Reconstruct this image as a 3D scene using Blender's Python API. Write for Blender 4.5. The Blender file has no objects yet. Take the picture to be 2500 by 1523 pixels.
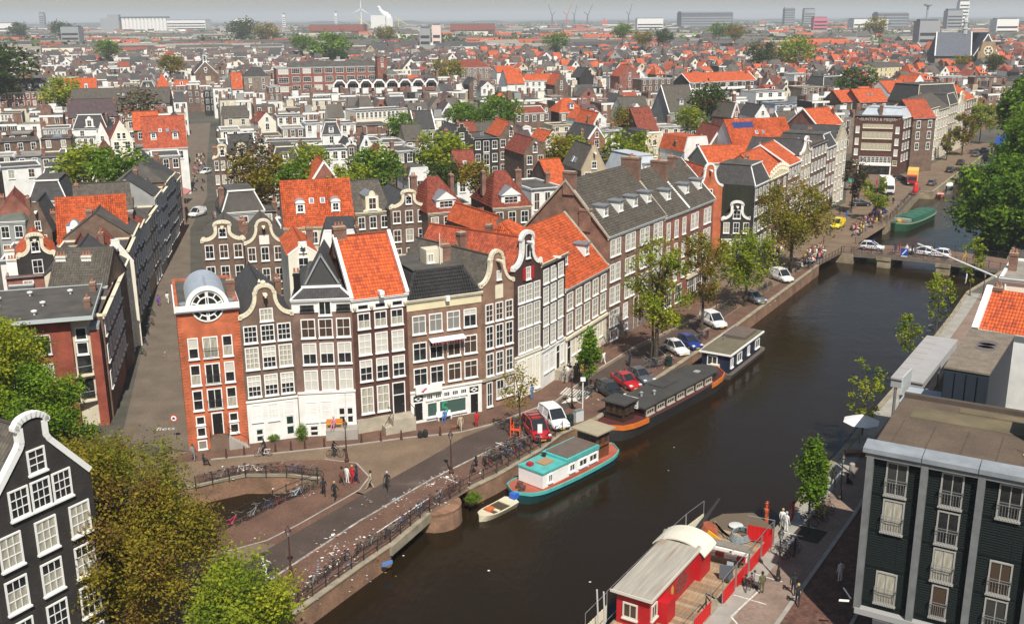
import bpy,bmesh,math,random
import numpy as np
from mathutils import Vector,Matrix
# ----- camera, world, sun, exposure
scn=bpy.context.scene
COL=scn.collection
CAMF,PITCH,ROLL,CAMH=2560.0,math.radians(15.7),math.radians(0.35),40.0
cd=bpy.data.cameras.new('camera');cam=bpy.data.objects.new('camera',cd);COL.objects.link(cam)
_r0,_u0,_b0=Vector((1,0,0)),Vector((0,math.sin(PITCH),math.cos(PITCH))),Vector((0,-math.cos(PITCH),math.sin(PITCH)))
_r=_r0*math.cos(ROLL)-_u0*math.sin(ROLL);_u=_r0*math.sin(ROLL)+_u0*math.cos(ROLL)
cam.matrix_world=Matrix(((_r.x,_u.x,_b0.x,0),(_r.y,_u.y,_b0.y,0),(_r.z,_u.z,_b0.z,CAMH),(0,0,0,1)))
cd.sensor_width=36.0;cd.lens=36.0*CAMF/2500.0;cd.clip_start=0.5;cd.clip_end=60000
scn.camera=cam
SUN_EL,SUN_AZ=math.radians(52),math.radians(13)
w=bpy.data.worlds.new('World');scn.world=w;w.use_nodes=True
nt=w.node_tree;nt.nodes.clear()
sky=nt.nodes.new('ShaderNodeTexSky');sky.sky_type='NISHITA';sky.sun_disc=False
sky.sun_elevation=SUN_EL;sky.sun_rotation=math.pi-SUN_AZ;sky.air_density=1.2;sky.dust_density=1.0;sky.ozone_density=1.0
bg=nt.nodes.new('ShaderNodeBackground');bg.inputs[1].default_value=0.065
ow=nt.nodes.new('ShaderNodeOutputWorld');nt.links.new(sky.outputs[0],bg.inputs[0]);nt.links.new(bg.outputs[0],ow.inputs[0])
sl=bpy.data.lights.new('sun','SUN');sl.energy=4.9;sl.angle=math.radians(0.53);sl.color=(1.0,0.95,0.86)
sun=bpy.data.objects.new('sun',sl);COL.objects.link(sun)
to_sun=Vector((math.sin(SUN_AZ)*math.cos(SUN_EL),-math.cos(SUN_AZ)*math.cos(SUN_EL),math.sin(SUN_EL)))
sun.rotation_euler=to_sun.to_track_quat('Z','Y').to_euler()
vs=scn.view_settings;vs.view_transform='Standard';vs.look='None';vs.exposure=0.3;vs.gamma=1.0;vs.use_curve_mapping=False
scn.cycles.max_bounces=5;scn.cycles.diffuse_bounces=3;scn.cycles.glossy_bounces=2;scn.cycles.transmission_bounces=2
scn.cycles.volume_bounces=0;scn.cycles.transparent_max_bounces=4;scn.cycles.use_denoising=True
scn.cycles.caustics_reflective=False;scn.cycles.caustics_refractive=False
# ----- helpers
RNG=random.Random(7)
def ray(u,v):
 dx,dy=(u-1250.0)/CAMF,-(v-761.5)/CAMF
 return _r*dx+_u*dy-_b0
def G(u,v,z=0.0):
 d=ray(u,v);t=(z-CAMH)/d.z
 return d.x*t,d.y*t
def at(u,v,y):
 d=ray(u,v);t=y/d.y
 return d.x*t,y,CAMH+d.z*t
def dist(a,b):return math.hypot(a[0]-b[0],a[1]-b[1])
def link(o,parent=None):
 COL.objects.link(o)
 if parent is not None:o.parent=parent
 return o
def tag(o,label=None,cat=None,group=None,kind=None):
 if label:o['label']=label
 if cat:o['category']=cat
 if group:o['group']=group
 if kind:o['kind']=kind
 return o
def empty(name,x,y,z=0.0,rot=0.0):
 o=bpy.data.objects.new(name,None);o.empty_display_size=0.3
 o.location=(x,y,z);o.rotation_euler=(0,0,rot);COL.objects.link(o)
 return o
def copy_tree(o,parent=None):
 c=o.copy();COL.objects.link(c)
 if parent is not None:c.parent=parent
 for ch in o.children:copy_tree(ch,c)
 return c
class MB:
 def __init__(s):s.v,s.f,s.m,s.uv,s.sm=[],[],[],{},set()
 def add(s,pts,m=0,uv=None):
  n=len(s.v);s.v+=[tuple(p)for p in pts];s.f.append(tuple(range(n,n+len(pts))));s.m.append(m)
  if uv:s.uv[len(s.f)-1]=uv
 def box(s,x0,x1,y0,y1,z0,z1,m=0,top=None):
  n=len(s.v)
  s.v+=[(x0,y0,z0),(x1,y0,z0),(x1,y1,z0),(x0,y1,z0),(x0,y0,z1),(x1,y0,z1),(x1,y1,z1),(x0,y1,z1)]
  for k,q in enumerate(((0,3,2,1),(4,5,6,7),(0,1,5,4),(1,2,6,5),(2,3,7,6),(3,0,4,7))):
   s.f.append(tuple(n+i for i in q));s.m.append(top if(k==1 and top is not None)else m)
 def obox(s,c,ax,ay,az,m=0):
  c,ax,ay,az=Vector(c),Vector(ax),Vector(ay),Vector(az);n=len(s.v)
  for sx,sy,sz in((-1,-1,-1),(1,-1,-1),(1,1,-1),(-1,1,-1),(-1,-1,1),(1,-1,1),(1,1,1),(-1,1,1)):
   s.v.append(tuple(c+ax*sx+ay*sy+az*sz))
  for q in((0,3,2,1),(4,5,6,7),(0,1,5,4),(1,2,6,5),(2,3,7,6),(3,0,4,7)):
   s.f.append(tuple(n+i for i in q));s.m.append(m)
 def prism(s,poly,a0,a1,axis='y',m=0,mtop=None):
  n=len(s.v);k=len(poly)
  def P(p,a):return(p[0],a,p[1])if axis=='y' else((p[0],p[1],a)if axis=='z' else(a,p[0],p[1]))
  s.v+=[P(p,a0)for p in poly]+[P(p,a1)for p in poly]
  s.f.append(tuple(range(n,n+k)));s.m.append(m)
  s.f.append(tuple(range(n+2*k-1,n+k-1,-1)));s.m.append(m if mtop is None else mtop)
  for i in range(k):
   j=(i+1)%k
   s.f.append((n+j,n+i,n+k+i,n+k+j));s.m.append(m)
 def tube(s,p0,p1,r0,r1=None,n=6,m=0,cap=True):
  p0,p1=Vector(p0),Vector(p1);r1=r0 if r1 is None else r1
  d=(p1-p0);d=d.normalized()if d.length>1e-9 else Vector((0,0,1))
  a=d.orthogonal().normalized();b=d.cross(a);k=len(s.v)
  for p,r in((p0,r0),(p1,r1)):
   for i in range(n):
    t=2*math.pi*i/n;s.v.append(tuple(p+a*(r*math.cos(t))+b*(r*math.sin(t))))
  for i in range(n):
   j=(i+1)%n;s.f.append((k+i,k+j,k+n+j,k+n+i));s.m.append(m)
  if cap:
   s.f.append(tuple(k+n-1-i for i in range(n)));s.m.append(m);s.f.append(tuple(k+n+i for i in range(n)));s.m.append(m)
 def lathe(s,prof,n=10,c=(0,0,0),m=0):
  k=len(s.v)
  for r,z in prof:
   for i in range(n):
    t=2*math.pi*i/n;s.v.append((c[0]+r*math.cos(t),c[1]+r*math.sin(t),c[2]+z))
  for q in range(len(prof)-1):
   for i in range(n):
    j=(i+1)%n;s.f.append((k+q*n+i,k+q*n+j,k+(q+1)*n+j,k+(q+1)*n+i));s.m.append(m)
  s.f.append(tuple(k+n-1-i for i in range(n)));s.m.append(m)
  s.f.append(tuple(k+(len(prof)-1)*n+i for i in range(n)));s.m.append(m)
 def loft(s,rings,m=0,caps=True,closed=True):
  k=len(s.v);n=len(rings[0])
  for r in rings:s.v+=[tuple(p)for p in r]
  for q in range(len(rings)-1):
   for i in range(n if closed else n-1):
    j=(i+1)%n;s.f.append((k+q*n+i,k+q*n+j,k+(q+1)*n+j,k+(q+1)*n+i))
    s.m.append(m(q,i)if callable(m)else m)
  if caps:
   mm=m if not callable(m)else 0
   s.f.append(tuple(k+n-1-i for i in range(n)));s.m.append(mm);s.f.append(tuple(k+(len(rings)-1)*n+i for i in range(n)));s.m.append(mm)
 def mesh(s,name,mats,smooth=False):
  me=bpy.data.meshes.new(name);me.from_pydata(s.v,[],s.f)
  for mt in(mats if isinstance(mats,(list,tuple))else[mats]):me.materials.append(mt)
  if any(s.m):me.polygons.foreach_set('material_index',s.m)
  if s.uv:
   uvl=me.uv_layers.new(name='uv')
   for fi,uv in s.uv.items():
    p=me.polygons[fi]
    for li,c in zip(p.loop_indices,uv):uvl.data[li].uv=c
  if smooth:me.polygons.foreach_set('use_smooth',[True]*len(me.polygons))
  me.validate(clean_customdata=False)
  return me
 def build(s,name,mats,parent=None,smooth=False,loc=None):
  o=bpy.data.objects.new(name,s.mesh(name,mats,smooth))
  if loc:o.location=loc
  return link(o,parent)
def np_mesh(name,V,F,mats,mi=None,uv=None,smooth=False):
 V=np.asarray(V,np.float32);F=np.asarray(F,np.int32);k=F.shape[1]
 me=bpy.data.meshes.new(name);me.vertices.add(len(V));me.vertices.foreach_set('co',V.ravel())
 me.loops.add(F.size);me.loops.foreach_set('vertex_index',F.ravel())
 me.polygons.add(len(F));me.polygons.foreach_set('loop_start',np.arange(0,F.size,k,dtype=np.int32))
 for mt in mats:me.materials.append(mt)
 if mi is not None:me.polygons.foreach_set('material_index',np.asarray(mi,np.int32))
 if uv is not None:
  l=me.uv_layers.new(name='uv');l.data.foreach_set('uv',np.asarray(uv,np.float32).ravel())
 if smooth:me.polygons.foreach_set('use_smooth',np.ones(len(F),bool))
 me.update(calc_edges=True);me.validate(clean_customdata=False)
 return me
def put(name,me,parent=None,loc=(0,0,0),rot=0.0,scale=None):
 o=bpy.data.objects.new(name,me);o.location=loc;o.rotation_euler=(0,0,rot)
 if scale:o.scale=scale if isinstance(scale,tuple)else(scale,)*3
 return link(o,parent)
 # ----- materials
MATS={}
def srgb(r,g,b):
 f=lambda c:(c/12.92 if c<=0.04045 else((c+0.055)/1.055)**2.4)
 return(f(r/255),f(g/255),f(b/255))
def mat(name,col,rough=0.75,var=0.0,scale=2.0,metal=0.0,spec=0.4,bump=0.0,bscale=30.0,fine=0.0,fscale=18.0,coat=0.0,stretch=None,stain=None,tr=0.0):
 """Principled material in object space: soft patches (var), fine grain (fine), optional stains, optional bump."""
 if name in MATS:return MATS[name]
 m=bpy.data.materials.new(name);m.use_nodes=True;t=m.node_tree;b=t.nodes['Principled BSDF']
 b.inputs['Roughness'].default_value=rough;b.inputs['Metallic'].default_value=metal;b.inputs['Specular IOR Level'].default_value=spec
 if coat:b.inputs['Coat Weight'].default_value=coat;b.inputs['Coat Roughness'].default_value=0.06
 c4=(*col,1)
 b.inputs['Base Color'].default_value=c4
 m.diffuse_color=c4
 if var or fine or bump:
  tc=t.nodes.new('ShaderNodeTexCoord');src=tc.outputs['Object']
  if stretch:
   mp=t.nodes.new('ShaderNodeMapping');mp.inputs['Scale'].default_value=stretch;t.links.new(src,mp.inputs[0]);src=mp.outputs[0]
  cur=None
  def noise(sc,det=3.0):
   n=t.nodes.new('ShaderNodeTexNoise');n.inputs['Scale'].default_value=sc;n.inputs['Detail'].default_value=det;t.links.new(src,n.inputs['Vector']);return n
  def mul(fac_out,lo,hi,prev):
   r=t.nodes.new('ShaderNodeMapRange');r.inputs['From Min'].default_value=0.3;r.inputs['From Max'].default_value=0.7
   r.inputs['To Min'].default_value=lo;r.inputs['To Max'].default_value=hi;t.links.new(fac_out,r.inputs['Value'])
   x=t.nodes.new('ShaderNodeMix');x.data_type='RGBA';x.blend_type='MULTIPLY';x.inputs['Factor'].default_value=1.0
   if prev is None:x.inputs['A'].default_value=c4
   else:t.links.new(prev,x.inputs['A'])
   t.links.new(r.outputs[0],x.inputs['B']);return x.outputs['Result']
  if var:cur=mul(noise(scale).outputs['Fac'],1-var,1+var*0.6,cur)
  if fine:cur=mul(noise(fscale,2.0).outputs['Fac'],1-fine,1+fine*0.7,cur)
  if stain:
   n=noise(stain[1],5.0);r=t.nodes.new('ShaderNodeMapRange');r.inputs['From Min'].default_value=stain[2];r.inputs['From Max'].default_value=stain[2]+0.14
   t.links.new(n.outputs['Fac'],r.inputs['Value']);x=t.nodes.new('ShaderNodeMix');x.data_type='RGBA';t.links.new(r.outputs[0],x.inputs['Factor'])
   if cur is None:x.inputs['A'].default_value=c4
   else:t.links.new(cur,x.inputs['A'])
   x.inputs['B'].default_value=(*stain[0],1);cur=x.outputs['Result']
  if cur is not None:t.links.new(cur,b.inputs['Base Color'])
  if bump:
   bp=t.nodes.new('ShaderNodeBump');bp.inputs['Strength'].default_value=bump;bp.inputs['Distance'].default_value=0.05
   t.links.new(noise(bscale).outputs['Fac'],bp.inputs['Height']);t.links.new(bp.outputs[0],b.inputs['Normal'])
 MATS[name]=m
 return m
def brick(name,col,mortar=(0.32,0.29,0.25),contrast=0.22):
 """Brickwork in object space: courses of brick with mortar joints, per-brick tone and weather patches."""
 if name in MATS:return MATS[name]
 m=bpy.data.materials.new(name);m.use_nodes=True;t=m.node_tree;L=t.links;b=t.nodes['Principled BSDF'];b.inputs['Roughness'].default_value=0.88
 m.diffuse_color=(*col,1)
 tc=t.nodes.new('ShaderNodeTexCoord');sp=t.nodes.new('ShaderNodeSeparateXYZ');L.new(tc.outputs['Object'],sp.inputs[0])
 ad=t.nodes.new('ShaderNodeMath');ad.operation='ADD';L.new(sp.outputs[0],ad.inputs[0]);L.new(sp.outputs[1],ad.inputs[1])
 cb=t.nodes.new('ShaderNodeCombineXYZ');L.new(ad.outputs[0],cb.inputs[0]);L.new(sp.outputs[2],cb.inputs[1])
 br=t.nodes.new('ShaderNodeTexBrick');br.inputs['Scale'].default_value=1.0;br.inputs['Brick Width'].default_value=0.23;br.inputs['Row Height'].default_value=0.09
 br.inputs['Mortar Size'].default_value=0.009;br.inputs['Color1'].default_value=(*[c*(1+contrast)for c in col],1);br.inputs['Color2'].default_value=(*[c*(1-contrast)for c in col],1)
 br.inputs['Mortar'].default_value=(*[0.55*a+0.45*c for a,c in zip(mortar,col)],1);L.new(cb.outputs[0],br.inputs['Vector'])
 n=t.nodes.new('ShaderNodeTexNoise');n.inputs['Scale'].default_value=0.7;n.inputs['Detail'].default_value=5;L.new(tc.outputs['Object'],n.inputs['Vector'])
 r=t.nodes.new('ShaderNodeMapRange');r.inputs['From Min'].default_value=0.3;r.inputs['From Max'].default_value=0.7;r.inputs['To Min'].default_value=0.6;r.inputs['To Max'].default_value=1.18;L.new(n.outputs['Fac'],r.inputs['Value'])
 x=t.nodes.new('ShaderNodeMix');x.data_type='RGBA';x.blend_type='MULTIPLY';x.inputs['Factor'].default_value=1;L.new(br.outputs['Color'],x.inputs['A']);L.new(r.outputs[0],x.inputs['B'])
 L.new(x.outputs['Result'],b.inputs['Base Color'])
 MATS[name]=m
 return m
def tile_mat(name,col,dark=0.55,moss=0.0,tw=0.26,th=0.34):
 """Pantiles from the roof's UVs (metres): rounded columns, stepped courses, tile-by-tile tone."""
 if name in MATS:return MATS[name]
 m=bpy.data.materials.new(name);m.use_nodes=True;t=m.node_tree;L=t.links;b=t.nodes['Principled BSDF'];b.inputs['Roughness'].default_value=0.8
 m.diffuse_color=(*col,1)
 uv=t.nodes.new('ShaderNodeUVMap');sp=t.nodes.new('ShaderNodeSeparateXYZ');L.new(uv.outputs[0],sp.inputs[0])
 def M1(op,a,bb=None):
  q=t.nodes.new('ShaderNodeMath');q.operation=op
  for i,v in enumerate((a,bb)):
   if v is None:continue
   if isinstance(v,(int,float)):q.inputs[i].default_value=v
   else:L.new(v,q.inputs[i])
  return q.outputs[0]
 cu,cv=M1('DIVIDE',sp.outputs[0],tw),M1('DIVIDE',sp.outputs[1],th)
 fu,fv=M1('FRACT',cu),M1('FRACT',cv)
 cb=t.nodes.new('ShaderNodeCombineXYZ');L.new(M1('FLOOR',cu),cb.inputs[0]);L.new(M1('FLOOR',cv),cb.inputs[1])
 wn=t.nodes.new('ShaderNodeTexWhiteNoise');wn.noise_dimensions='2D';L.new(cb.outputs[0],wn.inputs['Vector'])
 r=t.nodes.new('ShaderNodeMapRange');r.inputs['To Min'].default_value=dark+0.18;r.inputs['To Max'].default_value=1.12;L.new(wn.outputs['Value'],r.inputs['Value'])
 n=t.nodes.new('ShaderNodeTexNoise');n.inputs['Scale'].default_value=0.9;n.inputs['Detail'].default_value=6;L.new(uv.outputs[0],n.inputs['Vector'])
 r2=t.nodes.new('ShaderNodeMapRange');r2.inputs['From Min'].default_value=0.3;r2.inputs['From Max'].default_value=0.7;r2.inputs['To Min'].default_value=0.8;r2.inputs['To Max'].default_value=1.1;L.new(n.outputs['Fac'],r2.inputs['Value'])
 x=t.nodes.new('ShaderNodeMix');x.data_type='RGBA';x.blend_type='MULTIPLY';x.inputs['Factor'].default_value=1;x.inputs['A'].default_value=(*col,1);L.new(M1('MULTIPLY',r.outputs[0],r2.outputs[0]),x.inputs['B'])
 out=x.outputs['Result']
 if moss:
  n3=t.nodes.new('ShaderNodeTexNoise');n3.inputs['Scale'].default_value=2.2;n3.inputs['Detail'].default_value=6;L.new(uv.outputs[0],n3.inputs['Vector'])
  r3=t.nodes.new('ShaderNodeMapRange');r3.inputs['From Min'].default_value=0.55;r3.inputs['From Max'].default_value=0.75;r3.inputs['To Max'].default_value=moss;L.new(n3.outputs['Fac'],r3.inputs['Value'])
  y=t.nodes.new('ShaderNodeMix');y.data_type='RGBA';L.new(r3.outputs[0],y.inputs['Factor']);L.new(out,y.inputs['A']);y.inputs['B'].default_value=(0.13,0.11,0.04,1);out=y.outputs['Result']
 L.new(out,b.inputs['Base Color'])
 h=M1('ADD',M1('MULTIPLY',M1('SINE',M1('MULTIPLY',fu,math.pi)),0.6),M1('MULTIPLY',M1('SUBTRACT',1.0,fv),0.8))
 bp=t.nodes.new('ShaderNodeBump');bp.inputs['Strength'].default_value=0.7;bp.inputs['Distance'].default_value=0.09;L.new(h,bp.inputs['Height']);L.new(bp.outputs[0],b.inputs['Normal'])
 MATS[name]=m
 return m
def leaf_mat(name,col,tr=0.5):
 if name in MATS:return MATS[name]
 m=bpy.data.materials.new(name);m.use_nodes=True;t=m.node_tree;L=t.links;t.nodes.clear()
 m.diffuse_color=(*col,1)
 o=t.nodes.new('ShaderNodeOutputMaterial');d=t.nodes.new('ShaderNodeBsdfDiffuse');s=t.nodes.new('ShaderNodeBsdfTranslucent');x=t.nodes.new('ShaderNodeMixShader')
 g=t.nodes.new('ShaderNodeNewGeometry');r=t.nodes.new('ShaderNodeMapRange');r.inputs['To Min'].default_value=0.62;r.inputs['To Max'].default_value=1.3
 L.new(g.outputs['Random Per Island'],r.inputs['Value'])
 c=t.nodes.new('ShaderNodeMix');c.data_type='RGBA';c.blend_type='MULTIPLY';c.inputs['Factor'].default_value=1;c.inputs['A'].default_value=(*col,1);L.new(r.outputs[0],c.inputs['B'])
 L.new(c.outputs['Result'],d.inputs[0]);L.new(c.outputs['Result'],s.inputs[0])
 x.inputs[0].default_value=tr;L.new(d.outputs[0],x.inputs[1]);L.new(s.outputs[0],x.inputs[2]);L.new(x.outputs[0],o.inputs[0])
 MATS[name]=m
 return m
WALL={
'red':brick('orange_red_brick',(0.50,0.125,0.05),(0.42,0.16,0.08),0.1),
'brn':brick('brown_brick',(0.135,0.075,0.047)),
'brk2':brick('warm_brown_brick',(0.215,0.105,0.064)),
'tan':brick('tan_brick',(0.225,0.118,0.07),(0.36,0.3,0.25),0.16),
'mau':brick('mauve_brown_brick',(0.175,0.095,0.07),(0.32,0.27,0.23),0.12),
'dbr':brick('dark_red_brown_brick',(0.10,0.038,0.024),(0.09,0.05,0.04),0.14),
'blk':brick('tarred_brick',(0.032,0.027,0.025),(0.04,0.035,0.03),0.2),
'wine':brick('dark_wine_brick',(0.058,0.026,0.021),(0.06,0.035,0.03),0.14),
'rbk':brick('red_brick',(0.27,0.075,0.045)),
'bry':brick('grey_brown_brick',(0.24,0.18,0.14)),
'wht':mat('white_plaster',(0.76,0.75,0.71),0.7,0.16,0.6,fine=0.05),
'crw':mat('cream_white_plaster',(0.78,0.73,0.60),0.75,0.10,0.5,fine=0.05),
'crm':mat('cream_plaster',(0.62,0.55,0.42),0.8,0.16,0.6,fine=0.06),
'bei':mat('beige_plaster',(0.42,0.34,0.23),0.85,0.16,0.7,fine=0.06),
'gry':mat('grey_plaster',(0.30,0.30,0.29),0.8,0.16,0.7),
'lbl':mat('pale_blue_cladding',(0.42,0.50,0.56),0.6,0.08,0.7),
'yel':mat('pale_yellow_plaster',(0.70,0.58,0.30),0.8,0.1,0.6),
}
WNAME={'red':'orange brick','brn':'brown brick','brk2':'light brown brick','wht':'white','crw':'cream white','crm':'cream','bei':'beige','gry':'grey','rbk':'red brick','bry':'grey brown brick','blk':'black','lbl':'pale blue','yel':'yellow'}
ROOF={
'org':tile_mat('orange_pantiles',(0.56,0.10,0.024),.4,.3),
'rdo':tile_mat('red_orange_pantiles',(0.42,0.078,0.03),.4,.35),
'rdt':tile_mat('red_pantiles',(0.25,0.052,0.028),.4,.35),
'gtl':tile_mat('grey_brown_tiles',(0.10,0.085,0.068),0.5,0.5),
'slt':tile_mat('dark_slates',(0.055,0.052,0.052),0.6),
'blt':tile_mat('black_tiles',(0.03,0.029,0.03),0.6),
'prp':tile_mat('purple_brown_tiles',(0.085,0.055,0.06),0.6),
'flt':mat('dark_bitumen_roofing',(0.085,0.076,0.066),0.9,0.35,0.5,fine=0.12,fscale=6),
'gfl':mat('greenish_bitumen_roofing',(0.11,0.12,0.10),0.9,0.3,0.5),
'zin':mat('pale_zinc_roof',(0.46,0.50,0.54),0.55,0.14,0.8),
'grv':mat('gravel_roof',(0.26,0.235,0.20),0.95,0.3,0.6,fine=0.15,fscale=8),
}
RNAME={'org':'bright orange tiled roof','rdo':'red orange roof','rdt':'dark red roof','gtl':'grey brown tiled roof','slt':'dark slate roof','blt':'black roof','prp':'purple roof','flt':'flat dark roof','gfl':'greenish roof','zin':'pale zinc roof','grv':'flat gravel roof'}
WHITE=mat('white_paint',(0.82,0.81,0.77),0.5,0.06,1.2)
CREAM=mat('cream_paint',(0.74,0.67,0.50),0.6,0.12,1.5)
STONE=mat('weathered_sandstone',(0.40,0.35,0.27),0.85,0.2,1.2,fine=0.1)
ZINC=mat('zinc_sheet',(0.30,0.31,0.32),0.5,0.15,1.0)
LEAD=mat('lead_flashing',(0.20,0.21,0.23),0.6,0.2,1.0)
BLACKP=mat('black_paint',(0.014,0.014,0.015),0.35)
GREENP=mat('dark_green_paint',(0.012,0.03,0.024),0.3)
REDP=mat('red_paint',(0.42,0.02,0.025),0.45)
IRON=mat('dark_iron',(0.022,0.021,0.021),0.5)
RUSTP=mat('brown_red_iron',(0.075,0.03,0.022),0.6,0.2,4.0)
STEEL=mat('galvanised_steel',(0.42,0.43,0.43),0.4,metal=0.7)
CHIM=brick('chimney_brick',(0.21,0.095,0.06))
POT=mat('clay_pot',(0.38,0.15,0.08),0.8)
def glass(name,col,rough=0.12):return mat(name,col,rough,spec=0.5)
PD=mat('dark_glass',(0.026,0.027,0.028),0.12,0.85,1.1,spec=.5);PD2=glass('dim_glass',(0.045,0.044,0.040));PG=glass('grey_blind',(0.22,0.21,0.19),0.4)  # dark glass: large noise patches paint pale sky reflections into the colour
PC=mat('net_curtain',(0.40,0.375,0.30),0.4,0.45,4.0,stretch=(3,3,0.3));PW=mat('white_blind',(0.56,0.54,0.48),0.35,0.1,2.0);PB=glass('brownish_glass',(0.07,0.045,0.03));PRED=mat('red_shutter_panel',(0.36,0.035,0.04),0.5,0.1,3)
PGRN=glass('shop_glass',(0.055,0.10,0.085),0.08)
# ----- house kit
_WIN={}
def window_mesh(w,h,nx,ny,fr,depth=0.09,hs=None):
 key=('w',round(w,2),round(h,2),nx,ny,fr.name,depth,hs)
 if key in _WIN:return _WIN[key]
 mb=MB();t=min(0.10,w*0.12);z0,z1=0.0,h;y0,y1=-depth,0.02
 mb.box(-w/2,-w/2+t,y0,y1,z0,z1);mb.box(w/2-t,w/2,y0,y1,z0,z1)
 mb.box(-w/2+t,w/2-t,y0,y1,z1-t,z1);mb.box(-w/2+t,w/2-t,y0,y1,z0,z0+t)
 mb.box(-w/2-0.05,w/2+0.05,y0-0.09,y1,z0-0.11,z0-0.002)
 b=0.022 if nx*ny>2 else 0.03
 iw,ih=w-2*t,h-2*t
 zs=[z0+t+ih*(hs if(hs and ny==2)else k/ny)if not(hs and ny==2)else z0+t+ih*hs for k in range(1,ny)]
 for z in zs:mb.box(-w/2+t,w/2-t,y0+0.025,y1-0.02,z-b*1.2,z+b*1.2)
 for k in range(1,nx):
  x=-w/2+t+iw*k/nx;mb.box(x-b,x+b,y0+0.03,y1-0.02,z0+t,z1-t)
 me=mb.mesh('window',fr);cells=[]
 ze=[z0+t]+zs+[z1-t]
 for j in range(ny):
  for i in range(nx):
   cells.append((-w/2+t+iw*(i+0.5)/nx,(ze[j]+ze[j+1])/2,iw/nx-2*b,ze[j+1]-ze[j]-2*b,j))
 _WIN[key]=(me,cells);return _WIN[key]
def pane_mesh(w,h,m):
 key=('p',round(w,2),round(h,2),m.name)
 if key not in _WIN:
  mb=MB();mb.box(-w/2-0.01,w/2+0.01,-0.012,0.0,-h/2-0.01,h/2+0.01);_WIN[key]=mb.mesh('pane',m)
 return _WIN[key]
def one_mesh(w,h,nx,ny,fr,pm):
 key=('o',round(w,1),round(h,1),nx,ny,fr.name,pm.name)
 if key not in _WIN:
  mb=MB();t=0.1;w,h=round(w,1),round(h,1)
  mb.box(-w/2,w/2,-0.05,0.01,0,h,1)
  mb.box(-w/2-.04,-w/2+t,-0.1,0.02,-0.08,h+.05);mb.box(w/2-t,w/2+.04,-0.1,0.02,-0.08,h+.05);mb.box(-w/2+t,w/2-t,-0.1,0.02,h-t,h+.05);mb.box(-w/2+t,w/2-t,-0.14,0.02,-0.1,t)
  for k in range(1,nx):x=-w/2+w*k/nx;mb.box(x-.03,x+.03,-.08,0,t,h-t)
  for k in range(1,ny):z=h*k/ny;mb.box(-w/2+t,w/2-t,-.082,0,z-.03,z+.03)
  _WIN[key]=mb.mesh('window',[fr,pm])
 return _WIN[key]
def pick_pane(mode,j,ny,rng):
 if mode=='mix':mode=rng.choice(['dark','dark','dark','half','curt','dim','brown'])
 return mode
def pane_of(mode,j,ny):
 if mode=='dark':return PD
 if mode=='dim':return PD2
 if mode=='curt':return PC
 if mode=='white':return PW
 if mode=='brown':return PB
 if mode=='grey':return PG
 if mode=='red':return PRED
 if mode=='green':return PGRN
 if mode=='half':return PW if j>=ny/2 else PD
 if mode=='low':return PC if j<ny/2 else PD
 if mode=='top':return PG if j>=ny-1 else PD
 return PD
def add_window(root,cx,z0,w,h,nx=2,ny=2,mode='mix',fr=None,detail=1,y=0.0,rot=0.0,rng=RNG,hs=None,x_off=None):
 """A window on the facade plane y of its house; rot turns it for side walls. Panes are children of the window."""
 fr=fr or WHITE;mode=pick_pane(mode,0,ny,rng)
 if detail==0:
  return put('window',one_mesh(w,h,nx,ny,fr,pane_of(mode,0,ny)),root,(cx,y,z0),rot)
 me,cells=window_mesh(w,h,nx,ny,fr,hs=hs)
 o=put('window',me,root,(cx,y,z0),rot)
 if detail==1:
  put('pane',pane_mesh(w-0.16,h-0.16,pane_of(mode,0,ny)),o,(0,-0.012,h/2))
 else:
  for(px,pz,pw,ph,j)in cells:
   put('pane',pane_mesh(pw,ph,pane_of(mode,j,ny)),o,(px,-0.022,pz))
 return o
def door(root,cx,z0,w,h,m=None,fr=None,transom=0.0,y=0.0,rot=0.0):
 fr=fr or WHITE;m=m or BLACKP;mb=MB();t=0.1
 mb.box(-w/2-t,-w/2,-.08,.02,0,h+t);mb.box(w/2,w/2+t,-.08,.02,0,h+t);mb.box(-w/2,w/2,-.08,.02,h,h+t)
 if transom:mb.box(-w/2,w/2,-.08,.02,h-transom-.08,h-transom)
 o=mb.build('door',fr,root);o.location=(cx,y,z0);o.rotation_euler=(0,0,rot)
 lb=MB();hh=h-(transom+.08 if transom else 0);lb.box(-w/2+.005,w/2-.005,-.045,0.0,0.01,hh-.005)
 for a in(0.08,0.55):lb.box(-w*.32,w*.32,-.055,-.045,hh*a+.1,hh*(a+.38))
 lb.build('leaf',m,o)
 kb=MB();kb.obox((w*.36,-.07,hh*.48),(.03,0,0),(0,.025,0),(0,0,.03));kb.build('handle',STEEL,o)
 if transom:put('pane',pane_mesh(w-.04,transom-.04,PD),o,(0,-.02,h-transom/2))
 return o
def arc(cx,cz,rx,rz,a0,a1,n):
 return[(cx+rx*math.cos(math.radians(a0+(a1-a0)*k/n)),cz+rz*math.sin(math.radians(a0+(a1-a0)*k/n)))for k in range(n+1)]
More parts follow.
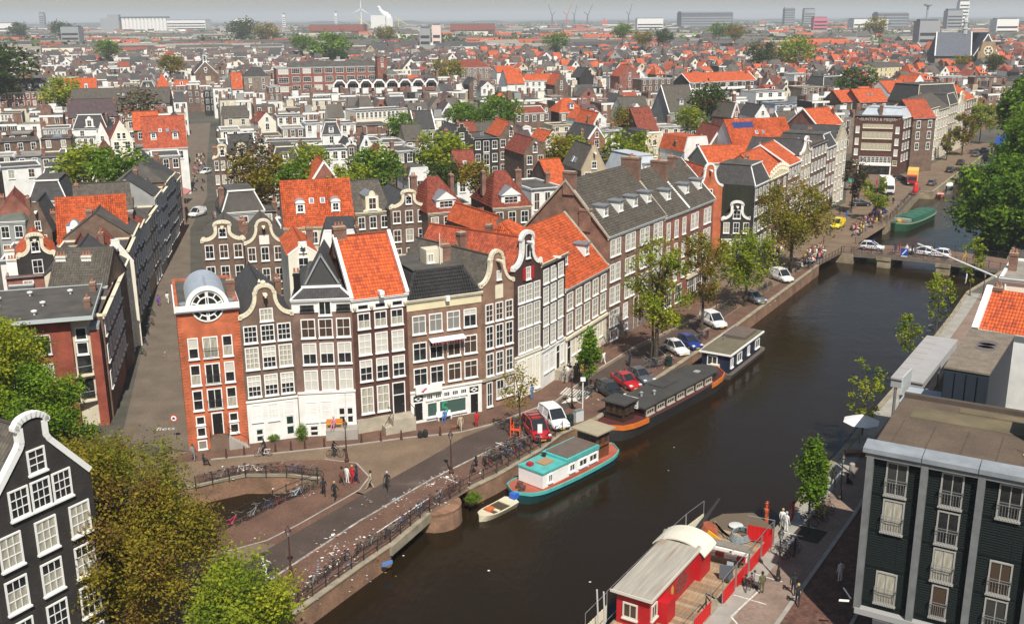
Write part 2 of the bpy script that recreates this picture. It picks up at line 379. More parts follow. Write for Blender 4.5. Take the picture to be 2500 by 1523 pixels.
def outline(style,w,h,r,roundtop=False):
 """Top edge of a facade, left eave to right eave, as (x, z)."""
 c=w/2
 if style in('point',):return[(0,h),(c,h+r),(w,h)]
 if style=='spout':return[(0,h),(c-.45,h+r-.5),(c-.45,h+r),(c+.45,h+r),(c+.45,h+r-.5),(w,h)]
 if style=='mgable':return[(0,h),(.14*w,h+r),(.86*w,h+r),(w,h)]
 if style=='hexg':return[(0,h),(.24*w,h+r),(.76*w,h+r),(w,h)]
 if style=='step':
  n=4;L=[(0,h)]
  for k in range(n):
   x=(c-.5)*k/n;L+=[(x,h+r*(k+.6)/(n+.6)),(x+(c-.5)/n,h+r*(k+.6)/(n+.6))]
  L+=[(c-.5,h+r)]
 elif style=='neck':
  nw=min(.95,.19*w);zt=h+r*.78
  L=[(0,h),(0,h+.35)]
  for k in range(1,7):
   t=k/6;L.append(((c-nw)*math.sin(t*math.pi/2)**.9,h+.35+(r*.52-.35)*(1-math.cos(t*math.pi/2))))
  L+=[(c-nw,zt),(c-nw-.12,zt),(c-nw-.12,zt+.12)]
  L+=[p for p in arc(c,zt+.12,nw+.12,r*.22-.12,180,90,4)[1:]]
 elif style=='diagneck':
  L=[(0,h),(c-1.0,h+r*.62),(c-.85,h+r*.68),(c-.85,h+r*.86),(c-1.05,h+r*.86),(c-1.05,h+r*.89)]+arc(c,h+r*.89,.95,r*.11,170,90,4)
 elif style=='bell':
  bw=.2*w;L=[(0,h),(0,h+.3)]
  if roundtop:L=[(0,h)]+arc(c,h,c,r,180,90,8)
  else:
   for k in range(1,8):
    t=k/7;L.append(((c-bw)*math.sin(t*math.pi/2),h+.3+(r*.68-.3)*(1-math.cos(t*math.pi/2))))
   L+=[(c-bw-.02,h+r*.74),(c-bw+.1,h+r*.8)]+arc(c,h+r*.78,bw-.1,r*.22,168,90,5)
 else:return[(0,h),(w,h)]
 Rr=[(w-x,z)for x,z in reversed(L)]
 if abs(Rr[0][0]-L[-1][0])<1e-4:Rr=Rr[1:]
 return L+Rr
def trim_along(root,pts,m,wd=0.24,y0=-.1,y1=.34,name='gable_trim',lift=0.0):
 """Coping that follows the gable's outline."""
 mb=MB()
 for(x0,z0),(x1,z1)in zip(pts,pts[1:]):
  dx,dz=x1-x0,z1-z0;L=math.hypot(dx,dz)
  if L<.02:continue
  ux,uz=dx/L,dz/L;nx,nz=-uz,ux
  e=.03
  a,b=(x0-ux*e,z0-uz*e),(x1+ux*e,z1+uz*e)
  poly=[(a[0]-nx*wd*.7,a[1]-nz*wd*.7),(b[0]-nx*wd*.7,b[1]-nz*wd*.7),(b[0]+nx*wd*.3,b[1]+nz*wd*.3),(a[0]+nx*wd*.3,a[1]+nz*wd*.3)]
  mb.prism(poly,y0,y1,'y')
 return mb.build(name,m,root)
def cornice(root,w,h,m,ht=.5,out=.3,brackets=0,y=0.0,x0=0.0):
 mb=MB()
 mb.box(x0-.06,x0+w+.06,y-out*.35,y+.05,h-ht,h-ht*.45);mb.box(x0-.12,x0+w+.12,y-out,y+.06,h-ht*.448,h-ht*.12);mb.box(x0-.16,x0+w+.16,y-out-.08,y+.07,h-ht*.118,h)
 for k in range(brackets):
  x=x0+.2+(w-.4)*k/max(1,brackets-1);mb.box(x-.09,x+.09,y-out*.9,y-out*.351,h-ht*.95,h-ht*.45)
 return mb.build('cornice',m,root)
def chimney(root,x,y,z0,ht=1.6,bw=.9,bd=.55,m=None,pots=2,rot=0.0):
 mb=MB();mb.box(-bw/2,bw/2,-bd/2,bd/2,-1.6,ht);mb.box(-bw/2-.06,bw/2+.06,-bd/2-.06,bd/2+.06,ht-.28,ht-.12,1 if m is WHITE else 0)
 mb.box(-bw/2+.02,bw/2-.02,-bd/2+.02,bd/2-.02,ht-.001,ht+.04,1)
 o=mb.build('chimney',[m or CHIM,STONE],root);o.location=(x,y,z0);o.rotation_euler=(0,0,rot)
 pb=MB()
 for k in range(pots):pb.lathe([(.12,ht+.03),(.10,ht+.42),(.13,ht+.45)],7,((k-(pots-1)/2)*.34,0,0))
 if pots:pb.build('chimney_pot',POT,o)
 return o
def sheet(mb,pts,m=0,th=.12):
 """A roof slope (4 or 3 corners: eave left, eave right, ridge right, ridge left) with UVs in metres and real thickness."""
 P=[Vector(p)for p in pts];u=(P[1]-P[0]).normalized();n=u.cross(P[-1]-P[0]).normalized();v=n.cross(u)
 uv=[((p-P[0]).dot(u),(p-P[0]).dot(v))for p in P]
 Q=[p-n*th for p in P]
 mb.add(P,m,uv);mb.add(list(reversed(Q)),m,list(reversed(uv)))
 for i in range(len(P)):
  j=(i+1)%len(P);mb.add([P[j],P[i],Q[i],Q[j]],m,[(0,0),(1,0),(1,.1),(0,.1)])
def tile_field(root,pts,m,tw=.27,th=.36,name='roof_tiles'):
 """Rows of overlapping pantiles as real relief over a roof slope; one part, far too many tiles to pick apart."""
 P=[Vector(p)for p in pts];u=(P[1]-P[0]);L=u.length;u.normalize();n=u.cross(P[-1]-P[0]).normalized();v=n.cross(u)
 H_=max((p-P[0]).dot(v)for p in P)
 def xr(vv):
  a,b=0.0,L
  top=[(p-P[0]).dot(u)for p in P[2:]]
  tl,tr=(min(top),max(top));f=vv/H_
  return a+(tl-a)*f,b+(tr-b)*f
 nc=max(2,int(round(H_/th)));th=H_/nc;V=[];F=[];UV=[]
 prof=[(0,.0),(.22,.055),(.5,.07),(.78,.055),(1.0,.0)]
 for r in range(nc):
  v0,v1=r*th,(r+1)*th+.05
  a0,b0=xr(v0);a1,b1=xr(min(v1,H_))
  a,b=max(a0,a1),min(b0,b1);k0,k1=int(math.ceil(a/tw)),int(b/tw)
  for k in range(k0,k1):
   j=RNG.uniform(-.008,.012);base=len(V)
   for vv,lift in((v0,.085+j),(v1,.03+j)):
    for fx,hz_ in prof:p=P[0]+u*((k+fx)*tw)+v*vv+n*(lift+hz_);V.append(p[:]);UV.append(((k+fx*.98+.01)*tw,(r+.5)*th if vv==v0 else(r+.96)*th))
   for fx,hz_ in prof:p=P[0]+u*((k+fx)*tw)+v*v0+n*(.02);V.append(p[:]);UV.append(((k+.5)*tw,(r+.1)*th))
   for i in range(4):
    F.append((base+i,base+i+1,base+6+i,base+5+i));F.append((base+10+i,base+11+i,base+1+i,base+i))
 if not F:return None
 V=np.array(V);F=np.array(F);UV=np.array(UV)[F.ravel()]
 o=put(name,np_mesh(name,V,F,[m],uv=UV),root);o['kind']='stuff';return o
def skylight(root,c,u,v,n,w=.8,l=1.0):
 c,u,v,n=Vector(c),Vector(u),Vector(v),Vector(n)
 mb=MB();mb.obox(c+n*.06,u*(w/2),v*(l/2),n*.07);o=mb.build('skylight',WHITE if RNG.random()<.5 else LEAD,root)
 pb=MB();pb.obox(c+n*.14,u*(w/2-.08),v*(l/2-.08),n*.012);pb.build('pane',mat('skylight_glass',(.20,.24,.28),.1,spec=.6),o)
def dormer(root,x,y,z,w=1.25,h=1.5,d=2.2,m=None,top='flat',nx=2,ny=2,detail=1,cheek=None,mode='mix'):
 m=m or WHITE;mb=MB();mb.box(-w/2,w/2,0,d,-.3,h)
 if top=='flat':mb.box(-w/2-.18,w/2+.18,-.25,d,h+.001,h+.14,1)
 elif top=='point':mb.prism([(-w/2-.15,h+.001),(w/2+.15,h+.001),(0,h+w*.42)],-.18,d,'y',1);mb.prism([(-w/2-.12,h+.03),(w/2+.12,h+.03),(0,h+w*.38)],-.22,-.181,'y',0)
 elif top=='round':mb.prism(arc(0,h+.001,w/2+.1,w*.42,0,180,8),-.12,d,'y',1);mb.prism(arc(0,h+.01,w/2+.08,w*.36,0,180,8),-.16,-.121,'y',0)
 elif top=='scroll':
  o_=outline('bell',w+.9,0,h+w*.45);mb.prism([(px-w/2-.45,pz-.1)for px,pz in o_],-.14,-.002,'y',0);mb.prism([(-w/2-.1,h),(w/2+.1,h),(0,h+w*.36)],0,d,'y',1)
 o=mb.build('dormer',[m,LEAD if top!='round' else ZINC],root);o.location=(x,y,z)
 ww=w*.72 if top!='scroll' else w*.62
 wm,cells=window_mesh(ww,h*.78,nx,ny,WHITE);q=put('window',wm,o,(0,-.141 if top=='scroll' else-.0,h*.12))
 put('pane_glass',pane_mesh(ww-.15,h*.78-.15,pane_of(pick_pane(mode,0,ny,RNG),0,ny)),o,(0,-.155 if top=='scroll' else-.014,h*.12+h*.39))
 return o
def make_house(A,B,h,d,style,rise,wall,roof,cols=3,rows=3,attic=0,extra='',label='',group='houses in the old town',name='canal_house',detail=1,cat='house',winspec=None,gf=None,frame=None):
 A,B=Vector((A[0],A[1])),Vector((B[0],B[1]));w=(B-A).length;ang=math.atan2(B.y-A.y,B.x-A.x)
 root=tag(empty(name,A.x,A.y,0.0,ang),label,cat,group);ex=set(extra.split(','))if extra else set()
 rng=random.Random(hash((round(A.x,1),round(A.y,1)))&0xffff)
 wm,rm=WALL[wall],ROOF[roof];trim=CREAM if 'cream' in ex else WHITE;fr=frame or(WHITE if 'cream' not in ex or detail<1 else WHITE)
 front=style in('diagneck','point','spout','neck','bell','step','mgable','hexg')
 e=.012
 mb=MB();t=.35
 top=outline(style,w,h,rise,'round' in ex)if front else[(0,h),(w,h)]
 mb.prism([(0,0),(w,0)]+list(reversed(top)),0,t,'y')
 rr=max(.4,rise*(.97 if style in('point','spout','mgable','hexg')else .80))if front else rise
 if front:
  if style in('mgable','hexg'):k_=.14 if style=='mgable' else .24;prof=[(0,h),(k_*w,h+rr),((1-k_)*w,h+rr),(w,h)]
  else:prof=[(0,h),(w/2,h+rr),(w,h)]
  mb.prism([(e,0),(w-e,0),(w-e,h-.08)]+[(x,z-.1)for x,z in reversed(prof[1:-1])]+[(e,h-.08)],t+.001,d,'y')
 elif style in('side','schoolroof'):
  mb.box(e,w-e,t+.001,d,0,h-.02)
  for x0,x1 in((0.01,.3),(w-.3,w-.01)):mb.prism([(t+.002,h-.02),(d,h-.02),(d/2,h+rise-.06)],x0,x1,'x')
 else:mb.box(e,w-e,t+.001,d,0,h-.03 if style!='flat' else h-.3)
 mb.build('wall',wm,root)
 rb=MB();sl=[]
 if front:
  for(x0,z0),(x1,z1)in zip(prof,prof[1:]):
   k=.12
   o0=-.15 if(x0==0)else 0;o1=.15 if x1==w else 0
   if z1>z0:s=[(x0+o0,d,z0-.12 if x0==0 else z0),(x0+o0,t,z0-.12 if x0==0 else z0),(x1,t,z1),(x1,d,z1)]
   elif z1<z0:s=[(x1+o1,t,z1-.12 if x1==w else z1),(x1+o1,d,z1-.12 if x1==w else z1),(x0,d,z0),(x0,t,z0)]
   else:s=[(x0,t,z0),(x1,t,z1),(x1,d,z1),(x0,d,z0)]
   sheet(rb,s);sl.append(s)
  if style not in('mgable','hexg'):rb.tube((w/2,t,h+rr+.02),(w/2,d,h+rr+.02),.11,n=5)
 elif style in('side','schoolroof'):
  s1=[(-.08,-.25,h-.1),(w+.08,-.25,h-.1),(w+.08,d/2,h+rise),(-.08,d/2,h+rise)]
  s2=[(w+.08,d+.2,h-.1),(-.08,d+.2,h-.1),(-.08,d/2,h+rise),(w+.08,d/2,h+rise)]
  sheet(rb,s1);sheet(rb,s2);sl=[s1,s2];rb.tube((-.05,d/2,h+rise+.03),(w+.05,d/2,h+rise+.03),.12,n=5)
 elif style=='hip':
  i=min(w,d)*.36;a,b=(i,d/2,h+rise),(w-i,d/2,h+rise);o=.2
  if i>w/2-.1:i=w/2-.1;a,b=(i,d/2,h+rise),(w-i,d/2,h+rise)
  c=[(-o,-o,h-.05),(w+o,-o,h-.05),(w+o,d+o,h-.05),(-o,d+o,h-.05)]
  sl=[[c[0],c[1],b,a],[c[2],c[3],a,b],[c[1],c[2],b],[c[3],c[0],a]]
  for s in sl:sheet(rb,s)
  for p,q in((c[0],a),(c[1],b),(a,b)):rb.tube(p,q,.1,n=5)
 elif style=='pyr':
  a=(w/2,d/2,h+rise);c=[(-.2,-.2,h),(w+.2,-.2,h),(w+.2,d+.2,h),(-.2,d+.2,h)]
  for k in range(4):s=[c[k],c[(k+1)%4],a];sheet(rb,s);sl.append(s)
 elif style=='mansard':
  i=min(1.3,.2*w);c=[(-.1,-.1,h),(w+.1,-.1,h),(w+.1,d,h),(-.1,d,h)];tt=[(i,i,h+rise),(w-i,i,h+rise),(w-i,d-i,h+rise),(i,d-i,h+rise)]
  for k in range(4):s=[c[k],c[(k+1)%4],tt[(k+1)%4],tt[k]];sheet(rb,s);sl.append(s)
  rb2=MB();rb2.box(i-.15,w-i+.15,i-.15,d-i+.15,h+rise,h+rise+.12);rb2.build('roof_deck',ROOF['flt']if roof!='zin' else ROOF['zin'],root)
  tb=MB()
  for x0,x1,y0,y1 in((i-.22,w-i+.22,i-.24,i-.151),):tb.box(x0,x1,y0,y1,h+rise-.08,h+rise+.16)
  for p,q in((c[0],tt[0]),(c[1],tt[1])):tb.tube(p,q,.1,n=5)
  if 'white' in ex or roof=='slt':tb.build('roof_edge',trim,root)
 else:
  rb.box(.25,w-.25,.25,d-.15,h-.32,h-.22)
  pb=MB();pb.box(-.05,w+.05,-.06,.26,h-.3,h);pb.box(-.05,.24,.2601,d,h-.3,h);pb.box(w-.24,w+.05,.2601,d,h-.3,h);pb.box(.2401,w-.2401,d-.25,d,h-.3,h)
  pb.build('parapet',trim if('white' in ex or 'cream' in ex)else(wm if wall not in('wht','crw')else WHITE),root)
 rb.build('roof',rm if style!='flat' else(ROOF['flt']if roof=='gtl' else rm),root)
 if 'tiles' in ex:
  for s in sl[:1]+(sl[2:]if style=='hip' else[])+(sl[1:2]if front else[]):tile_field(root,s,rm)
 if front:
  if style in('neck','bell','diagneck'):trim_along(root,top,trim,.42 if style=='neck' else .34)
  elif style=='step':trim_along(root,top,STONE,.14)
  elif 'white' in ex:trim_along(root,top,WHITE,.3)
  else:trim_along(root,top,wm if wall not in('wht','crw')else WHITE,.16,-.03,.4)
  if style in('neck','bell','spout')and detail and not 'round' in ex:
   hb=MB();z=h+rise*.66;hb.box(w/2-.08,w/2+.08,-.9,.3,z,z+.16);hb.box(w/2-.2,w/2+.2,-.75,.0,z+.161,z+.3);hb.build('hoist_beam',trim,root)
  if style=='neck':
   sb=MB()
   for sx in(-1,1):
    x=w/2+sx*(w/2-.3);sb.prism(arc(x,h+.45,.34,.34,0,360,10)[:-1],-.16,-.101,'y')
   sb.build('scroll',trim,root)
 elif 'cream' in ex or 'white' in ex or(detail and style in('side','hip','mansard')):
  if style!='flat':cornice(root,w,h,trim,.5,.28)
  else:cornice(root,w,h-.01,trim,.55,.3,y=-.061)
 else:
  gb=MB();gb.box(-.05,w+.05,-.34,-.2,h-.22,h-.08);gb.build('gutter',LEAD,root)
 if style in('side',)and 'white' in ex:
  for x in(-.1,w+.1):
   vb=MB()
   for s in(-1,1):vb.obox((x,d/2+s*(d/4+.06),h+rise/2+.05),(.14,0,0),(0,(d/4+.12),-s*rise/2),(0,0,.14))
   vb.build('verge_board',WHITE,root)
 if winspec is None:
  if cols and rows:
   pitch=w/cols
   for r in range(rows):
    z1=h-.7-r*2.85
    if front and style!='hexg':z1=h-.35-r*2.85
    for c in range(cols):
     ww=min(1.25,pitch*.62);hh=1.85;nx,ny=2,2;mode='mix'
     if 'bigw' in ex:ww=pitch*.72;hh=2.6;nx,ny=4,3;mode=rng.choice(['dark','dim','white','half','dark']);z1=h-.5-r*4.2
     if 'tall3' in ex and r==0:ww=pitch*.55;hh=2.9
     if 'arch' in ex and c==cols//2:ww,hh=min(1.5,pitch*.7),2.5
     if 'balc' in ex:ww=pitch*.42
     if 'tri' in ex:ww=w*.6;nx=4
     if 'tall3' in ex and r==1:z1-=1.4
     if z1-hh<.3:continue
     add_window(root,(c+.5)*pitch,z1-hh,ww,hh,nx,ny,mode,fr,detail,0.0,rng=rng)
 else:
  for sp in winspec:add_window(root,*sp[:7],fr=sp[7]if len(sp)>7 else fr,detail=2,rng=rng,hs=sp[8]if len(sp)>8 else None)
 if attic and front:
  z=h+.25 if style not in('neck',)else h+rise*.22
  if attic==1:add_window(root,w/2,z,min(1.0,w*.24),min(1.35,rise*.45),2,2,'dark',fr,detail,rng=rng)
  else:
   for s in(-1,1):add_window(root,w/2+s*w*.12,z,min(.9,w*.17),min(1.5,rise*.55),1,2,'dark',fr,detail,rng=rng)
 if 'plaque' in ex:
  q=MB();q.box(w/2-.62,w/2+.62,-.08,.0,h-.05,h+1.15);q.build('date_plaque',mat('plaque_white',(.76,.73,.66),.6),root)
 if gf:
  g=MB();g.box(.05,w-.05,-.05,-.001,0,gf[0]);g.box(0,w,-.16,-.001,gf[0]+.001,gf[0]+.2);g.build('ground_floor_front',gf[1],root)
 if style in('side','schoolroof','hip','mansard'):
  s=[Vector(p)for p in sl[0]];u=(s[1]-s[0]).normalized();n=u.cross(s[-1]-s[0]).normalized();v=n.cross(u)
  for key in ex:
   if key.startswith('dormer'):
    k=int(key[6:]or 1)
    for i in range(k):
     f=(i+.5)/k;slope=(s[3]-s[0]).dot(v);zz=h+(rise*.3 if style!='mansard' else rise*.18);yy=(d/2)*.3 if style=='side' else .25
     dormer(root,w*f,yy-.35,zz,1.3 if style!='mansard' else min(1.3,w*.3),1.45,2.0,WHITE,'round' if(wall=='crm' or 'cream' in ex and roof=='org')else 'flat',detail=detail)
   if key.startswith('gdormer'):
    k=int(key[7:]or 1)
    for i in range(k):dormer(root,w*((i+.5)/k),.1,h+.05,min(2.0,w*.4),2.3,d*.3,trim,'scroll',detail=detail)
  if 'tdormer' in ex:dormer(root,w*.5,.45,h+.35,w*.5,1.35,3.2,WHITE,'point',3,2,detail,mode='dark')
  if 'skyl' in ex:
   m_=(s[0]+s[1])/2
   for i in(-1,1)if w>6 else(0,):skylight(root,m_+v*(.55*(s[3]-s[0]).length)+u*(i*.8),u,v,n,.7,.95)
  if 'solar' in ex:
   for i in range(5):
    q=MB();q.obox(s[0]+u*(2.2+i*1.02)+v*((s[3]-s[0]).length*.8)+n*.14,u*.49,v*.75,n*.03);q.build('solar_panel',mat('solar_cell',(.03,.05,.16),.25),root)
 elif front and 'skyl' in ex:
  s=[Vector(p)for p in sl[0]];u=(s[1]-s[0]).normalized();n=u.cross(s[-1]-s[0]).normalized();v=n.cross(u)
  skylight(root,(s[0]+s[1])/2+v*1.6+u*.5,u,v,n,1.0,1.1);skylight(root,(s[0]+s[1])/2+v*1.6-u*1.0,u,v,n,.8,1.1)
 elif style=='flat' and 'skyl' in ex:
  q=MB();q.prism([(w*.35,h-.22),(w*.7,h-.22),(w*.66,h+.25),(w*.39,h+.25)],d*.3,d*.65,'y');q.build('skylight',mat('skylight_glass',(.20,.24,.28),.1,spec=.6),root)
 if 'balc' in ex:
  for r in range(rows):
   z=h-3.2-r*2.85;b=MB();b.box(.2,w-.2,-1.3,-.01,z-.15,z)
   o=b.build('balcony',WHITE,root);rb_=MB();rb_.box(.2,w-.2,-1.32,-1.26,z+.01,z+1.0);rb_.build('balcony_rail',WHITE,o)
 if 'bellcote' in ex:
  b=MB()
  for sx in(-.7,.7):
   for sy in(.4,1.8):b.box(w/2+sx-.14,w/2+sx+.14,sy-.14,sy+.14,h+rise-.4,h+rise+2.6)
  b.box(w/2-1,w/2+1,.1,2.1,h+rise-.9,h+rise-.2);b.box(w/2-1,w/2+1,.1,2.1,h+rise+2.601,h+rise+2.9)
  t_=b.build('bell_turret',WHITE,root);c_=MB();c_.lathe([(1.0,0),(.5,.9),(.55,1.3),(.12,2.4),(.03,5)],8,(w/2,1.1,h+rise+2.9));c_.build('turret_cap',LEAD,t_)
  c2=MB();c2.lathe([(.42,0),(.3,.4),(.2,.8)],8,(w/2,1.1,h+rise+.8));c2.build('bell',IRON,t_)
  c3=MB();c3.prism(arc(w/2,h+rise*.35,.9,.9,0,360,14)[:-1],-.08,-.001,'y');q_=c3.build('round_window',WHITE,root);c4=MB();c4.prism(arc(w/2,h+rise*.35,.6,.6,0,360,14)[:-1],-.1,-.081,'y');c4.build('pane',PD,q_)
 nch=0
 for key in ex:
  if key.startswith('chimw'):
   for i in range(int(key[5:]or 1)):chimney(root,w*(.12+.45*i),d*.35,h+.5,2.4,1.1,.7,WHITE,3)
   nch=9
  elif key.startswith('chim'):nch=int(key[4:]or 1)
 if nch!=9 and style not in('hexg',):
  n_=nch or(1 if rng.random()<.7 else 0)
  for i in range(n_):
   side=rng.choice([0.06,.94])if not nch else[.05,.95][i%2]
   zz=h+(0 if front else rise*.5)if style!='flat' else h-.2
   chimney(root,w*side,d*rng.uniform(.3,.6),zz+(.4 if front else .3),(2.2 if nch else 1.5),1.0 if nch else .8,.6,None,rng.choice([1,2,3]),rng.choice([0,math.pi/2]))
 if style=='flat' and detail:
  for i in range(rng.choice([0,1,2])):
   q=MB();q.lathe([(.16,-.25),(.16,.35),(.26,.4),(.26,.5),(.05,.56)],8,(w*rng.uniform(.2,.8),d*rng.uniform(.2,.8),h));q.build('roof_vent',ZINC,root)
 return root
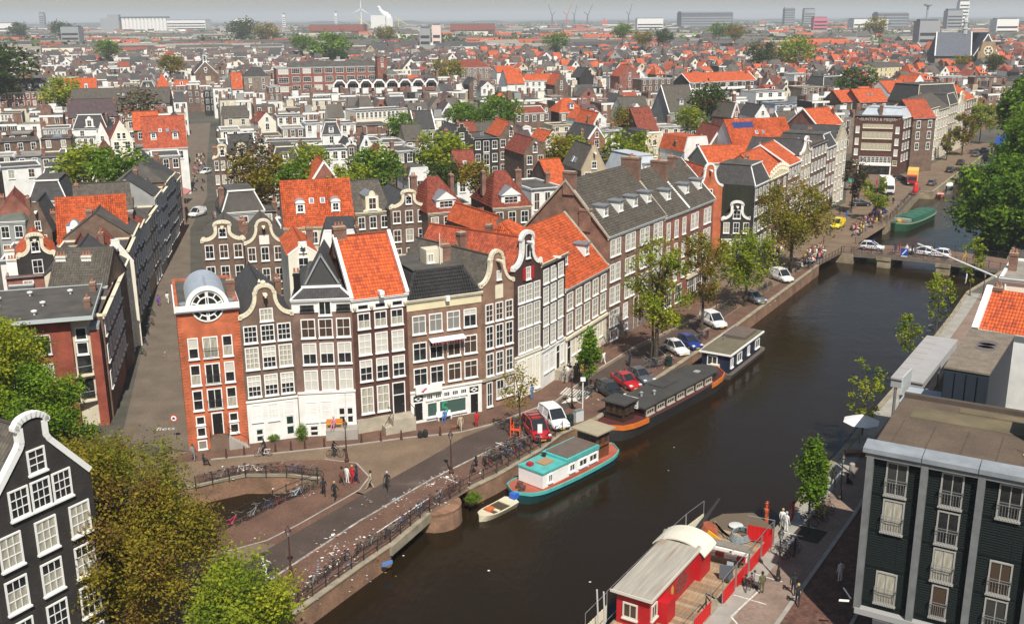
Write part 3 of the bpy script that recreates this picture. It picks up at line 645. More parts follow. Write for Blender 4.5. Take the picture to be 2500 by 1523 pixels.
MID=[
(-59.5,209.8,-55.8,210.6,13.0,11.0,'neck',2.9,'brn','gtl',3,3,1,'cream','twin neck gable canal house with cream scrolls, standing next to the narrow shopping street'),
(-55.8,210.6,-52.2,211.8,13.0,11.0,'neck',3.0,'brn','gtl',3,3,1,'cream','twin neck gable canal house with cream scrolls, its right neighbour half behind bare branches'),
(-51.7,210.7,-48.4,211.8,13.0,11.0,'neck',2.8,'brn','gtl',3,3,1,'cream','neck gable house mostly hidden behind the bare olive tree by the slate mansard'),
(-48.2,211.5,-42.8,213.3,12.0,11.0,'mansard',3.0,'brn','slt',3,3,0,'cream,dormer1','brown house with pale slate mansard roof and one white dormer'),
(-48.8,242.0,-38.1,245.0,11.0,9.0,'flat',0.0,'wht','flt',6,2,0,'','long white flat roofed back building with grey shutters behind the green tree'),
(-34.3,178.9,-29.7,180.4,13.0,9.0,'point',3.5,'rbk','org',2,2,0,'white','narrow dark red gabled house with white window trio and small balcony'),
(-32.7,148.5,-22.9,151.1,11.0,10.0,'side',6.0,'crm','org',6,2,0,'dormer2,tiles,cream,skyl','wide bright orange tiled roof with two white dormers and ridge chimney pipe'),
(-43.3,155.4,-37.6,157.7,12.0,9.0,'mansard',3.0,'gry','flt',1,2,0,'white','grey slate mansard house with white double window and flat black roof'),
(-40.3,133.7,-35.0,135.0,12.0,11.0,'neck',2.7,'brn','gtl',3,3,1,'cream','brown neck gable house with broad cream shoulders, near the white van street'),
(-34.3,132.1,-29.5,133.4,12.0,11.0,'bell',3.2,'brn','gtl',3,3,0,'cream,plaque','brown bell gable house with scrolled cream volutes and white date plaque'),
(-26.0,119.2,-22.7,120.2,13.5,11.0,'spout',1.4,'crw','org',1,3,1,'','cream white spout gable house with orange tiled roof behind the slate point roof'),
(-23.3,124.4,-18.5,125.1,13.0,10.0,'mgable',2.3,'wht','slt',2,3,2,'','white gambrel gable house with two grey attic windows and black mansard top'),
(-23.3,154.7,-18.4,156.9,12.0,11.0,'side',4.0,'brn','gtl',3,2,0,'cream,gdormer','brown house with cream cornice and tall white gable dormer with orange sides'),
(-18.1,154.8,-12.7,157.0,12.5,11.0,'neck',2.7,'brn','slt',3,3,1,'cream','brown neck gable house with yellow shell top and cream shoulders'),
(-12.4,154.2,-6.8,157.0,12.0,11.0,'hip',4.5,'brn','rdt',3,2,0,'cream,tdormer,tiles,chim2','red tiled hipped roof with broad white triple dormer, left one of the pair'),
(-2.8,158.2,3.0,160.3,12.0,11.0,'hip',4.8,'brn','rdt',3,2,0,'cream,tdormer,tiles,chim2','red tiled hipped roof with broad white triple dormer beside huge brick chimney'),
(3.3,170.3,8.6,172.7,13.0,11.0,'flat',0.0,'wht','flt',3,2,0,'tall3','narrow white house front with three very tall windows and grey flat top'),
(-2.6,142.7,-0.2,144.1,11.0,14.0,'point',2.5,'brn','org',1,2,1,'','small brown gable with long orange roof and chimney below the roof terrace'),
(-12.8,222.0,-7.9,223.7,15.0,13.0,'step',3.5,'blk','slt',1,3,1,'','black step gable warehouse with loft doors beside a black slate roof'),
(-8.2,231.7,-2.7,233.6,14.5,13.0,'flat',0.0,'blk','flt',3,3,0,'arch','black flat topped warehouse with tall white framed arched windows'),
(-2.8,245.0,2.9,246.7,13.0,12.0,'spout',3.7,'brn','org',3,3,1,'','tall brown spout gable house with orange roof right of the black warehouse'),
(2.7,218.9,7.3,220.6,12.5,12.0,'spout',3.2,'brn','rdt',2,3,1,'','brown spout gable house with open window below red roofs'),
(8.4,254.3,12.2,256.1,11.0,9.0,'point',2.4,'wht','org',1,2,0,'','white gable peeking between two small bright orange roofs'),
(12.8,190.9,17.5,192.2,13.0,11.0,'spout',4.4,'bei','gtl',2,3,1,'skyl','beige plastered spout gable house with dark tiled roof and open skylights'),
(18.4,250.9,22.5,252.7,12.0,12.0,'point',2.9,'rbk','slt',1,2,1,'white','dark red pointed gable house with dark roof above the beige gable'),
(23.9,267.9,27.9,270.0,12.0,9.0,'flat',0.0,'wht','flt',2,2,0,'','plain white block right of the dark red pointed gable'),
(-24.5,225.9,-19.3,228.8,12.5,11.0,'flat',0.0,'blk','gtl',3,3,0,'white,gdormer','black painted house with white cornice and three white sash windows per storey'),
(-19.8,201.8,-15.6,203.5,10.0,8.0,'mgable',2.1,'wht','flt',1,1,0,'','small white gambrel gable with orange side roof behind the red hipped roof'),
(-16.6,217.7,-11.3,220.4,10.0,9.0,'flat',0.0,'wht','slt',2,1,0,'skyl','small white house with black roof and large glass skylight'),
(-10.4,201.4,-6.4,202.5,10.0,9.0,'side',5.0,'wht','rdt',2,1,0,'skyl','plain red tiled roof with white verge and single skylight below the black warehouse'),
(7.0,186.6,10.7,188.1,11.0,10.0,'side',4.0,'brn','org',2,2,0,'','small dark brick house with bright orange roof and stovepipe chimney'),
(22.4,189.8,27.3,192.1,12.0,11.0,'mansard',3.5,'gry','zin',2,2,0,'dormer1','grey house with pale zinc curved roof and one square dormer'),
(19.2,213.5,24.3,215.0,12.5,11.0,'spout',-0.1,'brn','gtl',2,3,1,'','brown brick point gable house with two white attic windows beside beige gable'),
(27.0,192.1,30.5,193.9,12.0,9.0,'bell',1.9,'brn','zin',1,2,1,'round','brown round topped gable with single white sash window'),
(37.2,225.6,43.0,228.2,12.0,10.0,'mgable',3.0,'wht','org',1,2,1,'','white trapezoid gable with glazed door and planted roof terrace'),
(44.1,234.7,49.5,235.7,12.0,12.0,'point',4.4,'brn','rdt',1,2,1,'white','brown triangular gable with broad white verge boards and one window'),
(48.3,228.0,63.0,233.0,12.0,10.0,'side',6.0,'wht','org',5,2,0,'skyl,solar,tiles','long bright orange roof with blue solar panel and white verge'),
(40.2,214.6,52.9,219.0,11.0,8.0,'side',3.0,'crm','org',5,2,0,'white','long red orange roof strip below the roof with the solar panel'),
(29.7,233.9,34.2,235.7,12.0,12.0,'mgable',3.2,'crm','slt',1,2,1,'white','dark slate gambrel gable trimmed white with one arched window over cream wall'),
(24.1,271.6,29.7,274.0,12.0,9.0,'flat',0.0,'wht','flt',2,3,0,'','blank white flat topped block beside the dark red pointed gable'),
(49.3,330.7,58.6,333.9,11.0,12.0,'side',8.0,'gry','gtl',2,1,0,'white,dormer1','steep grey brown roof with white verges and white dormer'),
(34.4,326.0,43.2,329.1,11.0,9.0,'side',5.0,'wht','gtl',2,1,0,'gdormer','grey roof with central white neck shaped dormer and white verges'),
(70.3,305.3,74.8,306.7,12.0,10.0,'point',3.3,'wht','slt',1,2,1,'','bright white pointed gable right of the reddish cluster of gables'),
(33.1,272.7,38.5,274.6,11.0,12.0,'side',6.0,'brn','rdt',2,1,0,'chim2','dark red roof slope with chimney meeting a grey slate roof'),
(65.3,323.9,67.9,325.3,11.0,9.0,'point',3.1,'wht','gtl',1,2,1,'','narrow white pointed gable leaning against a grey roof'),
(65.2,313.1,68.0,314.7,11.0,9.0,'point',4.4,'rbk','gtl',1,2,1,'white','little red brown gable with white trim and two windows'),
(22.4,285.9,25.6,287.2,12.0,12.0,'point',3.1,'wht','org',1,2,1,'','white pointed gable with long orange roof running back'),
(90.3,363.9,99.7,367.1,11.0,9.0,'flat',0.0,'lbl','flt',4,1,0,'','pale blue grey rooftop storey with white doors and balcony'),
(-59.6,135.2,-51.3,138.2,11.5,9.0,'side',5.5,'blk','org',3,2,0,'tiles,gdormer2','broad bright orange roof with two cream scrolled gable dormers'),
(-60.9,144.6,-53.8,147.2,14.0,8.0,'side',3.5,'brn','gtl',3,2,0,'','brown tiled roof rising behind the broad orange roof with scrolled dormers'),
(-53.9,122.2,-50.8,123.1,11.0,9.0,'spout',3.0,'bei','rdt',1,2,1,'','grey beige spout gable with a single white window'),
(-50.5,125.7,-47.1,127.6,11.0,9.0,'spout',2.9,'crw','rdt',1,2,1,'tiles','whitish spout gable with single window and red tiled roof'),
(-62.5,129.5,-58.4,131.4,11.0,9.0,'neck',3.0,'blk','org',1,2,1,'cream','black neck gable with cream volutes and cream shutter'),
(-66.3,140.8,-63.1,141.7,12.0,10.0,'spout',4.1,'brn','slt',1,1,1,'tri','brown spout gable with white shutter above a triple window'),
(-76.9,154.7,-73.1,155.4,11.0,8.0,'hip',2.0,'gry','gfl',2,2,0,'','greenish flat hipped roof over red side slope at the picture edge'),
(-77.0,156.1,-73.2,157.7,12.0,10.0,'point',2.6,'rbk','rdt',1,2,0,'','red brick gable with pale verge and chimney cluster'),
(-66.5,133.1,-59.3,135.3,10.0,12.0,'flat',0.0,'wht','flt',2,2,0,'skyl','low black flat roof in front of the black neck gable'),
(-63.5,128.0,-58.9,129.8,9.0,8.0,'flat',0.0,'rbk','flt',1,2,0,'chimw','low red brick building with dark roof and glass door'),
(-63.1,127.7,-60.4,128.4,8.0,6.0,'flat',0.0,'wht','flt',1,1,0,'chimw','small white roof extension with grey side wall'),
(-51.3,112.7,-45.1,113.2,11.5,8.0,'side',3.5,'brn','gtl',4,2,0,'chimw2,tiles','brown tiled roof with tall white chimneys behind the modern corner block'),
(-64.7,175.1,-60.5,176.0,12.5,10.0,'hexg',1.6,'crm','gtl',0,0,0,'','cream rendered windowless gable end of the street row'),
(-74.5,160.7,-69.3,162.0,13.0,10.0,'mansard',3.0,'crm','slt',2,2,0,'white','dark slate mansard with white edge below the garden tree'),
(-204.3,428.0,-188.2,435.3,12.0,12.0,'side',5.0,'rbk','slt',8,2,0,'cream,dormer4','long brick terrace with black tiled roof and small white dormers'),
(-178.8,419.7,-164.2,424.7,12.0,12.0,'side',5.5,'crm','org',4,2,0,'cream,dormer2','orange tiled end house with two white round topped dormers'),
(-168.2,435.4,-158.7,438.7,12.0,10.0,'flat',0.0,'gry','flt',6,1,0,'white','low grey building with white cornice and band of windows beside orange roof'),
(-174.0,481.6,-167.5,483.9,12.0,10.0,'flat',0.0,'brn','flt',2,2,0,'cream','brown house with cream cornice between band of windows and white dormer'),
(-154.7,447.3,-149.1,449.2,12.0,10.0,'mansard',3.0,'brn','slt',3,1,0,'white,dormer1','slate mansard with ornate white dormer left of the conical orange roof'),
(-149.0,450.1,-143.7,451.9,12.0,10.0,'pyr',6.0,'crm','org',2,1,0,'dormer1','steep conical orange roof with one white round dormer'),
(-156.9,379.7,-123.7,386.8,11.0,13.0,'side',5.0,'brn','gtl',8,1,0,'skyl','very long grey brown tiled roof across the inner block'),
(-137.0,328.9,-123.3,333.6,11.0,10.0,'side',5.0,'rbk','prp',4,1,0,'chim2','long dark purple tiled roof with row of small red chimneys'),
(-121.4,294.1,-112.8,295.6,11.0,10.0,'mansard',3.5,'wht','slt',2,1,0,'gdormer','slate mansard with central white scrolled dormer'),
(-101.9,258.5,-98.4,259.7,11.0,10.0,'point',4.8,'wht','rdt',1,2,1,'','bright white gable leaning by a cream gable'),
(-96.2,253.9,-91.6,255.9,12.0,10.0,'point',4.6,'crw','rdt',2,2,2,'','cream gable with two dark windows beside a red house'),
(-102.7,288.2,-96.3,290.4,11.0,9.0,'side',4.5,'rbk','org',2,1,0,'skyl','orange roof with single rooflight above the big red roof'),
(-85.3,244.8,-76.1,248.0,11.0,10.0,'side',7.0,'wht','rdo',3,1,0,'dormer2,skyl','large red tiled roof with white verges beside the shopping street'),
(-76.2,206.6,-71.3,207.9,12.0,10.0,'bell',3.2,'brk2','slt',1,3,2,'white','brick bell gable with white outline left of flat white corniced house'),
(-71.1,207.9,-66.0,209.7,14.0,10.0,'flat',0.0,'brk2','flt',3,3,0,'white','brick house with broad white cornice and three windows per storey'),
(-104.8,215.2,-98.1,218.9,11.0,9.0,'flat',0.0,'wht','flt',2,1,0,'','white flat roofed upper storey with folding balcony doors'),
(-89.2,198.3,-84.7,199.8,10.0,9.0,'mansard',3.0,'crm','slt',1,1,0,'white,dormer1','dark slate mansard with white dormer beside the garden trees'),
(-87.4,222.2,-83.8,223.7,11.5,12.0,'point',3.2,'brn','rdt',1,2,1,'','brown pointed gable with a short red roof'),
(-96.1,295.8,-91.4,297.4,12.0,11.0,'point',2.5,'brn','slt',2,1,0,'','dark brown triangular gable with two small windows beside black roof'),
(-121.8,292.3,-115.6,293.3,9.0,9.0,'flat',0.0,'wht','flt',4,1,0,'','low white flat block with double doors'),
(-123.8,278.1,-116.8,280.3,10.0,9.0,'flat',0.0,'brn','flt',2,1,0,'skyl','brown brick flat roofed house with roof terrace'),
(-131.2,271.2,-123.0,275.6,10.0,9.0,'flat',0.0,'brn','flt',3,1,0,'chim2','brown flat roofed house with two brick chimneys at left edge'),
(-130.2,294.6,-123.5,297.1,11.0,9.0,'flat',0.0,'gry','flt',6,1,0,'white','grey building with row of tall glazed doors under white eave'),
(-166.0,345.9,-160.0,347.9,11.0,9.0,'flat',0.0,'crm','slt',6,1,0,'','cream building with row of narrow arched windows at left edge'),
(-156.8,532.3,-146.2,536.2,14.0,22.0,'point',5.8,'brn','slt',0,0,1,'white,bellcote','brown church gable with round window and white bell turret'),
(-111.2,427.8,-107.3,429.1,13.0,9.0,'side',6.0,'wht','org',1,1,0,'skyl','small bright orange roof with white rooflight next to the school'),
(-92.4,344.7,-85.9,347.0,11.0,8.0,'flat',0.0,'wht','flt',1,1,0,'','white box shaped flat roof house beside the narrow street'),
(-113.0,518.3,-106.7,520.4,17.0,12.0,'flat',0.0,'rbk','flt',1,3,0,'white,bigw','left brick stair tower of the long school'),
(-111.8,545.0,-69.4,559.6,16.0,14.0,'schoolroof',2.5,'rbk','flt',8,3,0,'white,bigw','long red brick school with rows of large windows'),
(-68.2,551.4,-63.4,553.1,21.0,5.0,'flat',0.0,'rbk','flt',1,2,0,'','tall slim red brick chimney tower of the school'),
(-58.8,510.9,-53.9,512.6,14.0,9.0,'hip',2.0,'rbk','gfl',1,1,0,'white','red brick side wing with one white blind, right of the school tower'),
(-118.6,476.6,-107.8,479.9,15.0,12.0,'hip',4.0,'bry','slt',2,2,0,'cream','grey brown brick wing with dark hipped roof left of the school'),
(-107.8,474.9,-102.7,476.7,11.0,9.0,'flat',0.0,'brn','flt',2,2,0,'white','lower brown brick annex in front of the school'),
(-59.2,305.2,-54.5,306.8,11.0,8.0,'flat',0.0,'wht','slt',2,1,0,'white','left white wing of the house with black central dormer'),
(-50.8,284.7,-46.0,285.6,10.0,9.0,'mansard',3.0,'wht','slt',1,1,0,'dormer1','black slate mansard between two white wings'),
(-48.9,304.5,-44.8,306.2,11.0,8.0,'flat',0.0,'wht','slt',2,1,0,'white','right white wing of the house with black central dormer'),
(-50.3,345.5,-34.4,355.2,11.0,9.0,'flat',0.0,'crw','flt',12,1,0,'','long cream white flat block with twelve narrow dark windows'),
(-74.8,340.1,-66.5,342.8,10.0,9.0,'flat',0.0,'crw','flt',4,1,0,'chim2','cream low flat roofed block with four windows left of black dormer house'),
(-46.3,318.6,-37.3,322.3,9.0,9.0,'flat',0.0,'brk2','flt',2,1,0,'','orange brown brick low house with two white windows'),
(-75.5,317.2,-70.8,319.8,10.0,9.0,'point',2.8,'crw','rdt',1,1,1,'','cream gable with red verge and round black window'),
(-90.8,336.3,-83.5,339.0,10.0,9.0,'side',3.0,'crm','gtl',2,1,0,'','grey tiled roof with little red corner beside the narrow street'),
(-64.5,276.8,-50.0,279.2,9.0,8.0,'flat',0.0,'crw','flt',5,1,0,'','cream terrace wall with wavy white parapet'),
(-35.1,244.4,-32.0,245.1,11.0,10.0,'spout',2.7,'wht','slt',1,2,1,'','white spout gable with triple window right of small neck gable'),
(-38.7,248.2,-36.6,249.0,11.0,9.0,'neck',1.8,'brn','slt',1,2,1,'white','tiny brown neck gable with white outline'),
(-29.2,222.8,-24.8,224.3,11.0,10.0,'bell',3.1,'brn','rdt',1,2,1,'cream','brown bell gable with cream outline above the light green tree'),
(-30.0,574.5,-11.4,580.9,14.0,12.0,'hip',4.0,'bry','rdt',6,2,0,'white','grand grey brick house with red roof and white rooftop balcony band'),
(-7.2,567.3,2.9,570.8,12.0,9.0,'side',3.0,'wht','org',2,2,0,'','orange roof with white side wall behind grey gables'),
(-1.4,466.1,6.1,468.6,12.0,12.0,'side',6.0,'wht','org',1,1,0,'','bright orange roof with white chimney standing near the L shaped roof'),
(6.3,489.0,20.1,493.8,12.0,9.0,'side',2.5,'wht','org',5,2,0,'white','white house with five windows under a shallow orange roof'),
(18.8,456.7,24.6,458.7,12.0,11.0,'point',4.7,'brn','org',1,1,1,'','brown gable with orange roof right of the white five window house'),
(1.3,331.3,11.0,334.4,11.0,9.0,'mansard',2.0,'brn','rdt',4,1,0,'white','brick house with shallow red roof and white cornice beside roof trees'),
(15.3,334.1,23.2,336.8,11.0,10.0,'hip',4.0,'brn','org',3,1,0,'dormer1,white','orange hipped roof with one white dormer in front of steep orange roof'),
(9.7,334.5,12.7,335.5,11.0,10.0,'spout',2.5,'brn','rdt',1,1,1,'','small brown gable with orange red roofs left of the hipped one'),
(21.2,298.2,27.1,301.1,12.0,12.0,'point',2.5,'wht','org',1,1,1,'','white gable below a long steep orange slope'),
(-17.8,460.3,-12.8,462.0,12.0,11.0,'point',2.9,'brn','slt',1,2,1,'','brown gable with black roof slope left of white a frame'),
(-12.6,454.4,-6.8,456.4,11.0,10.0,'point',2.4,'wht','slt',2,1,1,'white','white a frame gable with black trim'),
(8.6,576.7,13.8,578.5,12.0,8.0,'flat',0.0,'gry','flt',1,1,0,'','grey slate cube behind the white five window house'),
(31.9,494.0,38.4,496.3,13.0,11.0,'point',4.5,'blk','slt',0,1,0,'','black tarred gable with orange back roof'),
(48.0,520.0,53.8,522.0,12.0,9.0,'flat',0.0,'wht','flt',3,2,0,'','white three window house between black gable and red gable'),
(50.9,500.9,60.8,504.2,13.0,11.0,'point',5.1,'rbk','rdo',1,2,1,'','red gable with steep red roof over a cream wall'),
(60.6,496.0,75.6,503.1,12.0,9.0,'flat',0.0,'brn','flt',5,2,0,'white','brown long house with white balcony band'),
(75.1,449.5,106.9,466.9,13.0,11.0,'side',3.5,'blk','org',8,2,0,'white,balc','long balcony block with white railings and three orange roof pieces'),
(94.2,410.0,106.5,415.4,12.0,10.0,'flat',0.0,'wht','flt',3,3,0,'balc','white balcony block with large round gable beside the long balcony block'),
(135.3,511.1,145.8,514.7,13.0,9.0,'flat',0.0,'wht','flt',5,1,0,'','white rooftop storey with tilted blinds above grey roof'),
(118.0,433.3,127.6,436.6,12.0,10.0,'flat',0.0,'bry','flt',3,1,0,'cream','brown ivy house with three cream arched windows'),
(129.0,441.4,140.1,448.0,12.0,10.0,'mansard',3.5,'bry','slt',3,1,0,'','ivy covered brown house with dark hipped roof'),
(195.5,577.2,214.1,588.4,13.0,9.0,'side',2.0,'yel','gtl',6,2,0,'','pale yellow house with narrow balcony'),
(141.0,398.0,152.5,404.8,12.0,10.0,'side',4.0,'wht','org',2,1,0,'','orange roof with white pointed neighbour near the yellow house'),
(164.8,438.0,171.6,442.0,12.0,10.0,'point',3.9,'wht','org',1,1,1,'','white pointed gable right of an orange roof'),
(110.4,356.0,116.5,358.2,12.0,10.0,'side',3.5,'brn','org',2,1,0,'','left half of orange roof pair with black chimney between'),
(115.9,353.8,127.0,357.8,12.0,10.0,'side',4.0,'brn','org',3,1,0,'skyl','right half of orange roof pair with three rooflights'),
(119.8,313.5,134.6,320.6,15.0,12.0,'mansard',5.0,'bry','slt',3,4,0,'cream,dormer3','tall corner house with slate mansard and three white dormers'),
(104.6,275.7,111.4,278.1,14.0,10.0,'side',4.5,'brn','rdo',2,3,0,'','red orange roof joining the tall corner house'),
(77.3,267.1,85.4,272.1,13.0,10.0,'side',4.0,'rbk','org',3,2,0,'white','orange roof with small stepped gable beside the lettered warehouse'),
(199.0,497.9,217.3,501.9,12.0,10.0,'flat',0.0,'rbk','flt',6,1,0,'white','red and white banded brick block in front of the great church'),
(214.8,496.1,231.9,500.3,12.0,10.0,'flat',0.0,'brk2','flt',4,1,0,'','brown brick block right of the banded block'),
]
# ----- ground, canal, streets
WZ=-1.7
QL=[G(*p)for p in[(1049,1255),(1147,1195),(1213,1163),(1320,1100),(1373,1060),(1460,1023),(1800,796),(2000,648),(2060,616)]]
QL2=[(73.6,202.9),(81.2,216.2),(92.5,238.2),(95.9,244.5),(98.6,243.4),(116.9,273.7),(129.7,293.4),(154.8,336.8)]
QR=[(176,326),(138,264),(118,232),(93.8,191),(79.3,165),G(2360,713),G(2323,767),G(2200,926),G(2130,1006),G(2053,1100),G(2000,1157),G(1948,1226),(3.9,50),(0,42)]
CH_FAR=[(-70,77),(-45,81),G(473,1190),G(600,1163),G(700,1163),G(778,1171)]
CH_NEAR=[G(954,1334),G(889,1379),G(694,1519),(-24,47),(-40,20)]
def poly_sheet(name,pts,z,m,kind='structure',parent=None,depth=None):
 bm=bmesh.new();vs_=[bm.verts.new((p[0],p[1],z))for p in pts];f=bm.faces.new(vs_);f.normal_update()
 if f.normal.z<0:f.normal_flip()
 bmesh.ops.triangulate(bm,faces=bm.faces[:])
 me=bpy.data.meshes.new(name);bm.to_mesh(me);bm.free();me.materials.append(m)
 o=put(name,me,parent)
 if kind:o['kind']=kind
 return o
M_GROUND=mat('city_ground',(0.085,0.078,0.062),0.95,0.4,0.02,fine=0.25,fscale=0.4)
M_ROAD=mat('tan_clinker_street',(0.180,0.124,0.080),0.92,0.24,0.35,fine=0.20,fscale=5.0,stain=((0.13,0.09,0.065),0.25,0.60))
M_DARK=mat('dark_clinker_carriageway',(0.072,0.050,0.040),0.9,0.22,0.4,fine=0.22,fscale=5.0,stain=((0.14,0.10,0.075),0.4,0.62))
M_RED=mat('red_brick_pavement',(0.135,0.073,0.049),0.92,0.26,0.5,fine=0.24,fscale=5.0,stain=((0.10,0.065,0.05),0.3,0.6))
M_RED2=mat('mottled_red_street',(0.125,0.06,0.042),0.92,0.32,1.2,fine=0.4,fscale=3.2)
M_PINK=mat('pale_pink_pavers',(0.24,0.17,0.13),0.9,0.22,0.5,fine=0.15,fscale=4)  # base tone darkened, so the quay's shade is partly in the colour
M_CONC=mat('pale_concrete_edge',(0.32,0.30,0.26),0.85,0.2,0.6,fine=0.1)
M_KERB=mat('kerb_stone',(0.34,0.31,0.27),0.85,0.2,0.8,fine=0.15)
M_COPE=mat('quay_coping_stone',(0.30,0.255,0.18),0.85,0.3,0.9,fine=0.2)
M_QWALL=brick('quay_brick',(0.245,0.125,0.072),(0.33,0.28,0.2),0.2)
M_QFAR=brick('old_quay_stone',(0.30,0.235,0.15),(0.3,0.26,0.2),0.2)
M_LINE=mat('road_paint',(0.62,0.60,0.54),0.8,0.3,3.0,fine=0.3,fscale=9)
M_WATER=bpy.data.materials.new('canal_water');M_WATER.use_nodes=True
_t=M_WATER.node_tree;_b=_t.nodes['Principled BSDF'];_b.inputs['Base Color'].default_value=(0.015,0.009,0.0035,1);_b.inputs['Roughness'].default_value=0.16;_b.inputs['IOR'].default_value=1.33
_tc=_t.nodes.new('ShaderNodeTexCoord');_n1=_t.nodes.new('ShaderNodeTexNoise');_n1.inputs['Scale'].default_value=2.1;_n1.inputs['Detail'].default_value=4
_mp=_t.nodes.new('ShaderNodeMapping');_mp.inputs['Rotation'].default_value=(0,0,0.6);_mp.inputs['Scale'].default_value=(1.0,0.45,1.0);_t.links.new(_tc.outputs['Object'],_mp.inputs[0]);_t.links.new(_mp.outputs[0],_n1.inputs['Vector'])
_n2=_t.nodes.new('ShaderNodeTexNoise');_n2.inputs['Scale'].default_value=0.25;_n2.inputs['Detail'].default_value=2;_t.links.new(_tc.outputs['Object'],_n2.inputs['Vector'])
_ad=_t.nodes.new('ShaderNodeMath');_ad.operation='MULTIPLY_ADD';_t.links.new(_n2.outputs['Fac'],_ad.inputs[0]);_ad.inputs[1].default_value=2.0;_t.links.new(_n1.outputs['Fac'],_ad.inputs[2])
_bp=_t.nodes.new('ShaderNodeBump');_bp.inputs['Strength'].default_value=0.32;_bp.inputs['Distance'].default_value=0.10;_t.links.new(_ad.outputs[0],_bp.inputs['Height']);_t.links.new(_bp.outputs[0],_b.inputs['Normal'])
_b.inputs['Specular IOR Level'].default_value=0.3
poly_sheet('canal_water',[(-90,0),(60,20),(120,160),(200,340),(150,350),(40,200),(-20,100),(-90,100)],WZ,M_WATER)
FARX=26000
poly_sheet('ground',QL+QL2+QR[:13]+[(0,38),(0,-600),(FARX,-600),(FARX,FARX),(-FARX,FARX),(-FARX,77)]+CH_FAR,0.0,M_GROUND)
poly_sheet('near_bank_ground',CH_NEAR+[(-40,-600),(-FARX,-600),(-FARX,66),(-70,66),(-25.5,75.6)],0.0,M_ROAD)
W0=[(-31.1,93.5),(-25.8,95.3),(-21.1,97.0),(-15.5,97.7),(-10.4,100.1),(-3.2,103.7),(0.2,106.7),(3.2,110.5),(6.1,116.0),(11.9,127.0),(20.9,141.0),(25.2,147.6),(30.4,156.0)]
KERB=[G(*p)for p in[(515,1122),(700,1104),(850,1088),(1000,1068),(1077,1061),(1126,1055),(1200,1036),(1263,1013),(1359,978),(1454,905),(1549,847),(1698,777),(1760,740)]]
paved=[(-39,92)]+W0+[(33,162),(31,171),(43,178),(60,208),(74,230),(86,268),(92,275),(103,272),(120,296),(150,345)]+list(reversed(QL2))+list(reversed(QL))+list(reversed(CH_FAR[2:]))
poly_sheet('street',paved,0.006,M_ROAD)
poly_sheet('shopping_street',[(-38.6,96),(-31.2,93.6),(-37.5,116),(-47,148),(-63.5,204),(-71,243),(-87,300),(-120,424),(-128,420),(-96,305),(-78,243),(-68,204),(-55,158),(-45,120)],0.007,mat('grey_brown_clinker',(0.15,0.118,0.088),0.92,0.2,0.4,fine=0.2,fscale=5))
poly_sheet('pavement',W0+list(reversed(KERB))+[(-33,90.5)],0.012,M_RED)
poly_sheet('carriageway',[G(*p)for p in[(440,1470),(568,1389),(720,1302),(889,1205),(1049,1116),(1130,1068),(1200,1040),(1263,1018),(1359,984),(1454,912),(1549,854),(1698,782),(1760,748),(1800,752),(1700,818),(1560,900),(1440,965),(1300,1050),(1233,1080),(1049,1171),(877,1271),(645,1423),(560,1500)]],0.018,M_DARK)
poly_sheet('bridge_pavement',[G(*p)for p in[(645,1426),(877,1274),(1049,1174),(1233,1083),(1300,1053),(1400,990),(1440,1010),(1373,1055),(1320,1096),(1213,1158),(1147,1190),(1049,1250),(954,1328),(889,1373),(694,1512),(600,1523),(575,1480)]],0.021,M_RED)
poly_sheet('corner_pavement',[G(*p)for p in[(511,1356),(652,1318),(725,1281),(877,1195),(902,1164),(870,1131),(793,1122),(679,1126),(560,1140),(480,1160),(473,1188),(600,1161),(700,1161),(780,1172),(702,1212),(600,1260),(526,1295),(480,1330)]],0.024,M_RED)
poly_sheet('parking_strip',[G(*p)for p in[(1240,1076),(1300,1053),(1440,968),(1560,903),(1700,820),(1800,755),(1990,640),(2000,646),(1800,793),(1460,1019),(1373,1056),(1330,1090)]],0.020,M_RED)
def strip(name,pts,wd,ht,z0,m,mbp=None):
 mb=MB()
 for a,b in zip(pts,pts[1:]):
  L=dist(a,b)
  if L<.05:continue
  u=Vector(((b[0]-a[0])/L,(b[1]-a[1])/L,0));v=Vector((-u.y,u.x,0));mb.obox(((a[0]+b[0])/2,(a[1]+b[1])/2,z0+ht/2),u*(L/2-.004),v*(wd/2),(0,0,ht/2))
 return tag(mb.build(name,m),kind='structure')
strip('kerb',KERB,.16,.09,0.0,M_KERB)
def paint(pts,wd=.12,z=.030,name='road_marking',m=None):
 mb=MB()
 for a,b in zip(pts,pts[1:]):
  L=dist(a,b);u=Vector(((b[0]-a[0])/L,(b[1]-a[1])/L,0));v=Vector((-u.y,u.x,0))*wd/2;a3,b3=Vector((*a,z)),Vector((*b,z));mb.add([a3-v,b3-v,b3+v,a3+v])
 return tag(mb.build(name,m or M_LINE),kind='structure')
paint([G(*p)for p in[(645,1424),(877,1272),(1049,1172),(1233,1080)]],.22,.027,'edge_line',mat('worn_edge_blocks',(0.36,0.33,0.29),0.9,0.5,1.2,fine=0.5,fscale=6))
paint([G(*p)for p in[(511,1357),(652,1319),(725,1282),(877,1196),(902,1164),(870,1130),(793,1121)]],.16,.028,'corner_kerb_line',M_KERB)
for a,b in[((1049,1215),(920,1300)),((1120,1180),(1085,1165)),((1250,1095),(1210,1080)),((1345,1035),(1310,1022)),((1420,985),(1385,968)),((1500,960),(1470,935)),((1545,925),(1515,905)),((1625,868),(1595,840))]:
 paint([G(*a),G(*b)],.12,.032,'parking_line')
mb=MB()
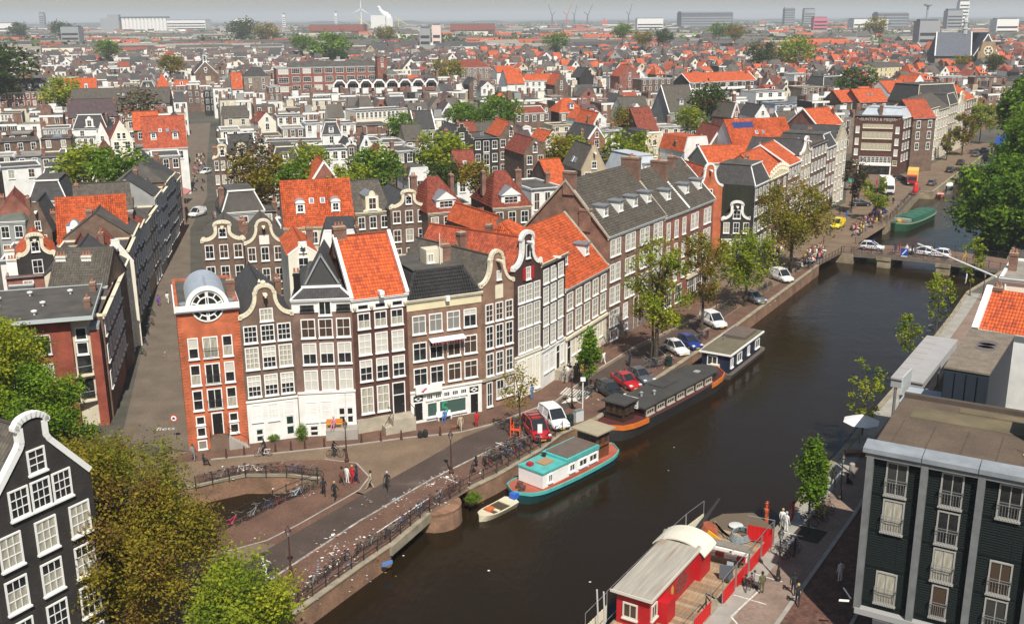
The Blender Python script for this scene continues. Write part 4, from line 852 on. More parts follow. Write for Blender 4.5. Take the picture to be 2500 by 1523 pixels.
for k in range(11):
 a,b=G(1368+k*6.2,962-k*-1.2),G(1385+k*6.2,946+k*1.2);L=dist(a,b);u=Vector(((b[0]-a[0])/L,(b[1]-a[1])/L,0));v=Vector((-u.y,u.x,0))*.09;mb.add([Vector((*a,.033))-v,Vector((*b,.033))-v,Vector((*b,.033))+v,Vector((*a,.033))+v])
 if k<6:
  a,b=G(1372+k*6.2,985-k*1.0),G(1392+k*6.2,972-k*1.0);L=dist(a,b);u=Vector(((b[0]-a[0])/L,(b[1]-a[1])/L,0));v=Vector((-u.y,u.x,0))*.09;mb.add([Vector((*a,.033))-v,Vector((*b,.033))-v,Vector((*b,.033))+v,Vector((*a,.033))+v])
tag(mb.build('hatched_marking',M_LINE),kind='structure')
def text_mesh(txt,size,ext,m,name):
 cu=bpy.data.curves.new(name,'FONT');cu.body=txt;cu.size=size;cu.align_x='CENTER';cu.extrude=ext;cu.resolution_u=4;o=bpy.data.objects.new(name,cu);COL.objects.link(o)
 me=bpy.data.meshes.new_from_object(o.evaluated_get(bpy.context.evaluated_depsgraph_get()));bpy.data.objects.remove(o);bpy.data.curves.remove(cu);me.materials.clear();me.materials.append(m);return me
def ground_text(txt,u,v,size,name,z=.03,rot=0.0,m=None):
 o=put(name,text_mesh(txt,size,.002,m or M_LINE,name));x,y=G(u,v);o.location=(x,y,z);o.rotation_euler=(0,0,rot);o['kind']='structure';return o
ground_text('fiets',404,1050,1.15,'painted_word',rot=.12)
def quay(name,pts,m=M_QWALL,cope=.55,side=1,z1=-.006):
 mb=MB();cb=MB()
 for a,b in zip(pts,pts[1:]):
  L=dist(a,b)
  if L<.05:continue
  u=Vector(((b[0]-a[0])/L,(b[1]-a[1])/L,0));v=Vector((-u.y,u.x,0))*side;c=Vector(((a[0]+b[0])/2,(a[1]+b[1])/2,0))
  mb.obox(c+v*.3+Vector((0,0,(z1+WZ-.8)/2)),u*(L/2+.02),v*.29,(0,0,(z1-WZ+.8)/2))
  k=max(1,int(L/1.6))
  for i in range(k):
   p=Vector((a[0],a[1],0))+u*(L*(i+.5)/k);cb.obox(p+v*(cope/2-.06)+Vector((0,0,.045)),u*(L/k/2-.012),v*(cope/2),(0,0,.05))
 o=tag(mb.build(name,m),kind='structure');c_=tag(cb.build('quay_coping',M_COPE),kind='structure')
 return o
quay('quay_wall',QL[1:8])
quay('quay_wall',QL2,M_QFAR)
quay('quay_wall',list(QR[3:13]),M_QFAR)
quay('quay_wall',list(CH_FAR[1:]),M_QWALL,side=1)
quay('quay_wall',list(CH_NEAR[:4]),M_QWALL,side=-1)
quay('quay_wall',[(-70,66),(-25.5,75.6)],M_QWALL,side=-1)
RK=[(2360,713),(2323,767),(2200,926),(2130,1006),(2053,1100),(2000,1157),(1948,1226)]
RE=[G(*p)for p in RK]+[(10.5,60.2),(3.9,50)]
def off(p,d):return(p[0]+.84*d,p[1]-.54*d)
poly_sheet('quay_street',RE+[off(p,12)for p in reversed(RE)],0.006,M_RED2)
poly_sheet('quay_pavers',[off(p,.3)for p in RE]+[off(p,4.6)for p in reversed(RE)],0.012,M_PINK)
poly_sheet('quay_edge_slabs',[off(p,.31)for p in RE]+[off(p,1.9)for p in reversed(RE)],0.017,M_CONC)
strip('kerb',[off(p,4.7)for p in RE],.3,.1,0.0,M_KERB)
strip('kerb',[off(p,9.0)for p in RE],.22,.1,0.0,M_KERB)
for p in[(1960,1310),(1990,1290),(1910,1420),(1870,1475)]:
 a=G(*p);paint([a,off(a,-2.4)],.12,.028,'parking_line')
paint([G(1785,1505),G(1855,1440)],.14,.029,'parking_line');paint([G(1785,1505),G(1800,1523)],.14,.029,'parking_line')
a=G(1965,1320);poly_sheet('tree_pit',[off(a,-1.2),off((a[0]+1.4,a[1]+2.0),-1.2),off((a[0]+1.4,a[1]+2.0),1.0),off(a,1.0)],.024,mat('dark_soil',(.04,.03,.022),.95,.3,2))
# ----- bridges
def railing(name,pts,label,h=1.05,step=1.6,m=IRON,group='iron railings along the water',zf=lambda p:0.0,posts=True):
 r=tag(empty(name,pts[0][0],pts[0][1]),label,'railing',group);o0=Vector((pts[0][0],pts[0][1],0))
 mb=MB();pm=MB();pm.box(-.035,.035,-.035,.035,0,h+.06);pm.lathe([(.05,h+.06),(.06,h+.11),(.02,h+.17)],6);pme=pm.mesh('post',m)
 for a,b in zip(pts,pts[1:]):
  za,zb=zf(a),zf(b);L=dist(a,b);A3,B3=Vector((a[0],a[1],za))-o0,Vector((b[0],b[1],zb))-o0
  for z,rr in((h,.03),(h*.55,.02),(h*.2,.016)):mb.tube(A3+Vector((0,0,z)),B3+Vector((0,0,z)),rr,n=5)
  k=max(1,int(round(L/step)))
  for i in range(k):p=A3+(B3-A3)*(i/k);put('post',pme,r,p)
 put('post',pme,r,B3);mb.build('rail',m,r)
 return r
bc=[G(526,1297),G(778,1183),G(1049,1257),G(954,1336)]
br=tag(empty('bridge',*G(800,1290)),'brick arched street bridge over the side canal, strewn with litter','bridge');o0=Vector((*G(800,1290),0))
deck=[(-25.6,75.4),G(526,1293),G(700,1208),G(778,1177),G(1049,1254),G(954,1336)]
mb=MB();mb.prism([(p[0]-o0.x,p[1]-o0.y)for p in deck],-.75,.002,'z');mb.build('deck',M_RED,br)
ec=MB()
a,b=Vector((*G(954,1336),0))-o0,Vector((*G(1049,1254),0))-o0;u=(b-a).normalized();v=Vector((u.y,-u.x,0));ec.obox((a+b)/2-v*.14+Vector((0,0,-.3)),u*((b-a).length/2+.05),v*.27,(0,0,.39))
ec.build('edge_beam',M_COPE,br)
pc=MB();c=Vector((*G(1092,1247),0))-o0;prof=[(2.3,WZ-.6),(2.2,-.3),(2.25,-.03)];pc.lathe(prof,16,(c.x-1.1,c.y+1.6,0));pc.build('rounded_pier',M_QWALL,br)
sg=MB();p=Vector((*G(944,1348),0))-o0;sg.obox((p.x+.05,p.y-.35,-.75),(.38,.25,0),(.02,-.03,0),(0,0,.16));sg.build('name_plate',mat('blue_plate',(.10,.22,.5),.4),br)
railing('railing',[G(694,1506),G(889,1370),G(954,1326),G(1049,1249),G(1147,1189),G(1213,1157),G(1320,1095),G(1373,1055)],'long dark railing on the bridge side facing the wide canal')
railing('railing',[G(500,1305),G(526,1293),G(600,1260),G(700,1212),G(776,1183)],'dark railing with many bicycles on the inner side of the near bridge')
railing('railing',[G(478,1192),G(600,1164),G(700,1164),G(776,1174)],'dark railing above the curved brick quay wall in front of the houses')
FB0,FB1=Vector((57.6,179.2,0)),Vector((80.5,164.4,0));fu=(FB1-FB0).normalized();fv=Vector((-fu.y,fu.x,0));FL=(FB1-FB0).length
def fbz(s):return 1.0*math.sin(math.pi*min(1,max(0,s/FL)))*.5
fb=tag(empty('bridge',FB0.x,FB0.y,0,math.atan2(fu.y,fu.x)),'distant low bridge on stone piers crossing the wide canal','bridge')
mb=MB();N=14
for i in range(N):
 s0,s1=FL*i/N,FL*(i+1)/N;z0,z1=fbz(s0),fbz(s1)
 for y0,y1,dz,th in((0,9,0,.55),):
  P=[(s0,y0,z0-th),(s1,y0,z1-th),(s1,y1,z1-th),(s0,y1,z0-th),(s0,y0,z0+.02),(s1,y0,z1+.02),(s1,y1,z1+.02),(s0,y1,z0+.02)]
  for q in((3,2,1,0),(4,5,6,7),(0,1,5,4),(2,3,7,6)):mb.add([P[k]for k in q])
mb.build('deck',mat('bridge_brick_paving',(.17,.105,.075),.9,.2,.6,fine=.2),fb)
eb=MB()
for i in range(N):
 s0,s1=FL*i/N,FL*(i+1)/N;z0,z1=fbz(s0),fbz(s1)
 P=[(s0,-.2,z0-.6),(s1,-.2,z1-.6),(s1,-.001,z1-.6),(s0,-.001,z0-.6),(s0,-.2,z0+.1),(s1,-.2,z1+.1),(s1,-.001,z1+.1),(s0,-.001,z0+.1)]
 for q in((3,2,1,0),(4,5,6,7),(0,1,5,4),(2,3,7,6)):eb.add([P[k]for k in q])
eb.build('edge_beam',mat('bridge_edge',(.16,.135,.11),.8,.2,1),fb)
for s in(7.4,17.0):
 pm=MB();pm.box(s-1.05,s+1.05,-.5,9.3,WZ-.6,.1);pm.box(s-1.2,s+1.2,-.65,-.501,-.45,.15);pm.build('pier',M_QFAR,fb)
for s,t in((-6,2.2),(FL-2,FL+4)):
 pm=MB();pm.box(s,t,-.3,9.2,WZ-.6,-.01);pm.build('abutment',M_QFAR,fb)
for y,lb in((.15,'railing on the near side of the distant bridge with blue sign'),(8.8,'railing on the far side of the distant bridge')):
 pts=[tuple((FB0+fu*(FL*k/8)+fv*y)[:2])for k in range(9)]
 railing('railing',pts,lb,zf=lambda p:fbz((Vector((p[0],p[1],0))-FB0).dot(fu))+.02,step=1.5)
railing('railing',[tuple(p)for p in QL[-2:]],'railing at the curved abutment left of the distant bridge')
railing('railing',QL2[:4],'dark bicycle railing beside the green barge')
# ----- the row of canal houses in front
def row3(cs,w,z0,z1,nx=2,ny=2,mode='mix'):return[(c,z0,w,z1-z0,nx,ny,mode)for c in cs]
FG='houses in the canal front row'
WHT_GF=WALL['wht']
A,B=W0[0],W0[1]
h1=make_house(A,B,14.0,13,'flat',0,'red','flt',0,0,0,'','orange brick corner house with round window and grey zinc barrel vault',FG,winspec=[],detail=2)
w1=dist(A,B)
for r,(z0,z1)in enumerate([(9.2,11.25),(6.58,8.63),(4.05,6.08)]):
 for c in(1.22,4.34):add_window(h1,c,z0,.95,z1-z0,1,2,['low','half','low','dark'][(r+int(c))%4],WHITE,2)
 o=add_window(h1,2.78,z0,1.4,z1-z0,2,1,['curt','dark','dark'][r],WHITE,2)
 b=MB()
 for z in(.12,.95):b.box(-.72,.72,-.30,-.27,z,z+.035)
 for k in range(13):x=-.7+1.4*k/12;b.box(x-.012,x+.012,-.295,-.275,.155,.95)
 for x in(-.72,.69):b.box(x,x+.03,-.30,-.10,.9,.95)
 b.build('balcony_rail',IRON,o)
for c in(1.28,4.36):
 for z0,z1 in((2.57,3.46),(1.36,2.34),(.04,.99)):
  if c>4 and z0<.5:continue
  add_window(h1,c,z0,.86,z1-z0,1,1,'dark' if z0>1 else 'grey',WHITE,2)
door(h1,2.84,1.46,.9,2.1,BLACKP,WHITE)
mb=MB();mb.box(2.0,3.7,-1.0,-.01,0,1.4);mb.build('porch',WALL['brn'],h1)
mb=MB()
for k in range(7):mb.box(3.701+k*.27,3.97+k*.27,-1.0,-.05,0,1.4-(k+1)*.19)
mb.build('stair',M_KERB,h1)
mb=MB()
for p,q in(((2.05,-.95,1.4),(2.05,-.95,2.3)),((3.7,-.95,1.4),(3.7,-.95,2.3)),((5.5,-.95,.1),(5.5,-.95,.95)),((3.7,-.95,2.3),(5.5,-.95,.95)),((2.05,-.95,2.3),(2.05,-.1,2.3))):mb.tube(p,q,.03,n=5)
mb.build('stair_rail',IRON,h1)
mb=MB();mb.box(-.18,w1+.1,-.3,-.065,13.85,14.42);mb.box(-.18,-.06,-.0649,9,13.85,14.42);mb.box(w1+.055,w1+.1,-.0649,9,13.85,14.42);mb.build('cornice',WHITE,h1)
bc_,bz,br_=2.82,14.2,1.95
mb=MB();vault=arc(bc_,bz,br_-.12,br_-.12,0,180,18);mb.prism(vault,.02,7.5,'y');
o=mb.build('barrel_vault',mat('zinc_barrel',(.36,.40,.45),.45,.12,1.2),h1)
sm=MB()
for k in range(9):y=.5+k*.85;sm.prism(arc(bc_,bz,br_-.08,br_-.08,0,180,18)+list(reversed(arc(bc_,bz,br_-.13,br_-.13,0,180,18))),y,y+.05,'y')
sm.box(bc_-.1,bc_+.1,.3,4.2,bz+br_-.1,bz+br_+.02);sm.build('standing_seam',mat('zinc_seam',(.27,.30,.34),.5),o)
ring=lambda r0,r1,a0,a1,n=28:arc(bc_,bz,r1,r1,a0,a1,n)+list(reversed(arc(bc_,bz,r0,r0,a0,a1,n)))
mb=MB();mb.prism(ring(1.56,1.96,0,180),-.22,.021,'y');mb.prism(ring(1.36,1.50,180,360),-.10,-.002,'y');mb.prism(ring(1.36,1.48,0,180),-.08,.0209,'y');mb.prism(ring(.86,.98,0,360,40),-.13,-.061,'y')
for a in range(0,360,36):
 t=math.radians(a+18);u=Vector((math.cos(t),0,math.sin(t)));mb.obox(Vector((bc_,-.095,bz))+u*1.17,u*.2,(0,.035,0),u.cross(Vector((0,1,0)))*.05)
mb.box(bc_-.14,bc_-.06,-.125,-.061,bz-1.38,bz+1.38);mb.box(bc_+.06,bc_+.14,-.125,-.061,bz-1.38,bz+1.38)
rw=mb.build('round_window',WHITE,h1)
mb=MB();mb.prism(arc(bc_,bz,1.40,1.40,0,360,40)[:-1],-.06,-.003,'y');mb.build('pane',PD,rw)
mb=MB();mb.prism(ring(1.37,1.56,0,180),-.05,.0208,'y');mb.build('vault_face',PD2,h1)
for x in(.75,4.95):
 mb=MB();mb.lathe([(.5,0),(.5,.35),(.42,.42),(.08,.46)],12,(x,1.2,14.0));mb.build('roof_vent',LEAD,h1)
mb=MB()
for k in range(44):
 z=.9+k*.295
 for x0,x1 in((-.02,.46 if k%2 else .3),(w1-(.46 if k%2 else .3),w1+.02)):mb.box(x0,x1,-.03,-.001,z,z+.13)
q=mb.build('quoin_course',WALL['red'],h1);q['kind']='stuff'
A,B=W0[1],W0[2]
h2=make_house(A,B,12.6,13,'bell',3.2,'brn','slt',0,0,0,'cream','brown bell gable house with white lower front and stone beast on top',FG,gf=(4.2,WHT_GF),detail=2,
winspec=row3((.92,2.53,4.09),1.3,10.2,11.9,3,3,'dark')+row3((.92,4.09),1.3,7.55,9.75,3,4,'curt')+[(2.53,7.55,1.3,2.2,3,4,'half')]+row3((.92,2.53,4.09),1.3,4.75,6.9,3,4,'half')+[(2.53,12.25,1.25,1.25,3,2,'curt')]+[(.98,2.2,1.05,1.75,2,3,'white'),(2.55,2.15,1.1,1.75,3,3,'low')])
door(h2,4.08,.25,.95,3.6,GREENP,WHITE,1.3);door(h2,1.1,-.02,.85,1.45,GREENP,WHITE)
mb=MB();mb.lathe([(.05,0),(.24,.12),(.26,.3),(.12,.45)],9,(2.45,.1,15.75));mb.lathe([(.1,0),(.15,.1),(.1,.25),(.03,.35)],8,(2.1,.1,16.0));mb.box(1.95,2.95,-.05,.3,15.72,15.86);mb.build('stone_beast',CREAM,h2)
A,B=W0[2],W0[3];w3=dist(A,B)
h3=make_house(A,B,14.1,13,'mansard',.9,'mau','slt',0,0,0,'white','mauve brown house with black loft door in its white frieze and cafe front',FG,gf=(4.5,WHT_GF),detail=2,
winspec=row3((1.4,3.07,4.77),1.38,10.2,12.1,2,2,'brown')+row3((1.4,3.07,4.77),1.36,7.5,9.65,2,2,'half')+row3((1.4,3.07,4.77),1.36,4.75,6.9,2,2,'white')+[(1.27,1.55,1.2,2.1,1,2,'low'),(2.73,1.6,1.2,2.1,1,2,'low')])
door(h3,4.2,1.1,.72,3.1,BLACKP,WHITE,1.2);door(h3,5.0,1.1,.72,3.1,BLACKP,WHITE,1.2)
mb=MB();mb.box(0,w3,-.06,-.001,12.75,13.55);mb.build('frieze',WHITE,h3)
for c,hh,zz in((1.4,.5,13.0),(4.85,.5,13.0)):add_window(h3,c,zz,1.3,hh,3,1,'dim',BLACKP,2,y=-.062)
add_window(h3,3.1,12.45,1.25,1.4,2,1,'dark',WHITE,2,y=-.07)
mb=MB();mb.prism([(1.2,15.0),(4.5,15.0),(2.85,18.0)],1.8,9.5,'y');q=mb.build('roof_ridge',ROOF['slt'],h3);trim_along(q,[(1.1,14.95),(2.85,18.06),(4.6,14.95)],ZINC,.16,1.6,1.79,'verge')
chimney(h3,.45,1.8,14.6,1.7,.6,.6,BLACKP,2)
mb=MB();mb.box(2.6,5.7,-1.5,-.06,0,1.05);mb.build('stoop',M_KERB,h3)
door(h3,1.4,-.05,1.0,1.15,BLACKP,WHITE)
A,B=W0[3],W0[4];w4=dist(A,B)
h4=make_house(A,B,13.9,10,'side',5.2,'dbr','rdo',0,0,0,'','dark red brown house with single orange tiled roof and ornate white frieze',FG,detail=2,
winspec=row3((1.15,2.85,4.55),1.28,10.8,12.4,2,2,'low')+row3((1.15,2.85,4.55),1.3,8.15,10.25,2,3,'white')+row3((1.15,2.85,4.55),1.3,5.4,7.6,2,3,'half')+row3((1.15,2.8),1.3,2.0,4.75,2,3,'curt'))
door(h4,4.45,1.45,1.15,3.25,BLACKP,WHITE,1.2);door(h4,1.15,0,.9,1.4,BLACKP,WHITE)
mb=MB();mb.box(0,w4,-.12,-.001,12.6,13.4);q=mb.build('frieze',WHITE,h4)
mb=MB()
for x in(.25,1.95,3.75,5.4):mb.lathe([(.05,-.3),(.16,-.1),(.2,.1),(.1,.28)],8,(x,-.2,13.0))
mb.build('frieze_bracket',CREAM,h4)
for x in(1.1,2.85,4.6):
 mb=MB();mb.box(x-.48,x+.48,-.135,-.121,12.85,13.2);mb.build('frieze_grille',BLACKP,h4)
mb=MB();mb.box(2.7,3.0,-.9,.3,13.95,14.2);mb.box(2.62,3.08,-.95,-.1,14.201,14.55);mb.build('hoist_beam',WHITE,h4)
for x in(-.02,w4+.02):
 mb=MB();mb.obox((x,2.4,16.6),(.17,0,0),(0,2.62,2.65),(0,-.14,.14));mb.build('verge_board',WHITE,h4)
chimney(h4,.55,5.0,18.6,1.5,1.3,.8,CHIM,3)
mb=MB();mb.box(0,w4,-.1,-.001,0,1.5);mb.build('plinth',STONE,h4)
mb=MB();mb.box(3.2,5.6,-1.7,-.11,0,1.45);mb.box(2.4,3.199,-1.7,-.5,0,.75);mb.build('stoop',STONE,h4)
mb=MB()
for x in(3.25,5.5):mb.tube((x,-1.6,1.45),(x,-1.6,2.4),.03);mb.tube((x,-1.6,2.4),(x,-.12,2.4),.03)
mb.tube((3.25,-1.6,2.4),(2.3,-1.6,1.0),.03);mb.build('stair_rail',IRON,h4)
tm=MB();tw,th=.285,.40
pf=[(0,.0),(.25,.05),(.55,.065),(.85,.03),(1.0,.0)]
for i in range(4):
 (a,ha),(b,hb)=pf[i],pf[i+1];tm.add([(a*tw,0,ha+.05),(b*tw,0,hb+.05),(b*tw,th+.05,hb),(a*tw,th+.05,ha)]);tm.add([(a*tw,0,ha+.0),(b*tw,0,hb+.0),(b*tw,0,hb+.05),(a*tw,0,ha+.05)])
TMS=[]
for k,c in enumerate([(.50,.095,.025),(.57,.11,.028),(.42,.075,.026),(.34,.065,.03)]):
 m_=mat('single_pantile_%d'%k,c,.8,.2,3.0,fine=.15);me=tm.mesh('tile',m_);TMS.append(me)
def lay_tiles(root,p0,u,v,n,nc,nr,name='tile',lim=300):
 rot=Matrix((u,v,n)).transposed().to_4x4();cnt=0
 for r in range(nr):
  for c in range(nc):
   o=bpy.data.objects.new(name,RNG.choices(TMS,(4,4,2,1))[0]);o.matrix_local=Matrix.Translation(p0+u*(c*tw)+v*(r*th)+n*(.02+RNG.uniform(0,.015)))@rot
   link(o,root);cnt+=1
s0,s1=Vector((.16,-.25,13.8)),Vector((.16,5.0,19.1));v4=(s1-s0).normalized();u4=Vector((1,0,0));n4=u4.cross(v4)
nr=int((s1-s0).length/th);nc=int((w4-.3)/tw);lay_tiles(h4,s0,u4,v4,n4,nc,nr)
A,B=W0[4],W0[5];w5=dist(A,B)
h5=make_house(A,B,13.1,9,'mansard',2.6,'tan','blt',0,0,0,'cream,tiles','wide tan brick house over a white shop with green numeral in its window',FG,gf=(3.3,WHT_GF),detail=2,
winspec=[(c,9.5,1.45,1.9,2,2,m,WHITE,.68)for c,m in((1.2,'grey'),(3.0,'grey'),(4.95,'grey'),(6.8,'half'))]+[(c,6.65,1.5,1.95,2,2,m,WHITE,.68)for c,m in((1.2,'dark'),(3.0,'dark'),(4.95,'brown'),(6.8,'brown'))]+[(c,4.0,1.5,1.9,2,2,m,WHITE,.68)for c,m in((1.2,'dark'),(3.0,'dark'),(4.95,'brown'),(6.8,'brown'))])
door(h5,.85,.35,.85,1.85,BLACKP,WHITE,y=-.05);door(h5,7.1,.1,.85,2.05,BLACKP,WHITE,y=-.05)
for c,ww in((2.35,1.2),(4.65,3.1)):
 add_window(h5,c,.45,ww,1.6,1,1,'green',WHITE,2,y=-.052)
for k in range(5):add_window(h5,2.1+k*.95,2.35,.75,.6,3,1,'dim',WHITE,2,y=-.052)
for x in(.85,7.1):
 mb=MB();mb.box(x-.5,x+.5,-.10,-.051,2.35,2.95);q=mb.build('fanlight',PD,h5);m2=MB();m2.prism([(x-.45,2.65),(x,2.4),(x+.45,2.65),(x,2.9)],-.115,-.101,'y');m2.build('diamond_panel',WHITE,q)
 m3=MB();m3.prism([(x-.22,2.65),(x,2.53),(x+.22,2.65),(x,2.77)],-.125,-.116,'y');m3.build('diamond_pane',PD,q)
mb=MB();mb.box(.5,3.35,-.5,-.17,3.25,4.0);sgn=mb.build('shop_sign',WHITE,h5)
mb=MB();mb.prism([(1.0,3.5),(1.25,3.42),(1.75,3.8),(1.5,3.85)],-.512,-.501,'y');mb.build('sign_emblem',mat('pink_emblem',(.62,.06,.18),.5),sgn);mb=MB();mb.prism([(1.15,3.42),(1.3,3.4),(1.42,3.6),(1.3,3.62)],-.514,-.5125,'y');mb.build('sign_emblem',mat('blue_emblem',(.08,.12,.45),.5),sgn)
def wall_text(root,txt,x,z,size,y,m,name='lettering',ext=.012,font_scale=1.0,align='CENTER'):
 o=put(name,text_mesh(txt,size,ext,m,name),root);o.location=(x,y,z);o.rotation_euler=(math.pi/2,0,0);return o
wall_text(h5,'5',3.75,.5,2.0,-.12,mat('green_numeral',(.03,.30,.17),.5),'numeral')
mb=MB();mb.prism([(-.15,0),(-1.05,-.22),(-1.02,-.27),(-.15,-.06)],2.15,5.95,'x');q=mb.build('awning',WHITE,h5);q.location=(0,0,8.9)
mb=MB()
for k in range(13):x=2.2+k*.29;mb.box(x,x+.14,-1.07,-1.05,8.4,8.65)
mb.build('awning_fringe',mat('brown_red_fringe',(.25,.07,.06),.8),h5)
mb=MB();mb.box(3.3,5.1,2.7,4.4,15.6,17.3);q=mb.build('roof_cabin',WALL['crm'],h5);add_window(h5,3.75,16.0,.7,.9,2,1,'curt',WHITE,1,y=2.69)
mb=MB();mb.tube((4.6,2.2,15.6),(4.6,2.2,19.0),.035);mb.build('flag_pole',WHITE,h5);chimney(h5,5.6,3.4,16.0,1.6,1.0,.7,CHIM,3)
mb=MB();mb.box(4.05,4.45,-.5,.2,12.6,13.15);mb.build('hoist_beam',WHITE,h5)
mb=MB();mb.box(-.05,w5+.05,-.065,-.001,11.95,12.6);mb.build('frieze',mat('pale_yellow_frieze',(.70,.62,.40),.6,.08,1),h5)
A,B=W0[5],W0[6]
h6=make_house(A,B,13.4,14,'bell',3.6,'tan','gtl',0,0,0,'cream','slender tan bell gable house turned at the bend of the row',FG,detail=2,
winspec=row3((1.1,2.46,3.82),1.05,9.55,11.5,2,3,'brown')+row3((1.1,2.46,3.82),1.05,6.7,9.15,2,3,'dark')+row3((1.1,2.46,3.82),1.02,3.7,6.15,2,3,'dim')+[(2.46,13.9,.6,.95,1,1,'white')]+[(1.0,.3,.8,2.7,2,2,'dark'),(2.5,.9,1.1,2.1,2,2,'low'),(3.8,.9,1.1,2.1,2,2,'curt')])
mb=MB();mb.box(1.95,3.0,-.07,-.001,11.9,13.35);mb.build('white_plaque',CREAM,h6);mb=MB();mb.box(0,4.5,-.22,-.001,3.25,3.5);mb.build('shop_cornice',STONE,h6)
chimney(h6,3.6,7.5,15.4,2.2,.9,.8,CHIM,0)
A,B=W0[6],W0[7]
h7=make_house(A,B,14.4,14,'neck',3.9,'wine','rdo',0,0,0,'white','dark wine brick neck gable house with red attic shutters',FG,gf=(4.7,WALL['crw']),detail=2,
winspec=row3((1.27,2.6,4.0),1.12,10.7,12.6,2,3,'curt')+row3((1.27,2.6,4.0),1.12,7.9,10.35,2,3,'curt')+row3((1.27,2.6,4.0),1.12,5.1,7.6,2,3,'curt')+[(2.45,13.1,.85,1.35,2,2,'curt'),(2.45,15.4,.7,1.5,1,1,'dark')]+[(1.2,1.5,1.2,2.8,2,2,'brown'),(2.7,1.5,1.2,2.8,2,2,'brown'),(4.1,.4,.9,3.9,2,2,'dark')])
for s in(-1,1):
 mb=MB();mb.box(2.45+s*.72-.22,2.45+s*.72+.22,-.14,-.02,13.1,14.45);mb.build('shutter',REDP,h7)
A,B=W0[7],W0[8];w8=dist(A,B)
h8=make_house(A,B,14.4,12,'hip',3.6,'wine','org',0,0,0,'cream,tiles','dark wine brick house with heavy cream cornice and white lower front',FG,gf=(4.2,WALL['wht']),detail=2,
winspec=row3((1.15,3.0,4.9),1.32,11.9,13.5,3,3,'curt')+row3((1.15,3.0,4.9),1.3,9.6,11.5,3,4,'curt')+row3((1.15,3.0,4.9),1.3,7.1,9.2,3,4,'curt')+row3((1.15,3.0,4.9),1.3,4.7,6.8,3,4,'curt')+[(1.2,1.6,1.2,2.1,3,3,'white'),(2.7,1.6,1.2,2.1,3,3,'white'),(5.4,1.6,.9,2.2,2,3,'white')])
door(h8,4.15,1.2,.8,2.7,BLACKP,WHITE,.7,y=-.05);mb=MB();mb.box(3.4,5.6,-1.7,-.06,0,1.2);mb.build('stoop',STONE,h8)
mb=MB();mb.box(2.85,3.2,-.9,.2,14.42,14.6);mb.build('hoist_beam',WHITE,h8)
A,B=W0[8],W0[9];w9=dist(A,B)
h9=make_house(A,B,10.1,12,'side',6.2,'tan','org',0,0,0,'tiles,dormer2','lower tan house with red window panels and two dormers on orange roof',FG,detail=2,
winspec=[(w9*(k+.5)/5,7.35,1.62,2.0,2,3,'curt')for k in range(5)]+[(w9*(k+.5)/5,4.6,1.62,2.35,2,3,'curt')for k in range(5)]+[(c,1.55,1.15,2.2,1,2,'red')for c in(2.4,3.9,5.4,8.9,10.6)]+[(c,.3,1.1,.95,3,1,'dim')for c in(2.4,3.9,5.4)])
mb=MB();mb.box(.1,w9-.1,-.06,-.001,.2,3.9);mb.box(0,w9,-.3,-.001,3.91,4.2);mb.build('ground_floor_front',CREAM,h9);door(h9,.9,.9,.9,2.7,BLACKP,WHITE,.7,y=-.062);door(h9,7.1,.9,.9,2.7,GREENP,WHITE,.7,y=-.062)
mb=MB();mb.box(.2,1.8,-1.3,-.07,0,.9);mb.build('stoop',STONE,h9)
mb=MB();mb.obox((w9+.02,3,13.3),(.2,0,0),(0,3.1,3.15),(0,-.14,.14));mb.build('verge_board',STONE,h9)
A,B=W0[9],W0[10];w10=dist(A,B)
def pairs(w,n,ww,gap,z0,h,mode='curt',nx=2,ny=3):
 L=[]
 for k in range(n):
  c=w*(k+.5)/n
  for s in(-1,1):L.append((c+s*(ww/2+gap/2),z0,ww,h,nx,ny,mode))
 return L
h10=make_house(A,B,13.9,12,'side',6.4,'brk2','gtl',0,0,0,'tiles,dormer4','big brown brick block with four small dormers and high blank red gable end',FG,detail=2,
winspec=pairs(w10,4,1.25,.25,11.1,2.15)+pairs(w10,4,1.25,.25,7.9,2.2)+pairs(w10,4,1.25,.25,4.85,2.3)+pairs(w10,4,1.2,.25,2.0,2.1)[:2]+[(5.2,2.2,1.3,2.0,3,3,'white'),(11.5,2.2,1.4,2.0,3,3,'curt'),(14.2,2.2,1.4,2.0,3,3,'curt'),(2.0,0.1,2.0,1.4,4,1,'dark'),(5.4,.6,1.1,.9,2,1,'white')])
door(h10,8.3,.1,1.2,4.2,BLACKP,CREAM,1.6);door(h10,13.0,.1,1.4,2.0,BLACKP,CREAM)
mb=MB();mb.box(.02,w10-.02,-.06,-.001,0,1.8);mb.build('plinth',mat('purple_grey_plinth',(.22,.17,.15),.85,.2,1),h10)
for x,y in((-.05,6),(w10+.02,6)):
 for s in(-1,1):mb=MB();mb.obox((x,6+s*3.05,17.15),(.22,0,0),(0,3.1,-s*3.3),(0,0,.16));mb.build('verge_coping',STONE,h10)
chimney(h10,.2,5.6,20.2,1.3,.8,1.6,CHIM,0);chimney(h10,.15,3.2,15.8,1.2,.7,1.6,CHIM,0);chimney(h10,w10-.2,5.2,18.5,3.0,1.0,2.6,CHIM,3)
A,B=W0[10],W0[11];wa=dist(A,B)
h10b=make_house(A,B,13.6,11,'side',5.6,'rbk','gtl',0,0,0,'white,tiles,dormer1','narrow red brick block with one dormer between two larger ones',FG,detail=2,
winspec=[(wa*(k+.5)/3,z,1.15,2.4,2,3,'curt')for k in range(3)for z in(10.2,6.9,3.9)]+[(c,.5,2.2,2.6,3,2,'dim')for c in(1.8,5.2)])
chimney(h10b,wa-.3,4.6,17.6,2.6,1.0,2.4,CHIM,3)
A,B=W0[11],W0[12];wb=dist(A,B)
